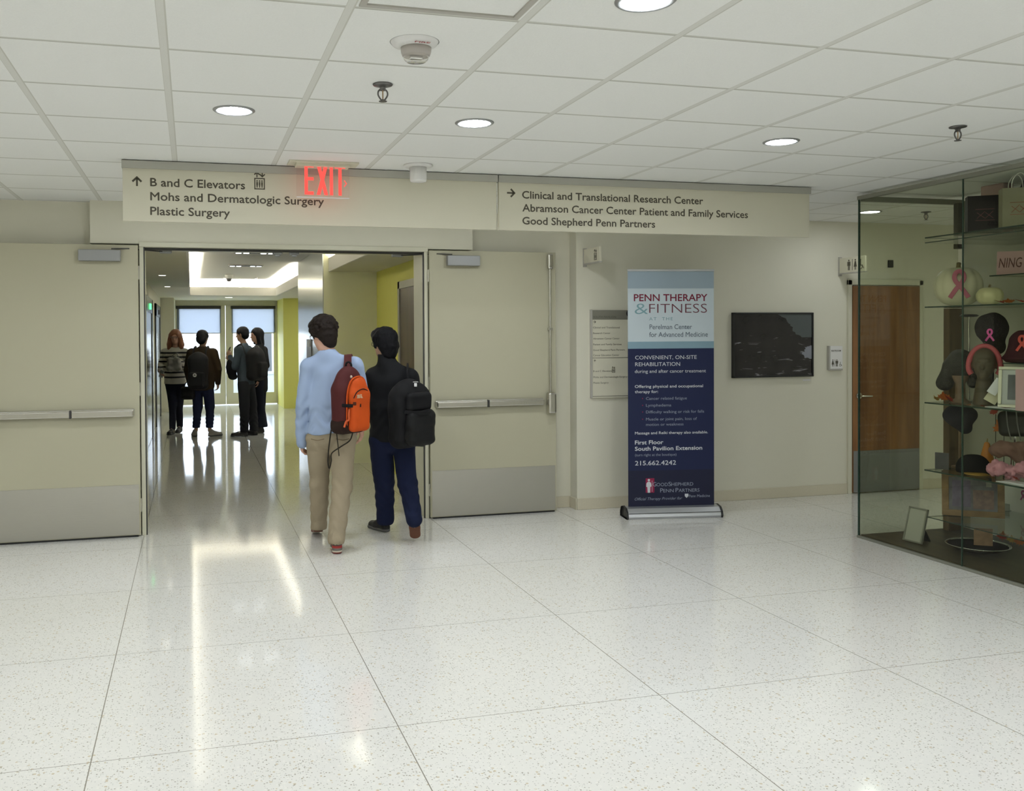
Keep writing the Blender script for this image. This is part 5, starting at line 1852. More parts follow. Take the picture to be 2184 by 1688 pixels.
MB().tube([O(0.20, -0.12, 1.22), O(0.19, -0.09, 1.33), O(0.19, -0.02, 1.372), O(0.19, 0.04, 1.345), O(0.20, 0.10, 1.24), O(0.22, 0.09, 1.05)], 0.02, 8, flat=(0.030, 0.007)).build('shoulder_strap', BLKN, bp2, world=False)
b = MB()
b.box(Q(-0.01, 0.096, 0.232) - V3((0.011, 0.002, 0.014)), Q(-0.01, 0.096, 0.232) + V3((0.011, 0.006, 0.014)), 0.003)
b.box(Q(-0.01, 0.097, 0.255) - V3((0.02, 0.002, 0.002)), Q(-0.01, 0.097, 0.255) + V3((0.02, 0.004, 0.002)))
b.build('emblem', mat('patch_white', (0.75, 0.75, 0.75)), bp2, world=False)

# ------------------------------------------------------------------ woman in the striped sweater
HF = 0.007
r3 = empty('person', (-0.265, 15.687, 0), 'long-haired person facing us in a black and white striped sweater and dark trousers', 'person', rotz=CYAW)
J = dict(head=(0.016, -0.02, 1.600), neck=(0.01, 0.0, 1.44), shL=(-0.165, 0, 1.345), shR=(0.165, 0.0, 1.345), elL=(-0.235, 0.02, 1.13), elR=(0.215, 0.03, 1.11),
         wrL=(-0.205, -0.16, 1.06), wrR=(0.10, -0.17, 1.20), hipL=(-0.075, 0.0, 0.86), hipR=(0.075, 0.0, 0.86), kneeL=(-0.030, -0.06, 0.47), kneeR=(0.045, 0.05, 0.47),
         ankleL=(-0.025, -0.10, 0.10), ankleR=(0.030, 0.14, 0.12), toeL=(-0.035, -0.24, 0.03), toeR=(0.035, 0.0, 0.03))
bd, P, R = body_mesh(r3, J, HF, SKIN, (0.05, -1, -0.08), 0.048, 0.96, (0, 0, 1),
                     [((-0.20, -0.165, 1.055), (0.25, -0.6, -0.75), (0.9, 0.1, 0.3), -1, 0.95, 0.6), ((0.10, -0.17, 1.20), (-0.85, -0.4, 0.1), (0, 0.8, -0.3), -1, 0.95, 0.7)])
glasses(P, r3, bd, MATS['buckle_grey'])
s = Sdf((-0.20, -0.20, 1.25), (0.24, 0.20, 1.76), 0.006)
s.ell(P(0, -0.018, 0.036), (0.094, 0.108, 0.096), R, 0.02)
for g in (-1, 1):
    s.cone(P(0.072 * g, 0.0, 0.03), P(0.100 * g, 0.005, -0.13), 0.040, 0.048, 0.03)
    s.cone(P(0.100 * g, 0.005, -0.13), P(0.108 * g, 0.02, -0.24), 0.048, 0.030, 0.02)
s.cone(P(0, -0.06, 0.0), P(0, -0.06, -0.22), 0.085, 0.075, 0.03)
s.ell(P(0, 0.085, -0.035), (0.056, 0.05, 0.082), R, 0.012, op='s')
s.noise(0.005, 60, 3, (1, 1, 0.35))
s.build('hair', HAIRR, bd, 1)
WH, BK = (0.62, 0.60, 0.52), (0.012, 0.012, 0.016)
stops = [(-1, WH)]
for z in (0.925, 1.005, 1.095, 1.185, 1.255, 1.325):
    stops += [(z, BK), (z + 0.028, WH)]
STR = bands('striped_knit', 'Z', stops, rough=0.9, bump=0.4, bscale=300, wob=0.02)
s = Sdf((-0.34, -0.28, 0.76), (0.32, 0.22, 1.52), HF)
s.cone((0.0, 0.0, 0.84), (0, 0, 1.06), 0.126, 0.120, 0.03, (1, 0, 0), 1.48)
s.cone((0, 0, 1.06), (0, 0, 1.28), 0.118, 0.108, 0.05, (1, 0, 0), 1.42)
s.cone((0, 0, 1.30), (0.01, 0.0, 1.42), 0.085, 0.064, 0.06)
for g, e, w in ((-1, J['elL'], J['wrL']), (1, J['elR'], J['wrR'])):
    s.cone((0, 0, 1.37), (0.165 * g, 0, 1.345), 0.062, 0.066, 0.05)
    s.cone((0.165 * g, 0, 1.345), e, 0.068, 0.056, 0.02)
    s.cone(e, w, 0.055, 0.042, 0.01)
s.noise(0.0035, 18, 4)
s.cone((0.01, -0.01, 1.42), (0.01, -0.03, 1.56), 0.056, 0.062, 0.004, op='s')
s.cut_below(0.825)
s.build('sweater', STR, bd, 1)
DK = cloth('trousers_dark', (0.010, 0.012, 0.022))
s = Sdf((-0.24, -0.32, 0.02), (0.24, 0.32, 0.98), HF)
s.cone((0.0, 0.0, 0.92), (0.0, 0.0, 0.84), 0.105, 0.115, 0.03, (1, 0, 0), 1.45)
legs_sdf(s, J, (0.098, 0.064, 0.050), 0.02)
s.noise(0.003, 18, 4)
s.cut_above(0.93)
s.cut_below(0.075)
s.build('trousers', DK, bd, 1)
BOOT = mat('boot_black', (0.010, 0.009, 0.010), rough=0.5)
shoe(bd, (-0.022, -0.045, 0.004), (-0.035, -0.29, 0.004), 'shoe', BOOT, BLACK, 0.25)
shoe(bd, (0.030, 0.195, 0.02), (0.040, -0.05, 0.004), 'shoe', BOOT, BLACK, 0.25)
# what she carries
pb = empty('tote_bag', to_world(r3, (0.045, -0.25, 1.06)), 'crumpled pale grey bag held against the chest of the person in stripes', 'bag', rotz=CYAW)
s = Sdf((-0.2, -0.14, -0.05), (0.22, 0.14, 0.30), 0.006)
s.box((0.015, 0, 0.10), (0.115, 0.055, 0.11), 0.045, None, 0.03)
s.ell((-0.05, 0.0, 0.04), (0.08, 0.05, 0.06), None, 0.03)
s.noise(0.010, 36, 8)
s.noise(0.004, 80, 9)
s.build('sack', mat('bag_pale', (0.33, 0.32, 0.29), rough=0.35, var=0.35, vscale=18), pb, 1)
MB().tube([(-0.04, 0.03, 0.19), (0.0, 0.0, 0.25), (0.06, -0.01, 0.27), (0.085, 0.0, 0.22)], 0.008, 8).build('handle', MATS['bag_pale'], pb, world=False)
pc = MB().box((-0.035, -0.006, -0.05), (0.035, 0.006, 0.08), 0.004).build('phone', mat('phone_pale', (0.5, 0.5, 0.5), rough=0.3))
tag(pc, 'pale phone in the lowered hand of the person in stripes', 'phone')
pc.location = to_world(r3, (-0.16, -0.235, 0.99))
pc.rotation_euler = (0.3, 0.35, CYAW)

# ------------------------------------------------------------------ person with the round patch on a backpack
r4 = empty('person', (0.158, 15.05, 0), 'person with back turned in a dark brown jacket, navy jeans and pale sneakers', 'person', rotz=CYAW)
J = dict(head=(0.018, 0.01, 1.582), neck=(0.012, 0.0, 1.435), shL=(-0.165, 0, 1.345), shR=(0.185, 0.0, 1.345), elL=(-0.235, 0.02, 1.08), elR=(0.255, 0.02, 1.08),
         wrL=(-0.215, 0.10, 0.84), wrR=(0.235, 0.08, 0.86), hipL=(-0.07, 0.0, 0.85), hipR=(0.085, 0.0, 0.85), kneeL=(-0.080, 0.03, 0.48), kneeR=(0.115, 0.03, 0.48),
         ankleL=(-0.105, 0.0, 0.10), ankleR=(0.115, 0.0, 0.10), toeL=(-0.165, 0.13, 0.03), toeR=(0.22, 0.10, 0.03))
bd, P, R = body_mesh(r4, J, HF, SKIN2, (0.25, 0.95, -0.05), 0.050, 0.96, (0, 0, 1),
                     [((-0.215, 0.10, 0.84), (0, 0.2, -1), (0.9, 0.2, 0), 1, 0.95, 0.6), ((0.235, 0.08, 0.86), (0, 0.2, -1), (-0.9, 0.2, 0), -1, 0.95, 0.6)])
s = Sdf((-0.14, -0.16, 1.42), (0.17, 0.16, 1.75), 0.006)
s.ell(P(0, -0.020, 0.045), (0.094, 0.106, 0.092), R, 0.02)
s.ell(P(0, -0.055, -0.02), (0.084, 0.070, 0.085), R, 0.02)
for g in (-1, 1):
    s.cone(P(0.074 * g, 0.02, 0.04), P(0.076 * g, 0.012, -0.02), 0.020, 0.012, 0.015)
s.noise(0.003, 90, 3)
s.build('hair', HAIRB, bd, 1)
s = Sdf((-0.36, -0.20, 0.70), (0.38, 0.24, 1.52), HF)
s.cone((0.01, 0.0, 0.82), (0.01, 0, 1.05), 0.132, 0.130, 0.03, (1, 0, 0), 1.5)
s.cone((0.01, 0, 1.05), (0.01, 0, 1.28), 0.130, 0.115, 0.05, (1, 0, 0), 1.5)
s.cone((0.01, 0, 1.30), (0.012, 0.0, 1.42), 0.085, 0.064, 0.06)
for g in 'LR':
    s.cone((0.01, 0, 1.37), J['sh' + g], 0.065, 0.070, 0.05)
    s.cone(J['sh' + g], J['el' + g], 0.076, 0.064, 0.02)
    s.cone(J['el' + g], J['wr' + g], 0.062, 0.048, 0.01)
s.noise(0.005, 17, 4)
s.cone((0.012, 0.0, 1.42), (0.012, 0.005, 1.6), 0.054, 0.058, 0.004, op='s')
s.cut_below(0.745)
s.build('jacket', cloth('jacket_brown', (0.030, 0.020, 0.010)), bd, 1)
s = Sdf((-0.26, -0.2, 0.02), (0.28, 0.2, 0.95), HF)
s.cone((0.005, 0.0, 0.88), (0.005, 0.0, 0.82), 0.108, 0.115, 0.03, (1, 0, 0), 1.5)
s.cone((-0.075, 0, 0.82), J['kneeL'], 0.100, 0.074, 0.02)
s.cone(J['kneeL'], (-0.10, 0.0, 0.16), 0.074, 0.058, 0.02)
s.cone((0.09, 0, 0.82), J['kneeR'], 0.100, 0.074, 0.02)
s.cone(J['kneeR'], (0.115, 0.0, 0.16), 0.074, 0.058, 0.02)
s.noise(0.003, 18, 4)
s.creases(0.15, 0.4, 0.004, 4)
s.cut_below(0.145)
s.build('jeans', NV, bd, 1)
SNK = mat('sneaker_pale', (0.34, 0.32, 0.28), rough=0.7)
shoe(bd, (-0.100, -0.05, 0.004), (-0.20, 0.19, 0.004), 'shoe', SNK, MATS['sole_pale'], 0.27)
shoe(bd, (0.105, -0.04, 0.004), (0.27, 0.16, 0.004), 'shoe', SNK, MATS['sole_pale'], 0.27)
bp3 = empty('backpack', to_world(r4, (0.0, -0.19, 0.78)), 'black backpack with a round white patch, worn by the person in the brown jacket', 'backpack', rotz=CYAW)
s = Sdf((-0.24, -0.18, -0.05), (0.24, 0.18, 0.66), HF)
s.box((0, -0.045, 0.26), (0.155, 0.085, 0.27), 0.07, None, 0.04)
s.ell((0, -0.045, 0.42), (0.145, 0.085, 0.17), None, 0.05)
s.noise(0.004, 18, 4)
s.build('main_bag', BLKN, bp3, 1)
s = Sdf((-0.24, -0.24, -0.05), (0.24, 0.1, 0.4), HF)
s.box((0, -0.13, 0.15), (0.120, 0.035, 0.12), 0.033, None, 0.03)
s.build('front_pocket', BLKN, bp3, 1)
o = MB().cyl((-0.022, -0.165, 0.225), (-0.022, -0.172, 0.225), 0.030, seg=24).build('round_patch', MATS['patch_white'], bp3, world=False)
b = MB().box((-0.040, -0.1735, 0.221), (-0.004, -0.171, 0.228)).box((-0.028, -0.1735, 0.212), (-0.020, -0.171, 0.24))
b.build('patch_mark', MATS['nylon_black'], o, world=False)
for x in (-0.10, 0.10):
    MB().tube([(x, -0.05 + 0.10, 0.20), (x * 1.05, 0.03, 0.48), (x, 0.06, 0.60), (x, 0.17, 0.655), (x, 0.25, 0.64), (x, 0.30, 0.55), (x * 1.1, 0.31, 0.35)], 0.02, flat=(0.022, 0.006)).build('shoulder_strap', BLKN, bp3, world=False)
cb = empty('shoulder_bag', to_world(r4, (-0.20, -0.10, 0.62)), 'small dark bag hanging at the left side of the person in the brown jacket', 'bag', rotz=CYAW)
s = Sdf((-0.16, -0.1, -0.04), (0.16, 0.1, 0.26), HF)
s.box((0, 0, 0.09), (0.11, 0.05, 0.10), 0.045, None, 0.03)
s.noise(0.005, 22, 4)
s.build('pouch', BLKN, cb, 1)
MB().tube([(-0.08, 0, 0.17), (-0.055, 0.05, 0.24), (0.0, 0.1, 0.29), (0.04, 0.05, 0.24), (0.08, 0, 0.17)], 0.006, 8).build('strap', BLKN, cb, world=False)

# ------------------------------------------------------------------ person with a phone, black pack on the back
r5 = empty('person', (0.803, 14.981, 0), 'short-haired person in a slate blue shirt turned left and holding up a phone', 'person', rotz=CYAW)
J = dict(head=(-0.015, 0.0, 1.640), neck=(0.015, 0.0, 1.485), shL=(-0.045, -0.15, 1.39), shR=(0.055, 0.16, 1.39), elL=(-0.085, -0.19, 1.12), elR=(-0.04, 0.20, 1.13),
         wrL=(-0.185, -0.10, 1.28), wrR=(-0.20, 0.08, 1.22), hipL=(0.02, -0.085, 0.88), hipR=(0.07, 0.085, 0.88), kneeL=(0.035, -0.10, 0.49), kneeR=(0.12, 0.08, 0.49),
         ankleL=(0.030, -0.10, 0.10), ankleR=(0.155, 0.06, 0.10), toeL=(-0.12, -0.12, 0.03), toeR=(0.01, 0.09, 0.03))
bd, P, R = body_mesh(r5, J, HF, SKIN2, (-0.95, 0.22, -0.08), 0.050, 0.97, (0, 0, 1),
                     [((-0.185, -0.10, 1.28), (-0.5, 0.2, 0.85), (0.3, 0.9, 0.1), 1, 0.95, 0.8), ((-0.20, 0.08, 1.22), (-0.7, -0.2, 0.5), (0.2, -0.9, 0.1), -1, 0.95, 0.8)])
s = Sdf((-0.16, -0.14, 1.50), (0.14, 0.15, 1.80), 0.006)
s.ell(P(0, -0.018, 0.043), (0.087, 0.103, 0.085), R, 0.02)
s.ell(P(0, -0.055, -0.01), (0.078, 0.066, 0.080), R, 0.02)
for g in (-1, 1):
    s.cone(P(0.070 * g, 0.015, 0.04), P(0.072 * g, 0.010, -0.015), 0.018, 0.010, 0.015)
s.noise(0.002, 110, 3)
s.build('hair', HAIRB, bd, 1)
SLT = cloth('shirt_slate', (0.060, 0.078, 0.095))
s = Sdf((-0.32, -0.30, 0.78), (0.28, 0.32, 1.56), HF)
axs = (0.30, 0.95, 0)
s.cone((0.043, 0.0, 0.84), (0.03, 0, 1.10), 0.124, 0.112, 0.03, axs, 1.42)
s.cone((0.03, 0, 1.10), (0.015, 0, 1.32), 0.112, 0.108, 0.05, axs, 1.40)
s.cone((0.012, 0, 1.34), (0.015, 0.0, 1.465), 0.080, 0.062, 0.06)
for g in 'LR':
    s.cone((0.01, 0, 1.42), J['sh' + g], 0.060, 0.064, 0.05)
    s.cone(J['sh' + g], J['el' + g], 0.066, 0.054, 0.02)
    s.cone(J['el' + g], J['wr' + g], 0.052, 0.040, 0.01)
s.noise(0.004, 18, 4)
s.cone((0.012, 0.0, 1.46), (0.0, 0.0, 1.62), 0.054, 0.058, 0.004, op='s')
s.cut_below(0.835)
s.build('shirt', SLT, bd, 1)
s = Sdf((-0.20, -0.28, 0.02), (0.32, 0.28, 1.0), HF)
s.cone((0.045, 0.0, 0.93), (0.045, 0.0, 0.85), 0.105, 0.112, 0.03, axs, 1.4)
s.cone((0.022, -0.08, 0.84), J['kneeL'], 0.100, 0.080, 0.02)
s.cone(J['kneeL'], J['ankleL'], 0.080, 0.068, 0.02)
s.cone((0.072, 0.08, 0.84), J['kneeR'], 0.100, 0.080, 0.02)
s.cone(J['kneeR'], J['ankleR'], 0.080, 0.068, 0.02)
s.noise(0.003, 18, 4)
s.creases(0.1, 0.4, 0.004, 4)
s.cut_below(0.07)
s.build('trousers', cloth('trousers_charcoal', (0.016, 0.017, 0.020)), bd, 1)
shoe(bd, (0.085, -0.095, 0.004), (-0.18, -0.13, 0.004), 'shoe', BOOT, BLACK, 0.28)
shoe(bd, (0.21, 0.055, 0.004), (-0.05, 0.09, 0.004), 'shoe', BOOT, BLACK, 0.28)
o = MB().box((-0.006, -0.036, -0.07), (0.006, 0.036, 0.07), 0.004).build('phone', BLACK)
tag(o, 'black phone held up by the person in the slate blue shirt', 'phone')
o.location = to_world(r5, (-0.232, 0.0, 1.375))
o.rotation_euler = (0, 0.45, CYAW)
jk = empty('folded_coat', to_world(r5, (-0.12, -0.14, 0.95)), 'dark coat draped over the forearm of the person in the slate blue shirt', 'coat', rotz=CYAW)
s = Sdf((-0.20, -0.16, -0.06), (0.18, 0.16, 0.34), HF)
s.cone((-0.07, 0.02, 0.24), (0.02, -0.02, 0.22), 0.050, 0.055, 0.02)
s.cone((-0.05, 0.0, 0.22), (-0.045, 0.0, 0.10), 0.052, 0.060, 0.03, (1, 0, 0), 1.3)
s.cone((-0.03, 0.0, 0.12), (-0.015, 0.0, 0.02), 0.050, 0.062, 0.03, (1, 0, 0), 1.2)
s.noise(0.009, 28, 5)
s.build('cloth_folds', cloth('coat_dark', (0.008, 0.009, 0.010)), jk, 1)
bp4 = empty('backpack', to_world(r5, (0.2, -0.08, 0.92)), 'large black backpack on the back of the person in the slate blue shirt', 'backpack', rotz=CYAW)
n_ = V3((0.93, -0.36, 0))
t_ = V3((0.36, 0.93, 0))
Rb = np.stack([t_, n_, V3((0, 0, 1))], 1)
s = Sdf((-0.28, -0.30, -0.05), (0.32, 0.30, 0.62), HF)
s.box((0.025, -0.02, 0.22), (0.170, 0.105, 0.24), 0.08, Rb, 0.04)
s.ell((0.025, -0.02, 0.36), (0.155, 0.10, 0.16), Rb, 0.05)
s.noise(0.006, 18, 4)
s.build('main_bag', BLKN, bp4, 1)
s = Sdf((-0.28, -0.30, -0.05), (0.36, 0.30, 0.5), HF)
s.box(V3((0.025, -0.02, 0.15)) + n_ * 0.12, (0.12, 0.04, 0.13), 0.038, Rb, 0.03)
s.noise(0.005, 24, 4)
s.build('front_pocket', BLKN, bp4, 1)
MB().tube([(-0.09, -0.14, 0.20), (-0.12, -0.15, 0.42), (-0.17, -0.12, 0.545), (-0.24, -0.11, 0.54), (-0.30, -0.10, 0.42)], 0.02, flat=(0.024, 0.006)).build('shoulder_strap', BLKN, bp4, world=False)
MB().tube([(0.10, -0.13, 0.50), (0.08, -0.15, 0.535), (0.04, -0.15, 0.54), (0.02, -0.13, 0.50)], 0.007, 8).build('grab_handle', MATS['buckle_grey'], bp4, world=False)

# ------------------------------------------------------------------ person half hidden behind, dark hair
r6 = empty('person', (1.075, 15.40, 0), 'dark-haired person in black half hidden behind the large backpack, looking left', 'person', rotz=CYAW)
J = dict(head=(-0.035, 0.0, 1.620), neck=(0.02, 0.0, 1.475), shL=(0.0, -0.15, 1.37), shR=(0.06, 0.15, 1.37), elL=(0.09, -0.20, 1.11), elR=(0.10, 0.17, 1.11),
         wrL=(0.03, -0.15, 0.88), wrR=(-0.05, 0.12, 1.0), hipL=(0.02, -0.08, 0.86), hipR=(0.04, 0.08, 0.86), kneeL=(0.03, -0.08, 0.48), kneeR=(0.02, 0.08, 0.48),
         ankleL=(0.055, -0.07, 0.10), ankleR=(0.0, 0.07, 0.10), toeL=(-0.09, -0.12, 0.03), toeR=(-0.13, 0.06, 0.03))
bd, P, R = body_mesh(r6, J, HF, SKIN, (-0.80, -0.60, -0.02), 0.046, 0.94, (0, 0, 1),
                     [((0.03, -0.15, 0.88), (-0.1, 0, -1), (-0.9, 0.2, 0), 1, 0.9, 0.6), ((-0.05, 0.12, 1.0), (-0.9, 0, 0.2), (0, -0.9, 0), -1, 0.9, 0.6)])
s = Sdf((-0.18, -0.17, 1.36), (0.16, 0.17, 1.80), 0.006)
s.ell(P(0, -0.022, 0.043), (0.092, 0.105, 0.092), R, 0.02)
s.cone(P(0, -0.06, 0.02), P(0, -0.075, -0.16), 0.078, 0.070, 0.03)
for g in (-1, 1):
    s.cone(P(0.068 * g, 0.0, 0.03), P(0.075 * g, -0.02, -0.13), 0.030, 0.034, 0.03)
s.ell(P(0, 0.088, -0.03), (0.054, 0.05, 0.080), R, 0.012, op='s')
s.noise(0.003, 70, 3, (1, 1, 0.35))
s.build('hair', HAIRB, bd, 1)
BKC = cloth('coat_black', (0.012, 0.012, 0.013))
axs = (0.2, 0.98, 0)
s = Sdf((-0.22, -0.32, 0.62), (0.28, 0.32, 1.56), HF)
s.cone((0.03, 0.0, 0.74), (0.03, 0, 1.05), 0.118, 0.112, 0.03, axs, 1.4)
s.cone((0.03, 0, 1.05), (0.025, 0, 1.30), 0.112, 0.106, 0.05, axs, 1.4)
s.cone((0.02, 0, 1.32), (0.02, 0.0, 1.455), 0.080, 0.062, 0.06)
for g in 'LR':
    s.cone((0.02, 0, 1.40), J['sh' + g], 0.060, 0.064, 0.05)
    s.cone(J['sh' + g], J['el' + g], 0.068, 0.056, 0.02)
    s.cone(J['el' + g], J['wr' + g], 0.055, 0.043, 0.01)
s.noise(0.004, 18, 4)
s.cone((0.012, 0.0, 1.45), (0.0, 0.0, 1.62), 0.050, 0.054, 0.004, op='s')
s.cut_below(0.66)
s.build('coat', BKC, bd, 1)
s = Sdf((-0.22, -0.24, 0.02), (0.24, 0.24, 0.95), HF)
s.cone((0.03, 0.0, 0.88), (0.03, 0.0, 0.82), 0.10, 0.108, 0.03, axs, 1.4)
for g in 'LR':
    s.cone(J['hip' + g], J['knee' + g], 0.094, 0.072, 0.02)
    s.cone(J['knee' + g], V3(J['ankle' + g]) + V3((0.01, 0, 0.03)), 0.072, 0.092, 0.02)
s.noise(0.003, 18, 4)
s.cut_below(0.10)
s.build('trousers', MATS['trousers_dark'], bd, 1)
shoe(bd, (0.10, -0.055, 0.004), (-0.12, -0.13, 0.004), 'shoe', BOOT, BLACK, 0.25)
shoe(bd, (0.055, 0.07, 0.004), (-0.19, 0.06, 0.004), 'shoe', BOOT, BLACK, 0.25)
bpy.data.objects.remove(w1)
# ================================================================== glass display case
CX0, CX1, CYF, CYN, CZT = 5.10, 6.10, 6.10, 3.0, 2.69
case = empty('display_case', (5.6, 4.55, 0), 'tall glass display case with dark wooden floor and glass shelves at the right', 'display case')
DKW = wood_material('case_floor_wood', (0.045, 0.036, 0.018), (0.075, 0.058, 0.030), rough=0.45, along='Y')
CASEM = mat('case_metal', (0.27, 0.27, 0.22), rough=0.45, metal=0.4)
MB().box((CX0 + 0.012, CYN, 0), (CX1, CYF - 0.012, 0.028)).build('plinth', DKW, case)
b = MB().box((CX0 - 0.012, CYN, 0), (CX0 + 0.012, CYF + 0.012, 0.020), 0.003).box((CX0, CYF - 0.012, 0), (CX1, CYF + 0.012, 0.020), 0.003)
b.build('base_rail', CASEM, case)
b = MB().box((CX0 - 0.012, CYN, CZT - 0.018), (CX0 + 0.016, CYF + 0.012, CZT + 0.012), 0.003).box((CX0, CYF - 0.014, CZT - 0.03), (CX1, CYF + 0.012, CZT + 0.012), 0.003)
b.build('top_rail', CASEM, case)
for y0, y1 in ((5.102, CYF), (4.0, 5.096), (CYN, 3.994)):
    MB().box((CX0 - 0.004, y0, 0.02), (CX0 + 0.004, y1, CZT - 0.018)).build('glass_pane', GLASS_C, case)
MB().box((CX0 + 0.004, CYF - 0.004, 0.02), (6.05, CYF + 0.004, CZT - 0.03)).build('glass_pane', GLASS_C, case)
MB().box((CX0 - 0.005, 5.096, 0.02), (CX0 + 0.005, 5.102, CZT - 0.018)).build('glass_joint', GLASS_E, case)
MB().box((CX0 - 0.006, CYF - 0.006, 0.02), (CX0 + 0.006, CYF + 0.006, CZT - 0.018)).build('corner_joint', GLASS_E, case)
MB().box((6.0, 6.05, 2.30), (6.062, 6.095, CZT - 0.02), 0.003).build('corner_post', mat('post_dark', (0.05, 0.045, 0.025), rough=0.5), case)
MB().box((5.855, 5.985, 0.028), (6.0, 6.045, 1.815), 0.004).build('wooden_post', wood_material('post_wood', (0.09, 0.055, 0.022), (0.15, 0.095, 0.042), rough=0.5), case)
MB().box((CX1 - 0.012, CYN, 0.028), (CX1 + 0.012, 6.085, CZT)).build('back_panel', mat('case_back', (0.50, 0.49, 0.38), rough=0.7), case)
MB().box((CX1 - 0.018, CYN, 0.028), (CX1 - 0.012, 6.0, 0.585)).build('lower_back_panel', mat('case_back_white', (0.80, 0.80, 0.74), rough=0.6), case)


def shelf(x0, y1, z0, z1, y0=CYN):
    MB().box((x0, y0, z0), (6.085, y1, z1)).build('shelf', GLASS_S, case)
    b = MB().box((x0 - 0.002, y0, z0), (x0, y1, z1)).box((x0, y1, z0), (6.085, y1 + 0.002, z1))
    b.build('shelf_edge', GLASS_E, case)


shelf(5.30, 5.645, 2.325, 2.335)
MB().box((5.298, CYN, 2.290), (5.30, 5.645, 2.297)).build('shelf_edge', GLASS_E, case)
MB().box((5.30, CYN, 2.290), (6.085, 5.645, 2.297)).build('shelf', GLASS_S, case)
shelf(5.30, 5.645, 1.808, 1.818)
shelf(5.66, 5.42, 2.032, 2.040)
shelf(5.45, 5.11, 1.405, 1.413)
shelf(5.30, 5.645, 1.094, 1.104)
shelf(5.30, 5.645, 0.590, 0.600)
shelf(5.30, 5.620, 0.243, 0.250)
ZS = (2.337, 1.820, 1.106, 0.602, 0.252)   # just clear of the shelf glass
# direction from the case towards the lobby, used to face things outward
FO = Vector((-0.80, -0.60, 0))
FU = Vector((0.60, -0.80, 0))              # to the right when looked at from the lobby
PINK = mat('ribbon_pink', (0.46, 0.10, 0.16), rough=0.5)
HOTP = mat('ribbon_hot_pink', (0.80, 0.09, 0.40), rough=0.5)
REDF = mat('ribbon_red', (0.55, 0.05, 0.03), rough=0.5)
ORGF = mat('leaf_orange', (0.62, 0.17, 0.03), rough=0.6, var=0.3, vscale=25)
REDL = mat('leaf_red', (0.45, 0.055, 0.03), rough=0.6, var=0.3, vscale=25)
YELL = mat('leaf_ochre', (0.55, 0.33, 0.05), rough=0.6, var=0.3, vscale=25)
CREAM = mat('cream_card', (0.66, 0.63, 0.44), rough=0.7)


def ribbon(b, o, u, v, h, th=0.004):
    """looped awareness ribbon of height h; o = bottom centre"""
    key = [(-.30, .02), (-.10, .34), (.10, .60), (.155, .78), (.10, .94), (0, .985), (-.10, .94), (-.155, .78), (-.10, .60), (.10, .34), (.30, .02)]
    P = [Vector((x * h, y * h, 0)) for x, y in key]
    path = []
    for i in range(len(P) - 1):
        p0, p1, p2, p3 = P[max(i - 1, 0)], P[i], P[i + 1], P[min(i + 2, len(P) - 1)]
        for k in range(4):
            t = k / 4
            path.append(0.5 * (2 * p1 + (p2 - p0) * t + (2 * p0 - 5 * p1 + 4 * p2 - p3) * t * t + (3 * p1 - p0 - 3 * p2 + p3) * t ** 3))
    path.append(P[-1])
    w = h * 0.075
    n = Vector(u).cross(Vector(v)).normalized()
    sd = []
    for i, p in enumerate(path):
        t = (path[min(i + 1, len(path) - 1)] - path[max(i - 1, 0)]).normalized()
        sd.append((p + Vector((-t.y, t.x, 0)) * w, p - Vector((-t.y, t.x, 0)) * w))
    for i in range(len(path) - 1):
        a, c, e, f = sd[i][0], sd[i][1], sd[i + 1][1], sd[i + 1][0]
        b.poly([(q.x, q.y) for q in (a, c, e, f)], Vector(o) + n * (0.0012 * i / len(path)), u, v, th)


LEAF = [(0, -1.0), (.06, -.45), (.45, -.62), (.38, -.38), (.95, -.12), (.70, .02), (.80, .34), (.42, .26), (.46, .52), (.26, .44), (0, 1.0)]
LEAF = LEAF + [(-x, y) for x, y in LEAF[-2:0:-1]]


def leaf_at(p, size, m, label, tilt, turn):
    b = MB()
    u = Vector((math.cos(turn), math.sin(turn), 0))
    w = Vector((-math.sin(turn), math.cos(turn), 0))
    v = (w * math.cos(tilt) + Vector((0, 0, 1)) * math.sin(tilt)).normalized()
    bot = [b.bm.verts.new(u * x * size + v * y * size + u.cross(v) * (0.22 * size * (x * x + 0.4 * y * y))) for x, y in LEAF]
    c = b.bm.verts.new((0, 0, 0))
    for i in range(len(bot)):
        b.bm.faces.new((c, bot[i], bot[(i + 1) % len(bot)]))
    r = bmesh.ops.solidify(b.bm, geom=b.bm.faces[:], thickness=0.0018)
    zmin = min(q.co.z for q in b.bm.verts)
    for q in b.bm.verts:
        q.co += Vector(p) - Vector((0, 0, zmin))
    o = b.build('maple_leaf', m)
    tag(o, label, 'leaf', 'artificial autumn leaves in the display case')
    return o


def at_sdf(name, loc, label, cat, lo, hi, h=0.006):
    o = empty(name, loc, label, cat)
    return o, Sdf(lo, hi, h)


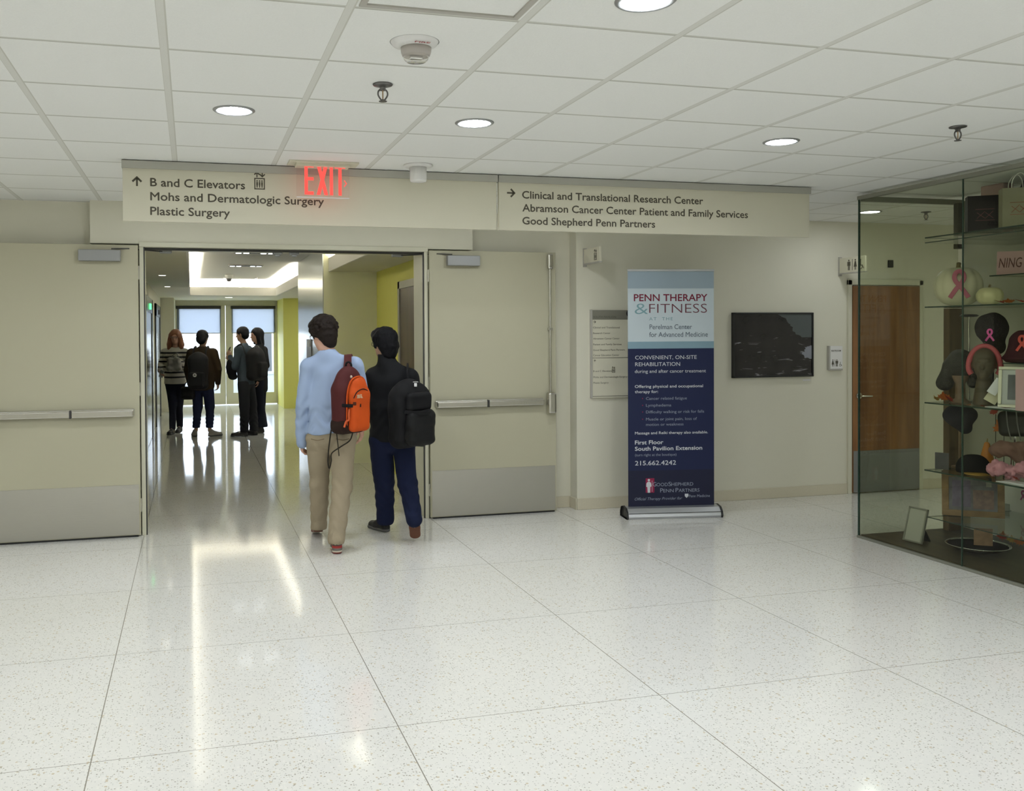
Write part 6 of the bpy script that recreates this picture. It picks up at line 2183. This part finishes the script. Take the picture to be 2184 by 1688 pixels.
# ---- top shelf
def paper_bag(x, y, z, w, d, h, turn, m, ink, label, handles):
    o = empty('shopping_bag', (x, y, z), label, 'bag')
    R = rotz(turn)
    b = MB()
    P = lambda a, c, e: Vector((x, y, z)) + R @ Vector((a, c, e))
    q = lambda s, e: [P(-w / 2 * s, -d / 2, e), P(w / 2 * s, -d / 2, e), P(w / 2 * s, d / 2, e), P(-w / 2 * s, d / 2, e)]
    lo = [b.bm.verts.new(p) for p in q(1, 0)]
    hi = [b.bm.verts.new(p) for p in q(1.0, h)]
    b.bm.faces.new(lo[::-1])
    for i in range(4):
        b.bm.faces.new((lo[i], lo[(i + 1) % 4], hi[(i + 1) % 4], hi[i]))
    bmesh.ops.solidify(b.bm, geom=b.bm.faces[:], thickness=0.003)
    body = b.build('bag_body', m, o)
    u, v = R @ Vector((1, 0, 0)), Vector((0, 0, 1))
    g = MB()
    og = P(-w * .28, -d / 2 - 0.002, h * .32)
    L = w * .56
    g.poly([(0, 0), (L, 0), (L, .004), (0, .004)], og, u, v, 0.001)
    g.poly([(0, h * .30), (L, h * .30), (L, h * .30 + .004), (0, h * .30 + .004)], og, u, v, 0.001)
    for k in range(2):
        x0, x1 = (.08 * L, .5 * L) if k == 0 else (.52 * L, .92 * L)
        for (a0, a1) in (((x0, h * .06), (x1, h * .25)), ((x0, h * .22), (x1, h * .06))):
            dx, dy = a1[0] - a0[0], a1[1] - a0[1]
            ln = math.hypot(dx, dy)
            nx, ny = -dy / ln * .002, dx / ln * .002
            g.poly([(a0[0] - nx, a0[1] - ny), (a1[0] - nx, a1[1] - ny), (a1[0] + nx, a1[1] + ny), (a0[0] + nx, a0[1] + ny)], og, u, v, 0.001)
    keepbuild(g, 'printed_emblem', ink, body)
    if handles:
        for c in (-d / 2 + 0.01, d / 2 - 0.01):
            MB().tube([P(-w * .22, c, h - 0.02), P(-w * .20, c, h + 0.05), P(-w * .05, c, h + 0.095), P(w * .10, c, h + 0.095), P(w * .20, c, h + 0.05), P(w * .22, c, h - 0.02)], 0.0035, 6).build('handle', WHITEP, o)
    return o


paper_bag(5.50, 5.32, ZS[0], 0.215, 0.10, 0.262, -0.62, mat('bag_dark', (0.028, 0.020, 0.024), rough=0.5), mat('bag_pink_ink', (0.22, 0.09, 0.10)), 'dark shopping bag on the top shelf of the display case', False)
paper_bag(5.475, 5.02, ZS[0], 0.200, 0.12, 0.270, -0.62, CREAM, mat('bag_red_ink', (0.40, 0.14, 0.08)), 'cream shopping bag with white rope handles on the top shelf', True)
o = MB().box((5.80, 5.44, ZS[0]), (5.90, 5.64, 2.73), 0.01).build('gift_box', mat('box_pink', (0.55, 0.36, 0.33), rough=0.7, var=0.15))
tag(o, 'tall dusty pink box behind the dark shopping bag on the top shelf', 'box')
o, s = at_sdf('sun_hat', (5.88, 5.22, ZS[0]), 'dark purple hat on a tall stand behind the cream bag on the top shelf', 'hat', (-0.22, -0.22, -0.02), (0.22, 0.22, 0.45))
s.ell((0, 0, 0.34), (0.105, 0.105, 0.085), None, 0.02)
s.ell((0, 0, 0.312), (0.17, 0.17, 0.014), None, 0.03)
s.noise(0.004, 25, 3)
hh = s.build('crown', mat('hat_plum', (0.035, 0.020, 0.035), rough=0.8), o, 1)
MB().cyl((0, 0, 0), (0, 0, 0.012), 0.06).cyl((0, 0, 0.01), (0, 0, 0.31), 0.010).build('stand', BLACK, o, world=False)

# ---- pumpkins on the second shelf
def pumpkin(x, y, z, r, h, label, m, rib=11):
    o = empty('pumpkin', (x, y, z), label, 'pumpkin')
    b = MB()
    n, k = 66, 18
    rows = []
    for j in range(k + 1):
        t = math.pi * j / k
        row = []
        for i in range(n):
            a = 2 * math.pi * i / n
            q = (1 - 0.055 * (1 - abs(math.cos(a * rib / 2))) ** 0.8) if 0 < j < k else 1
            rr = r * (math.sin(t) ** 0.8) * q
            zz = h / 2 - math.cos(t) * h / 2 * (1 - 0.10 * math.exp(-((t - math.pi) ** 2) * 8))
            row.append(b.bm.verts.new((rr * math.cos(a), rr * math.sin(a), zz)))
        rows.append(row)
    for j in range(k):
        for i in range(n):
            b.bm.faces.new((rows[j][i], rows[j][(i + 1) % n], rows[j + 1][(i + 1) % n], rows[j + 1][i]))
    bmesh.ops.remove_doubles(b.bm, verts=b.bm.verts[:], dist=0.0004)
    body = b.build('flesh', m, o, smooth=True, world=False)
    MB().tube([(0, 0, h * .93), (0.004, 0.004, h * 1.0), (0.016, 0.012, h * 1.07)], [r * .13, r * .09, r * .10], 10).build('stem', mat('pumpkin_stem', (0.22, 0.17, 0.07), rough=0.8) if 'pumpkin_stem' not in MATS else MATS['pumpkin_stem'], o, smooth=True, world=False)
    return o, body


PUMPW = mat('pumpkin_white', (0.70, 0.66, 0.46), rough=0.5, var=0.05)
po, pbod = pumpkin(5.56, 5.60, ZS[1], 0.165, 0.30, 'large white pumpkin with a painted pink ribbon on the second shelf', PUMPW)
b = MB()
rb_o = Vector((0, 0, 0.055)) + FO * 0.161 + FU * 0.03
ribbon(b, rb_o, FU, (0, 0, 1), 0.20, 0.012)
b.build('painted_ribbon', PINK, pbod, world=False)
pumpkin(5.52, 5.285, ZS[1], 0.088, 0.130, 'small pale pumpkin beside the large white pumpkin', mat('pumpkin_pale', (0.66, 0.62, 0.34), rough=0.5), 9)

# ---- pink sign NING
o = empty('pink_sign', (5.76, 5.33, 2.042), 'pink card sign lettered NING on the small upper shelf', 'sign')
cs = Vector((5.76, 5.33, 2.042))
q = Vector((0.62, -0.785, 0))
nrm = q.cross(Vector((0, 0, 1)))
b = MB()
b.poly([(-0.093, 0.0), (0.090, 0.0), (0.098, 0.168), (-0.088, 0.172)], cs - nrm * 0.006, q, (0, 0, 1), 0.006)
cd = b.build('card', mat('card_pink', (0.60, 0.37, 0.36), rough=0.7), o)
b = MB().text('NING', cs + nrm * 0.0008 - q * 0.078 + Vector((0, 0, 0.052)), q, (0.0, 0, 1), width=0.145, cap=0.075, th=0.0006, shear=0.2)
keepbuild(b, 'lettering', mat('card_ink', (0.12, 0.035, 0.03), rough=0.7), cd)

# ---- black hat on a stand, maroon bag, small stands
o, s = at_sdf('black_hat', (5.62, 5.36, ZS[2]), 'black knitted hat with a hot pink ribbon, raised on a tall stand', 'hat', (-0.2, -0.2, 0.30), (0.2, 0.2, 0.75))
s.ell((0, 0, 0.565), (0.100, 0.100, 0.095), None, 0.02)
s.cone((-0.005, 0.0, 0.52), (0.02, -0.02, 0.42), 0.092, 0.060, 0.05)
s.noise(0.004, 40, 5)
ht = s.build('crown', cloth('knit_black', (0.022, 0.018, 0.020), bump=0.8, bscale=150), o, 1)
b = MB()
ribbon(b, Vector((0.0, 0, 0.455)) + FO * 0.108, FU, (0, 0, 1), 0.085, 0.006)
b.build('ribbon', HOTP, ht, world=False)
MB().cyl((0, 0, 0), (0, 0, 0.012), 0.07).cyl((0.0, 0, 0.01), (0.01, 0, 0.45), 0.011).build('stand', BLACK, o, world=False)
o, s = at_sdf('maroon_hat', (5.58, 5.06, 1.415), 'maroon cloche hat with a red ribbon on the short shelf', 'hat', (-0.2, -0.2, -0.02), (0.2, 0.2, 0.30))
s.cone((0, 0, 0.04), (0, 0, 0.14), 0.118, 0.088, 0.03)
s.cut_above(0.222)
s.ell((0, 0, 0.03), (0.135, 0.135, 0.028), None, 0.02)
s.noise(0.004, 30, 5)
s.cut_below(0.0)
ht = s.build('crown', cloth('felt_maroon', (0.055, 0.014, 0.020)), o, 1)
b = MB()
ribbon(b, Vector((0.0, 0, 0.08)) + FO * 0.118, FU, (0, 0, 1), 0.105, 0.006)
b.build('ribbon', REDF, ht, world=False)
o = empty('hat_stand', (5.66, 5.70 - 0.09, ZS[2]), 'slim stand with a flat round black top under the second shelf', 'stand')
MB().cyl((5.66, 5.60, ZS[2]), (5.66, 5.60, ZS[2] + 0.01), 0.06).cyl((5.66, 5.60, ZS[2]), (5.66, 5.60, 1.74), 0.007).build('pole', CHROME, o)
MB().lathe([(0.001, 0.012), (0.05, 0.010), (0.066, 0.0), (0.05, -0.008), (0.001, -0.010)], (5.66, 5.60, 1.748), 28).build('round_top', BLACK, o, smooth=True)

# ---- middle shelf: wig, mannequin head with pink band, bust, frame
o, s = at_sdf('wig', (5.50, 5.52, ZS[2]), 'dark bobbed wig on a head stand at the far end of the middle shelf', 'wig', (-0.26, -0.26, -0.02), (0.26, 0.26, 0.46))
s.ell((0.0, 0.0, 0.285), (0.095, 0.098, 0.105), None, 0.02)
s.cone((-0.04, 0.055, 0.26), (-0.055, 0.085, 0.14), 0.058, 0.055, 0.03)
s.cone((0.055, -0.03, 0.26), (0.07, -0.045, 0.15), 0.055, 0.045, 0.03)
s.noise(0.006, 42, 8, (1, 1, 0.4))
s.build('hair', mat('wig_hair', (0.020, 0.019, 0.014), rough=0.5, bump=0.8, bscale=130), o, 1)
MB().lathe([(0.075, 0), (0.06, 0.012), (0.035, 0.03), (0.032, 0.14), (0.07, 0.2)], (0, 0, 0), 24).build('head_stand', mat('stand_tan', (0.20, 0.13, 0.08), rough=0.6), o, smooth=True, world=False)
o, s = at_sdf('mannequin_head', (5.46, 5.27, ZS[2]), 'brown mannequin head wearing a rose pink head band', 'mannequin', (-0.18, -0.18, -0.02), (0.18, 0.18, 0.48))
s.cone((0, 0, 0.0), (0, 0, 0.16), 0.075, 0.052, 0.03)
P, R = head_sdf(s, (0, 0, 0.30), (-0.8, -0.6, 0), 1.0)
s.cut_below(0.0)
mh = s.build('head', mat('mannequin_brown', (0.085, 0.065, 0.035), rough=0.45), o, 1)
arc = [Vector(P(0.098 * math.cos(t), -0.004, -0.03 + 0.150 * math.sin(t) if math.sin(t) > 0 else -0.03 + 0.09 * math.sin(t))) for t in [math.radians(-35 + 250 * i / 22) for i in range(23)]]
MB().tube(arc, 0.019, 10).build('head_band', mat('band_rose', (0.50, 0.085, 0.10), rough=0.6), o, smooth=True, world=False)
o, s = at_sdf('dark_bust', (5.84, 5.20, ZS[2]), 'black display bust between the mannequin head and the silver frame', 'bust', (-0.2, -0.2, -0.02), (0.2, 0.2, 0.42))
s.cone((0, 0, 0.05), (0, 0, 0.15), 0.09, 0.05, 0.04, (0.6, -0.8, 0), 1.35)
s.ell((0, 0, 0.215), (0.085, 0.085, 0.105), None, 0.03)
s.cut_below(0.0)
s.build('torso', mat('bust_black', (0.012, 0.012, 0.010), rough=0.6), o, 1)


def stand_frame(x, y, z, w, h, turn, lean, fw, mf, mp, name, label, cat, mat_w=0.0, mm=None, leg=False, extra=()):
    """picture frame leaning back; turn = heading of its face normal from -Y"""
    o = empty(name, (x, y, z), label, cat)
    M = Matrix.Translation((x, y, z)) @ Matrix.Rotation(turn, 4, 'Z') @ Matrix.Rotation(-lean, 4, 'X')

    def piece(boxes, nm, m, par, bev=0.0):
        b = MB()
        for lo, hi in boxes:
            b.box(lo, hi, bev)
        b.bm.transform(M)
        return b.build(nm, m, par)
    fr = piece([((-w / 2, -0.011, 0), (w / 2, 0.011, fw)), ((-w / 2, -0.011, h - fw), (w / 2, 0.011, h)), ((-w / 2, -0.011, fw), (-w / 2 + fw, 0.011, h - fw)), ((w / 2 - fw, -0.011, fw), (w / 2, 0.011, h - fw))], 'frame', mf, o, 0.003)
    if mat_w:
        piece([((-w / 2 + fw, -0.002, fw), (w / 2 - fw, 0.006, h - fw))], 'mat_board', mm, o)
    e = fw + mat_w
    piece([((-w / 2 + e, -0.004, e), (w / 2 - e, 0.005, h - e))], 'print', mp, o)
    piece([((-0.03, 0.008, h * .12), (0.03, 0.012, h * .8))], 'easel_back', BLACK, o)
    for a, c, e2, f, m in extra:
        piece([((a, -0.006, c), (e2, -0.004, f))], 'inset_photo', m, fr)
    if leg:
        foot = Vector((x, y, z - 0.004)) + rotz(turn) @ Vector((0, 0.155, 0))
        MB().tube([M @ Vector((0, 0.014, h * .62)), foot], 0.02, flat=(0.026, 0.005)).build('easel_leg', BLACK, o)
    return o


BWP = mat('photo_grey', (0.10, 0.11, 0.115), rough=0.25, var=0.8, vscale=9)
stand_frame(5.42, 4.94, ZS[2] + 0.003, 0.265, 0.285, -0.92, 0.22, 0.022, mat('frame_silver', (0.52, 0.51, 0.40), rough=0.3, metal=0.6), BWP, 'framed_photo', 'silver frame with a black and white photograph on the middle shelf', 'photo frame', 0.034, mat('mat_board_pale', (0.50, 0.52, 0.50)))
WCARD = mat('card_white', (0.72, 0.73, 0.74), rough=0.6)
o = MB().box((5.335, 5.13, ZS[2]), (5.415, 5.136, ZS[2] + 0.165), 0.001, rot=Matrix.Rotation(-0.55, 3, Vector((0.6, -0.8, 0)).cross(Vector((0, 0, 1)))) @ rotz(-0.9), piv=(5.375, 5.133, ZS[2] + 0.02)).build('booklet', CREAM)
tag(o, 'cream booklet tilted against the silver photo frame', 'booklet')
o.location.z += 0.03
o = MB().box((5.34, 5.085, ZS[2] + 0.085), (5.40, 5.089, ZS[2] + 0.20), 0.001, rot=Matrix.Rotation(-0.55, 3, Vector((0.6, -0.8, 0)).cross(Vector((0, 0, 1)))) @ rotz(-0.9)).build('price_card', WCARD)
tag(o, 'small white card tilted in front of the cream booklet', 'card')
o = MB().box((5.27, 4.775, ZS[2]), (5.274, 4.842, ZS[2] + 0.275), 0.001, rot=rotz(0.0)).build('pink_card', mat('card_rose', (0.56, 0.36, 0.38), rough=0.6))
tag(o, 'pink upright card at the right edge of the photo, on the middle shelf', 'card')
o = MB().box((5.31, 4.88, ZS[2]), (5.42, 5.12, ZS[2] + 0.006), 0.001).build('leaflet', WCARD)
tag(o, 'white leaflet lying flat at the front of the middle shelf', 'leaflet')

# ---- third shelf
o, s = at_sdf('navy_hat', (5.60, 5.62, ZS[3]), 'dark navy hat on a post at the far end of the lower shelf', 'hat', (-0.22, -0.22, 0.20), (0.22, 0.22, 0.56))
s.ell((0, 0, 0.395), (0.112, 0.112, 0.070), None, 0.03)
s.cone((0, 0, 0.38), (0.025, -0.02, 0.305), 0.095, 0.05, 0.05)
s.noise(0.004, 30, 3)
s.build('crown', cloth('felt_navy', (0.014, 0.014, 0.024)), o, 1)
MB().cyl((0, 0, 0), (0, 0, 0.012), 0.06).cyl((0, 0, 0.01), (0, 0, 0.36), 0.012).build('stand', mat('stand_wood', (0.16, 0.10, 0.05), rough=0.6), o, world=False)
o = empty('handbag', (5.66, 5.20, ZS[3]), 'black handbag with grey straps hung in the middle of the lower compartment', 'bag')
s = Sdf((-0.22, -0.22, 0.20), (0.22, 0.22, 0.50), 0.006)
rb = np.stack([V3((0.6, -0.8, 0)), V3((0.8, 0.6, 0)), V3((0, 0, 1))], 1)
s.box((0, 0, 0.368), (0.105, 0.05, 0.088), 0.04, rb, 0.02)
s.noise(0.005, 30, 3)
hb = s.build('bag_body', mat('bag_black', (0.013, 0.013, 0.010), rough=0.5), o, 1)
for k in (-0.05, 0.01):
    MB().tube([Vector((0, 0, 0.468)) + FO * 0.05 + FU * k, Vector((0, 0, 0.36)) + FO * 0.058 + FU * (k + 0.01), Vector((0, 0, 0.26)) + FO * 0.055 + FU * (k + 0.03)], 0.004, 6).build('strap', MATS['buckle_grey'], hb, world=False)
MB().cyl((0, 0, 0), (0, 0, 0.012), 0.055).cyl((0, 0, 0.01), (0, 0, 0.30), 0.010).build('stand', CHROME, o, world=False)
o, s = at_sdf('cloth_flower', (5.80, 5.04, ZS[3]), 'pale peach cloth flower on a wire stem beside the black handbag', 'flower', (-0.14, -0.14, 0.33), (0.14, 0.14, 0.52))
for i in range(6):
    a = i * 1.05
    s.ell((0.045 * math.cos(a) * .6, 0.045 * math.sin(a), 0.43 + 0.030 * math.sin(i * 2.1)), (0.034, 0.034, 0.028), None, 0.01)
s.noise(0.006, 60, 3)
s.build('petals', mat('petal_peach', (0.52, 0.40, 0.25), rough=0.8), o, 1)
MB().cyl((0, 0, 0), (0, 0, 0.01), 0.04).cyl((0, 0, 0), (0, 0, 0.42), 0.003).build('stem', CHROME, o, world=False)
o, s = at_sdf('scarf', (5.56, 5.14, ZS[3]), 'dusty mauve scarf bundled over a low stand, under the black handbag', 'scarf', (-0.24, -0.24, 0.02), (0.24, 0.24, 0.34))
s.cone(tuple(FU * -0.10 + Vector((0, 0, 0.19))), tuple(FU * 0.10 + Vector((0, 0, 0.21))), 0.042, 0.050, 0.03)
s.cone(tuple(FU * -0.02 + Vector((0, 0, 0.20))), tuple(FU * 0.06 + Vector((0, 0, 0.13))), 0.05, 0.04, 0.03)
s.noise(0.012, 48, 6)
s.noise(0.006, 90, 7)
s.build('folds', cloth('scarf_mauve', (0.26, 0.15, 0.12), var=0.3), o, 1)
MB().cyl((0, 0, 0), (0, 0, 0.01), 0.05).cyl((0, 0, 0), (0, 0, 0.16), 0.006).build('stand', CHROME, o, world=False)
o, s = at_sdf('ball_cap', (5.45, 5.35, ZS[3]), 'black ball cap with an ochre brim on the lower shelf', 'cap', (-0.2, -0.2, -0.02), (0.2, 0.2, 0.2))
s.ell((0, 0, 0.035), (0.108, 0.112, 0.112), None, 0.02)
s.noise(0.004, 34, 6)
s.cut_below(0.008)
s.build('crown', cloth('cap_black', (0.009, 0.009, 0.008)), o, 1)
s = Sdf((-0.25, -0.25, -0.02), (0.2, 0.2, 0.06), 0.005)
s.ell(tuple(FO * 0.100 + FU * 0.03 + Vector((0, 0, 0.014))), (0.070, 0.085, 0.011), None, 0.0)
s.cut_below(0.001)
s.build('brim', mat('brim_ochre', (0.33, 0.19, 0.025), rough=0.7), o, 1)
o, s = at_sdf('feather_boa', (5.45, 5.01, ZS[3]), 'fluffy pink boa heaped beside the black cap', 'boa', (-0.24, -0.24, -0.02), (0.24, 0.24, 0.2))
for i in range(7):
    t = i / 6
    s.ell(tuple(FU * (-0.13 + 0.26 * t) + FO * (0.03 * math.sin(i * 2)) + Vector((0, 0, 0.07 + 0.025 * math.sin(i * 1.7)))), (0.040, 0.040, 0.038), None, 0.015)
rs = np.random.RandomState(3)
for i in range(150):
    t = rs.rand()
    v = rs.normal(size=3)
    v /= np.linalg.norm(v)
    s.ell(tuple(FU * (-0.13 + 0.26 * t + 0.045 * v[0]) + FO * (0.03 * math.sin(t * 12) + 0.045 * v[1]) + Vector((0, 0, 0.066 + 0.025 * math.sin(t * 10.2) + 0.045 * v[2]))), np.array((0.015, 0.015, 0.015)) * rs.uniform(0.6, 1.3), None, 0.004)
s.noise(0.003, 140, 7)
s.cut_below(0.002)
s.build('feathers', mat('boa_pink', (0.56, 0.26, 0.31), rough=0.9, var=0.35, vscale=14), o, 1)
o = MB().box((5.40, 5.54, ZS[3]), (5.404, 5.70 - 0.065, ZS[3] + 0.125), 0.001, rot=Matrix.Rotation(0.5, 3, 'Z')).build('photo_card', mat('photo_night', (0.07, 0.065, 0.07), rough=0.3, var=0.7, vscale=14))
tag(o, 'small dark photo card standing at the far end of the lower shelf', 'card')
o = MB().box((5.31, 4.80, ZS[3]), (5.40, 5.03, ZS[3] + 0.005), 0.001).box((5.33, 4.82, ZS[3] + 0.005), (5.42, 5.0, ZS[3] + 0.010), 0.001, rot=rotz(0.1)).build('brochure', WCARD)
tag(o, 'white brochures lying flat at the front of the lower shelf', 'brochure')
o, s = at_sdf('gourd', (5.62, 5.40, ZS[3]), 'orange cone shaped gourd standing behind the black cap', 'gourd', (-0.1, -0.1, -0.02), (0.1, 0.1, 0.30), 0.005)
s.cone((0, 0, 0.055), (0, 0, 0.20), 0.055, 0.020, 0.02)
s.noise(0.002, 50, 6)
s.cut_below(0.001)
s.build('skin', mat('gourd_orange', (0.55, 0.20, 0.025), rough=0.5), o, 1)
MB().cyl((0, 0, 0.21), (0.006, 0, 0.245), 0.006, 0.004).build('stem', MATS['pumpkin_stem'], o, world=False)

# ---- bottom: wooden frame, easel sign, bowl
stand_frame(5.60, 5.50, ZS[4] + 0.001, 0.405, 0.335, -0.66, 0.10, 0.045, wood_material('frame_oak', (0.20, 0.115, 0.045), (0.30, 0.18, 0.075), rough=0.5, along='X'), mat('collage_print', (0.16, 0.15, 0.17), rough=0.3, var=0.9, vscale=12), 'framed_photo', 'wide wooden frame with a dim collage on the lowest glass shelf', 'photo frame', extra=((-0.135, 0.07, -0.015, 0.265, mat('inset_violet', (0.15, 0.12, 0.19), rough=0.3, var=0.7, vscale=20)), (0.0, 0.06, 0.135, 0.20, mat('inset_rose', (0.24, 0.15, 0.13), rough=0.3, var=0.8, vscale=26)), (0.085, 0.225, 0.12, 0.26, mat('inset_pale', (0.32, 0.32, 0.28), rough=0.4))))
stand_frame(5.265, 5.725, 0.036, 0.165, 0.265, -1.46, 0.26, 0.012, CASEM, mat('notice_grey', (0.42, 0.42, 0.36), rough=0.4), 'easel_sign', 'small grey notice in a metal easel frame on the case floor', 'sign', leg=True)
BOWLG = glass_material('bowl_glass', (0.95, 0.97, 0.95), 4.0)
o = empty('glass_bowl', (5.50, 5.36, 0.030), 'wide clear glass dish with bright rim on the dark floor of the case', 'dish')
MB().lathe([(0.07, 0.0), (0.075, 0.010), (0.15, 0.022), (0.205, 0.050), (0.208, 0.056), (0.202, 0.056), (0.148, 0.030), (0.07, 0.016), (0.001, 0.014)], (5.50, 5.36, 0.030), 48).build('dish', BOWLG, o, smooth=True)
MB().lathe([(0.208, 0.052), (0.211, 0.056), (0.208, 0.060), (0.203, 0.056), (0.208, 0.052)], (5.50, 5.36, 0.030), 48).build('rim', CHROME, o, smooth=True)
o = MB().box((5.46, 5.33, 0.046), (5.58, 5.336, 0.205), 0.001, rot=rotz(-0.6)).build('folded_leaflet', mat('leaflet_tan', (0.30, 0.17, 0.10), rough=0.5, var=0.5, vscale=20))
tag(o, 'tan leaflet standing in the glass dish', 'leaflet')
o = empty('ribbon_sticker', (6.08, 5.515, 0.345), 'small purple pink ribbon stuck on the white back of the case', 'ribbon')
b = MB()
ribbon(b, (6.081, 5.515, 0.345), (0, -1, 0), (0, 0, 1), 0.075, 0.002)
b.build('ribbon_loop', mat('ribbon_purple', (0.38, 0.06, 0.20), rough=0.5), o)
o = MB().box((6.0735, 5.632, 0.185), (6.0815, 5.758, 0.298), 0.002).build('outlet_plate', mat('plate_grey', (0.42, 0.43, 0.37), rough=0.5))
tag(o, 'square grey cover plate on the white back of the case', 'plate')

# ---- artificial maple leaves strewn about
LV = [((5.40, 5.57, ZS[2]), 0.052, ORGF, 'orange maple leaf at the foot of the dark wig', 0.9, -0.5), ((5.37, 5.49, ZS[2]), 0.050, REDL, 'dark red maple leaf at the foot of the dark wig', 0.7, 0.4),
      ((5.38, 5.62, ZS[2]), 0.035, YELL, 'ochre maple leaf at the far tip of the middle shelf', 0.8, 0.2), ((5.36, 5.30, ZS[2]), 0.03, ORGF, 'small orange leaf lying before the mannequin head', 0.1, 0.7),
      ((5.34, 5.16, ZS[2]), 0.034, REDL, 'red leaf lying before the cream booklet', 0.15, 1.3), ((5.33, 4.97, ZS[2] + 0.006), 0.036, REDL, 'red leaf lying on the white leaflet', 0.1, 2.0),
      ((5.40, 5.08, ZS[1]), 0.045, REDL, 'red leaf lying beside the small pale pumpkin on the second shelf', 0.35, 1.0), ((5.36, 4.98, ZS[1]), 0.045, ORGF, 'orange leaf on the second shelf, near the right edge of the photo', 0.4, 2.2),
      ((5.37, 4.90, ZS[1]), 0.040, REDL, 'red leaf on the second shelf, rightmost in the photo', 0.4, 0.3), ((5.37, 4.93, ZS[3] + 0.012), 0.050, REDL, 'red leaf on the white brochures of the lower shelf', 0.5, 0.8),
      ((5.36, 5.05, ZS[3]), 0.040, REDL, 'red leaf in front of the pink boa', 0.15, 2.4), ((5.98, 5.60, 0.029), 0.050, REDL, 'red leaf on the case floor under the square cover plate', 0.8, -0.9),
      ((5.96, 5.50, 0.029), 0.045, YELL, 'ochre leaf on the case floor below the ribbon sticker', 0.8, -0.7), ((5.95, 5.42, 0.029), 0.050, ORGF, 'orange leaf on the case floor near the right edge of the photo', 0.8, -1.1)]
for p, sz, m, lab, ti, tu in LV:
    leaf_at(p, sz, m, lab, ti, tu)
# leaf sprays held on wires
for (x, y, z0, z1, m, sz, lab) in ((5.70, 5.33, ZS[3], 0.915, ORGF, 0.062, 'orange leaf spray on a wire beside the navy hat'), (5.80, 5.00, 1.415, 1.70, ORGF, 0.075, 'orange leaf spray on a wire above the maroon hat'),
                                 (5.78, 5.50, ZS[2], 1.69, REDL, 0.050, 'red leaf spray on a wire above the dark wig'), (5.72, 5.42, ZS[3], 1.02, REDL, 0.036, 'small red leaf on a wire right of the navy hat')):
    o = empty('leaf_spray', (x, y, z0), lab, 'leaf')
    MB().cyl((x, y, z0), (x, y, z0 + 0.008), 0.03).cyl((x, y, z0), (x, y, z1), 0.0025, seg=8).build('wire', DARKG, o)
    for k in range(2 if sz > 0.04 else 1):
        b = MB()
        cc = Vector((x, y, z1 + 0.02)) + FO * (0.006 + 0.004 * k) + FU * (sz * (0.8 * k - 0.3))
        a = 0.5 - 1.1 * k
        u = FU * math.cos(a) + Vector((0, 0, 1)) * math.sin(a)
        v = -FU * math.sin(a) + Vector((0, 0, 1)) * math.cos(a)
        b.poly([(px_ * sz, py_ * sz) for px_, py_ in LEAF], cc, u, v, 0.002)
        b.build('leaf', m if k == 0 else YELL, o)
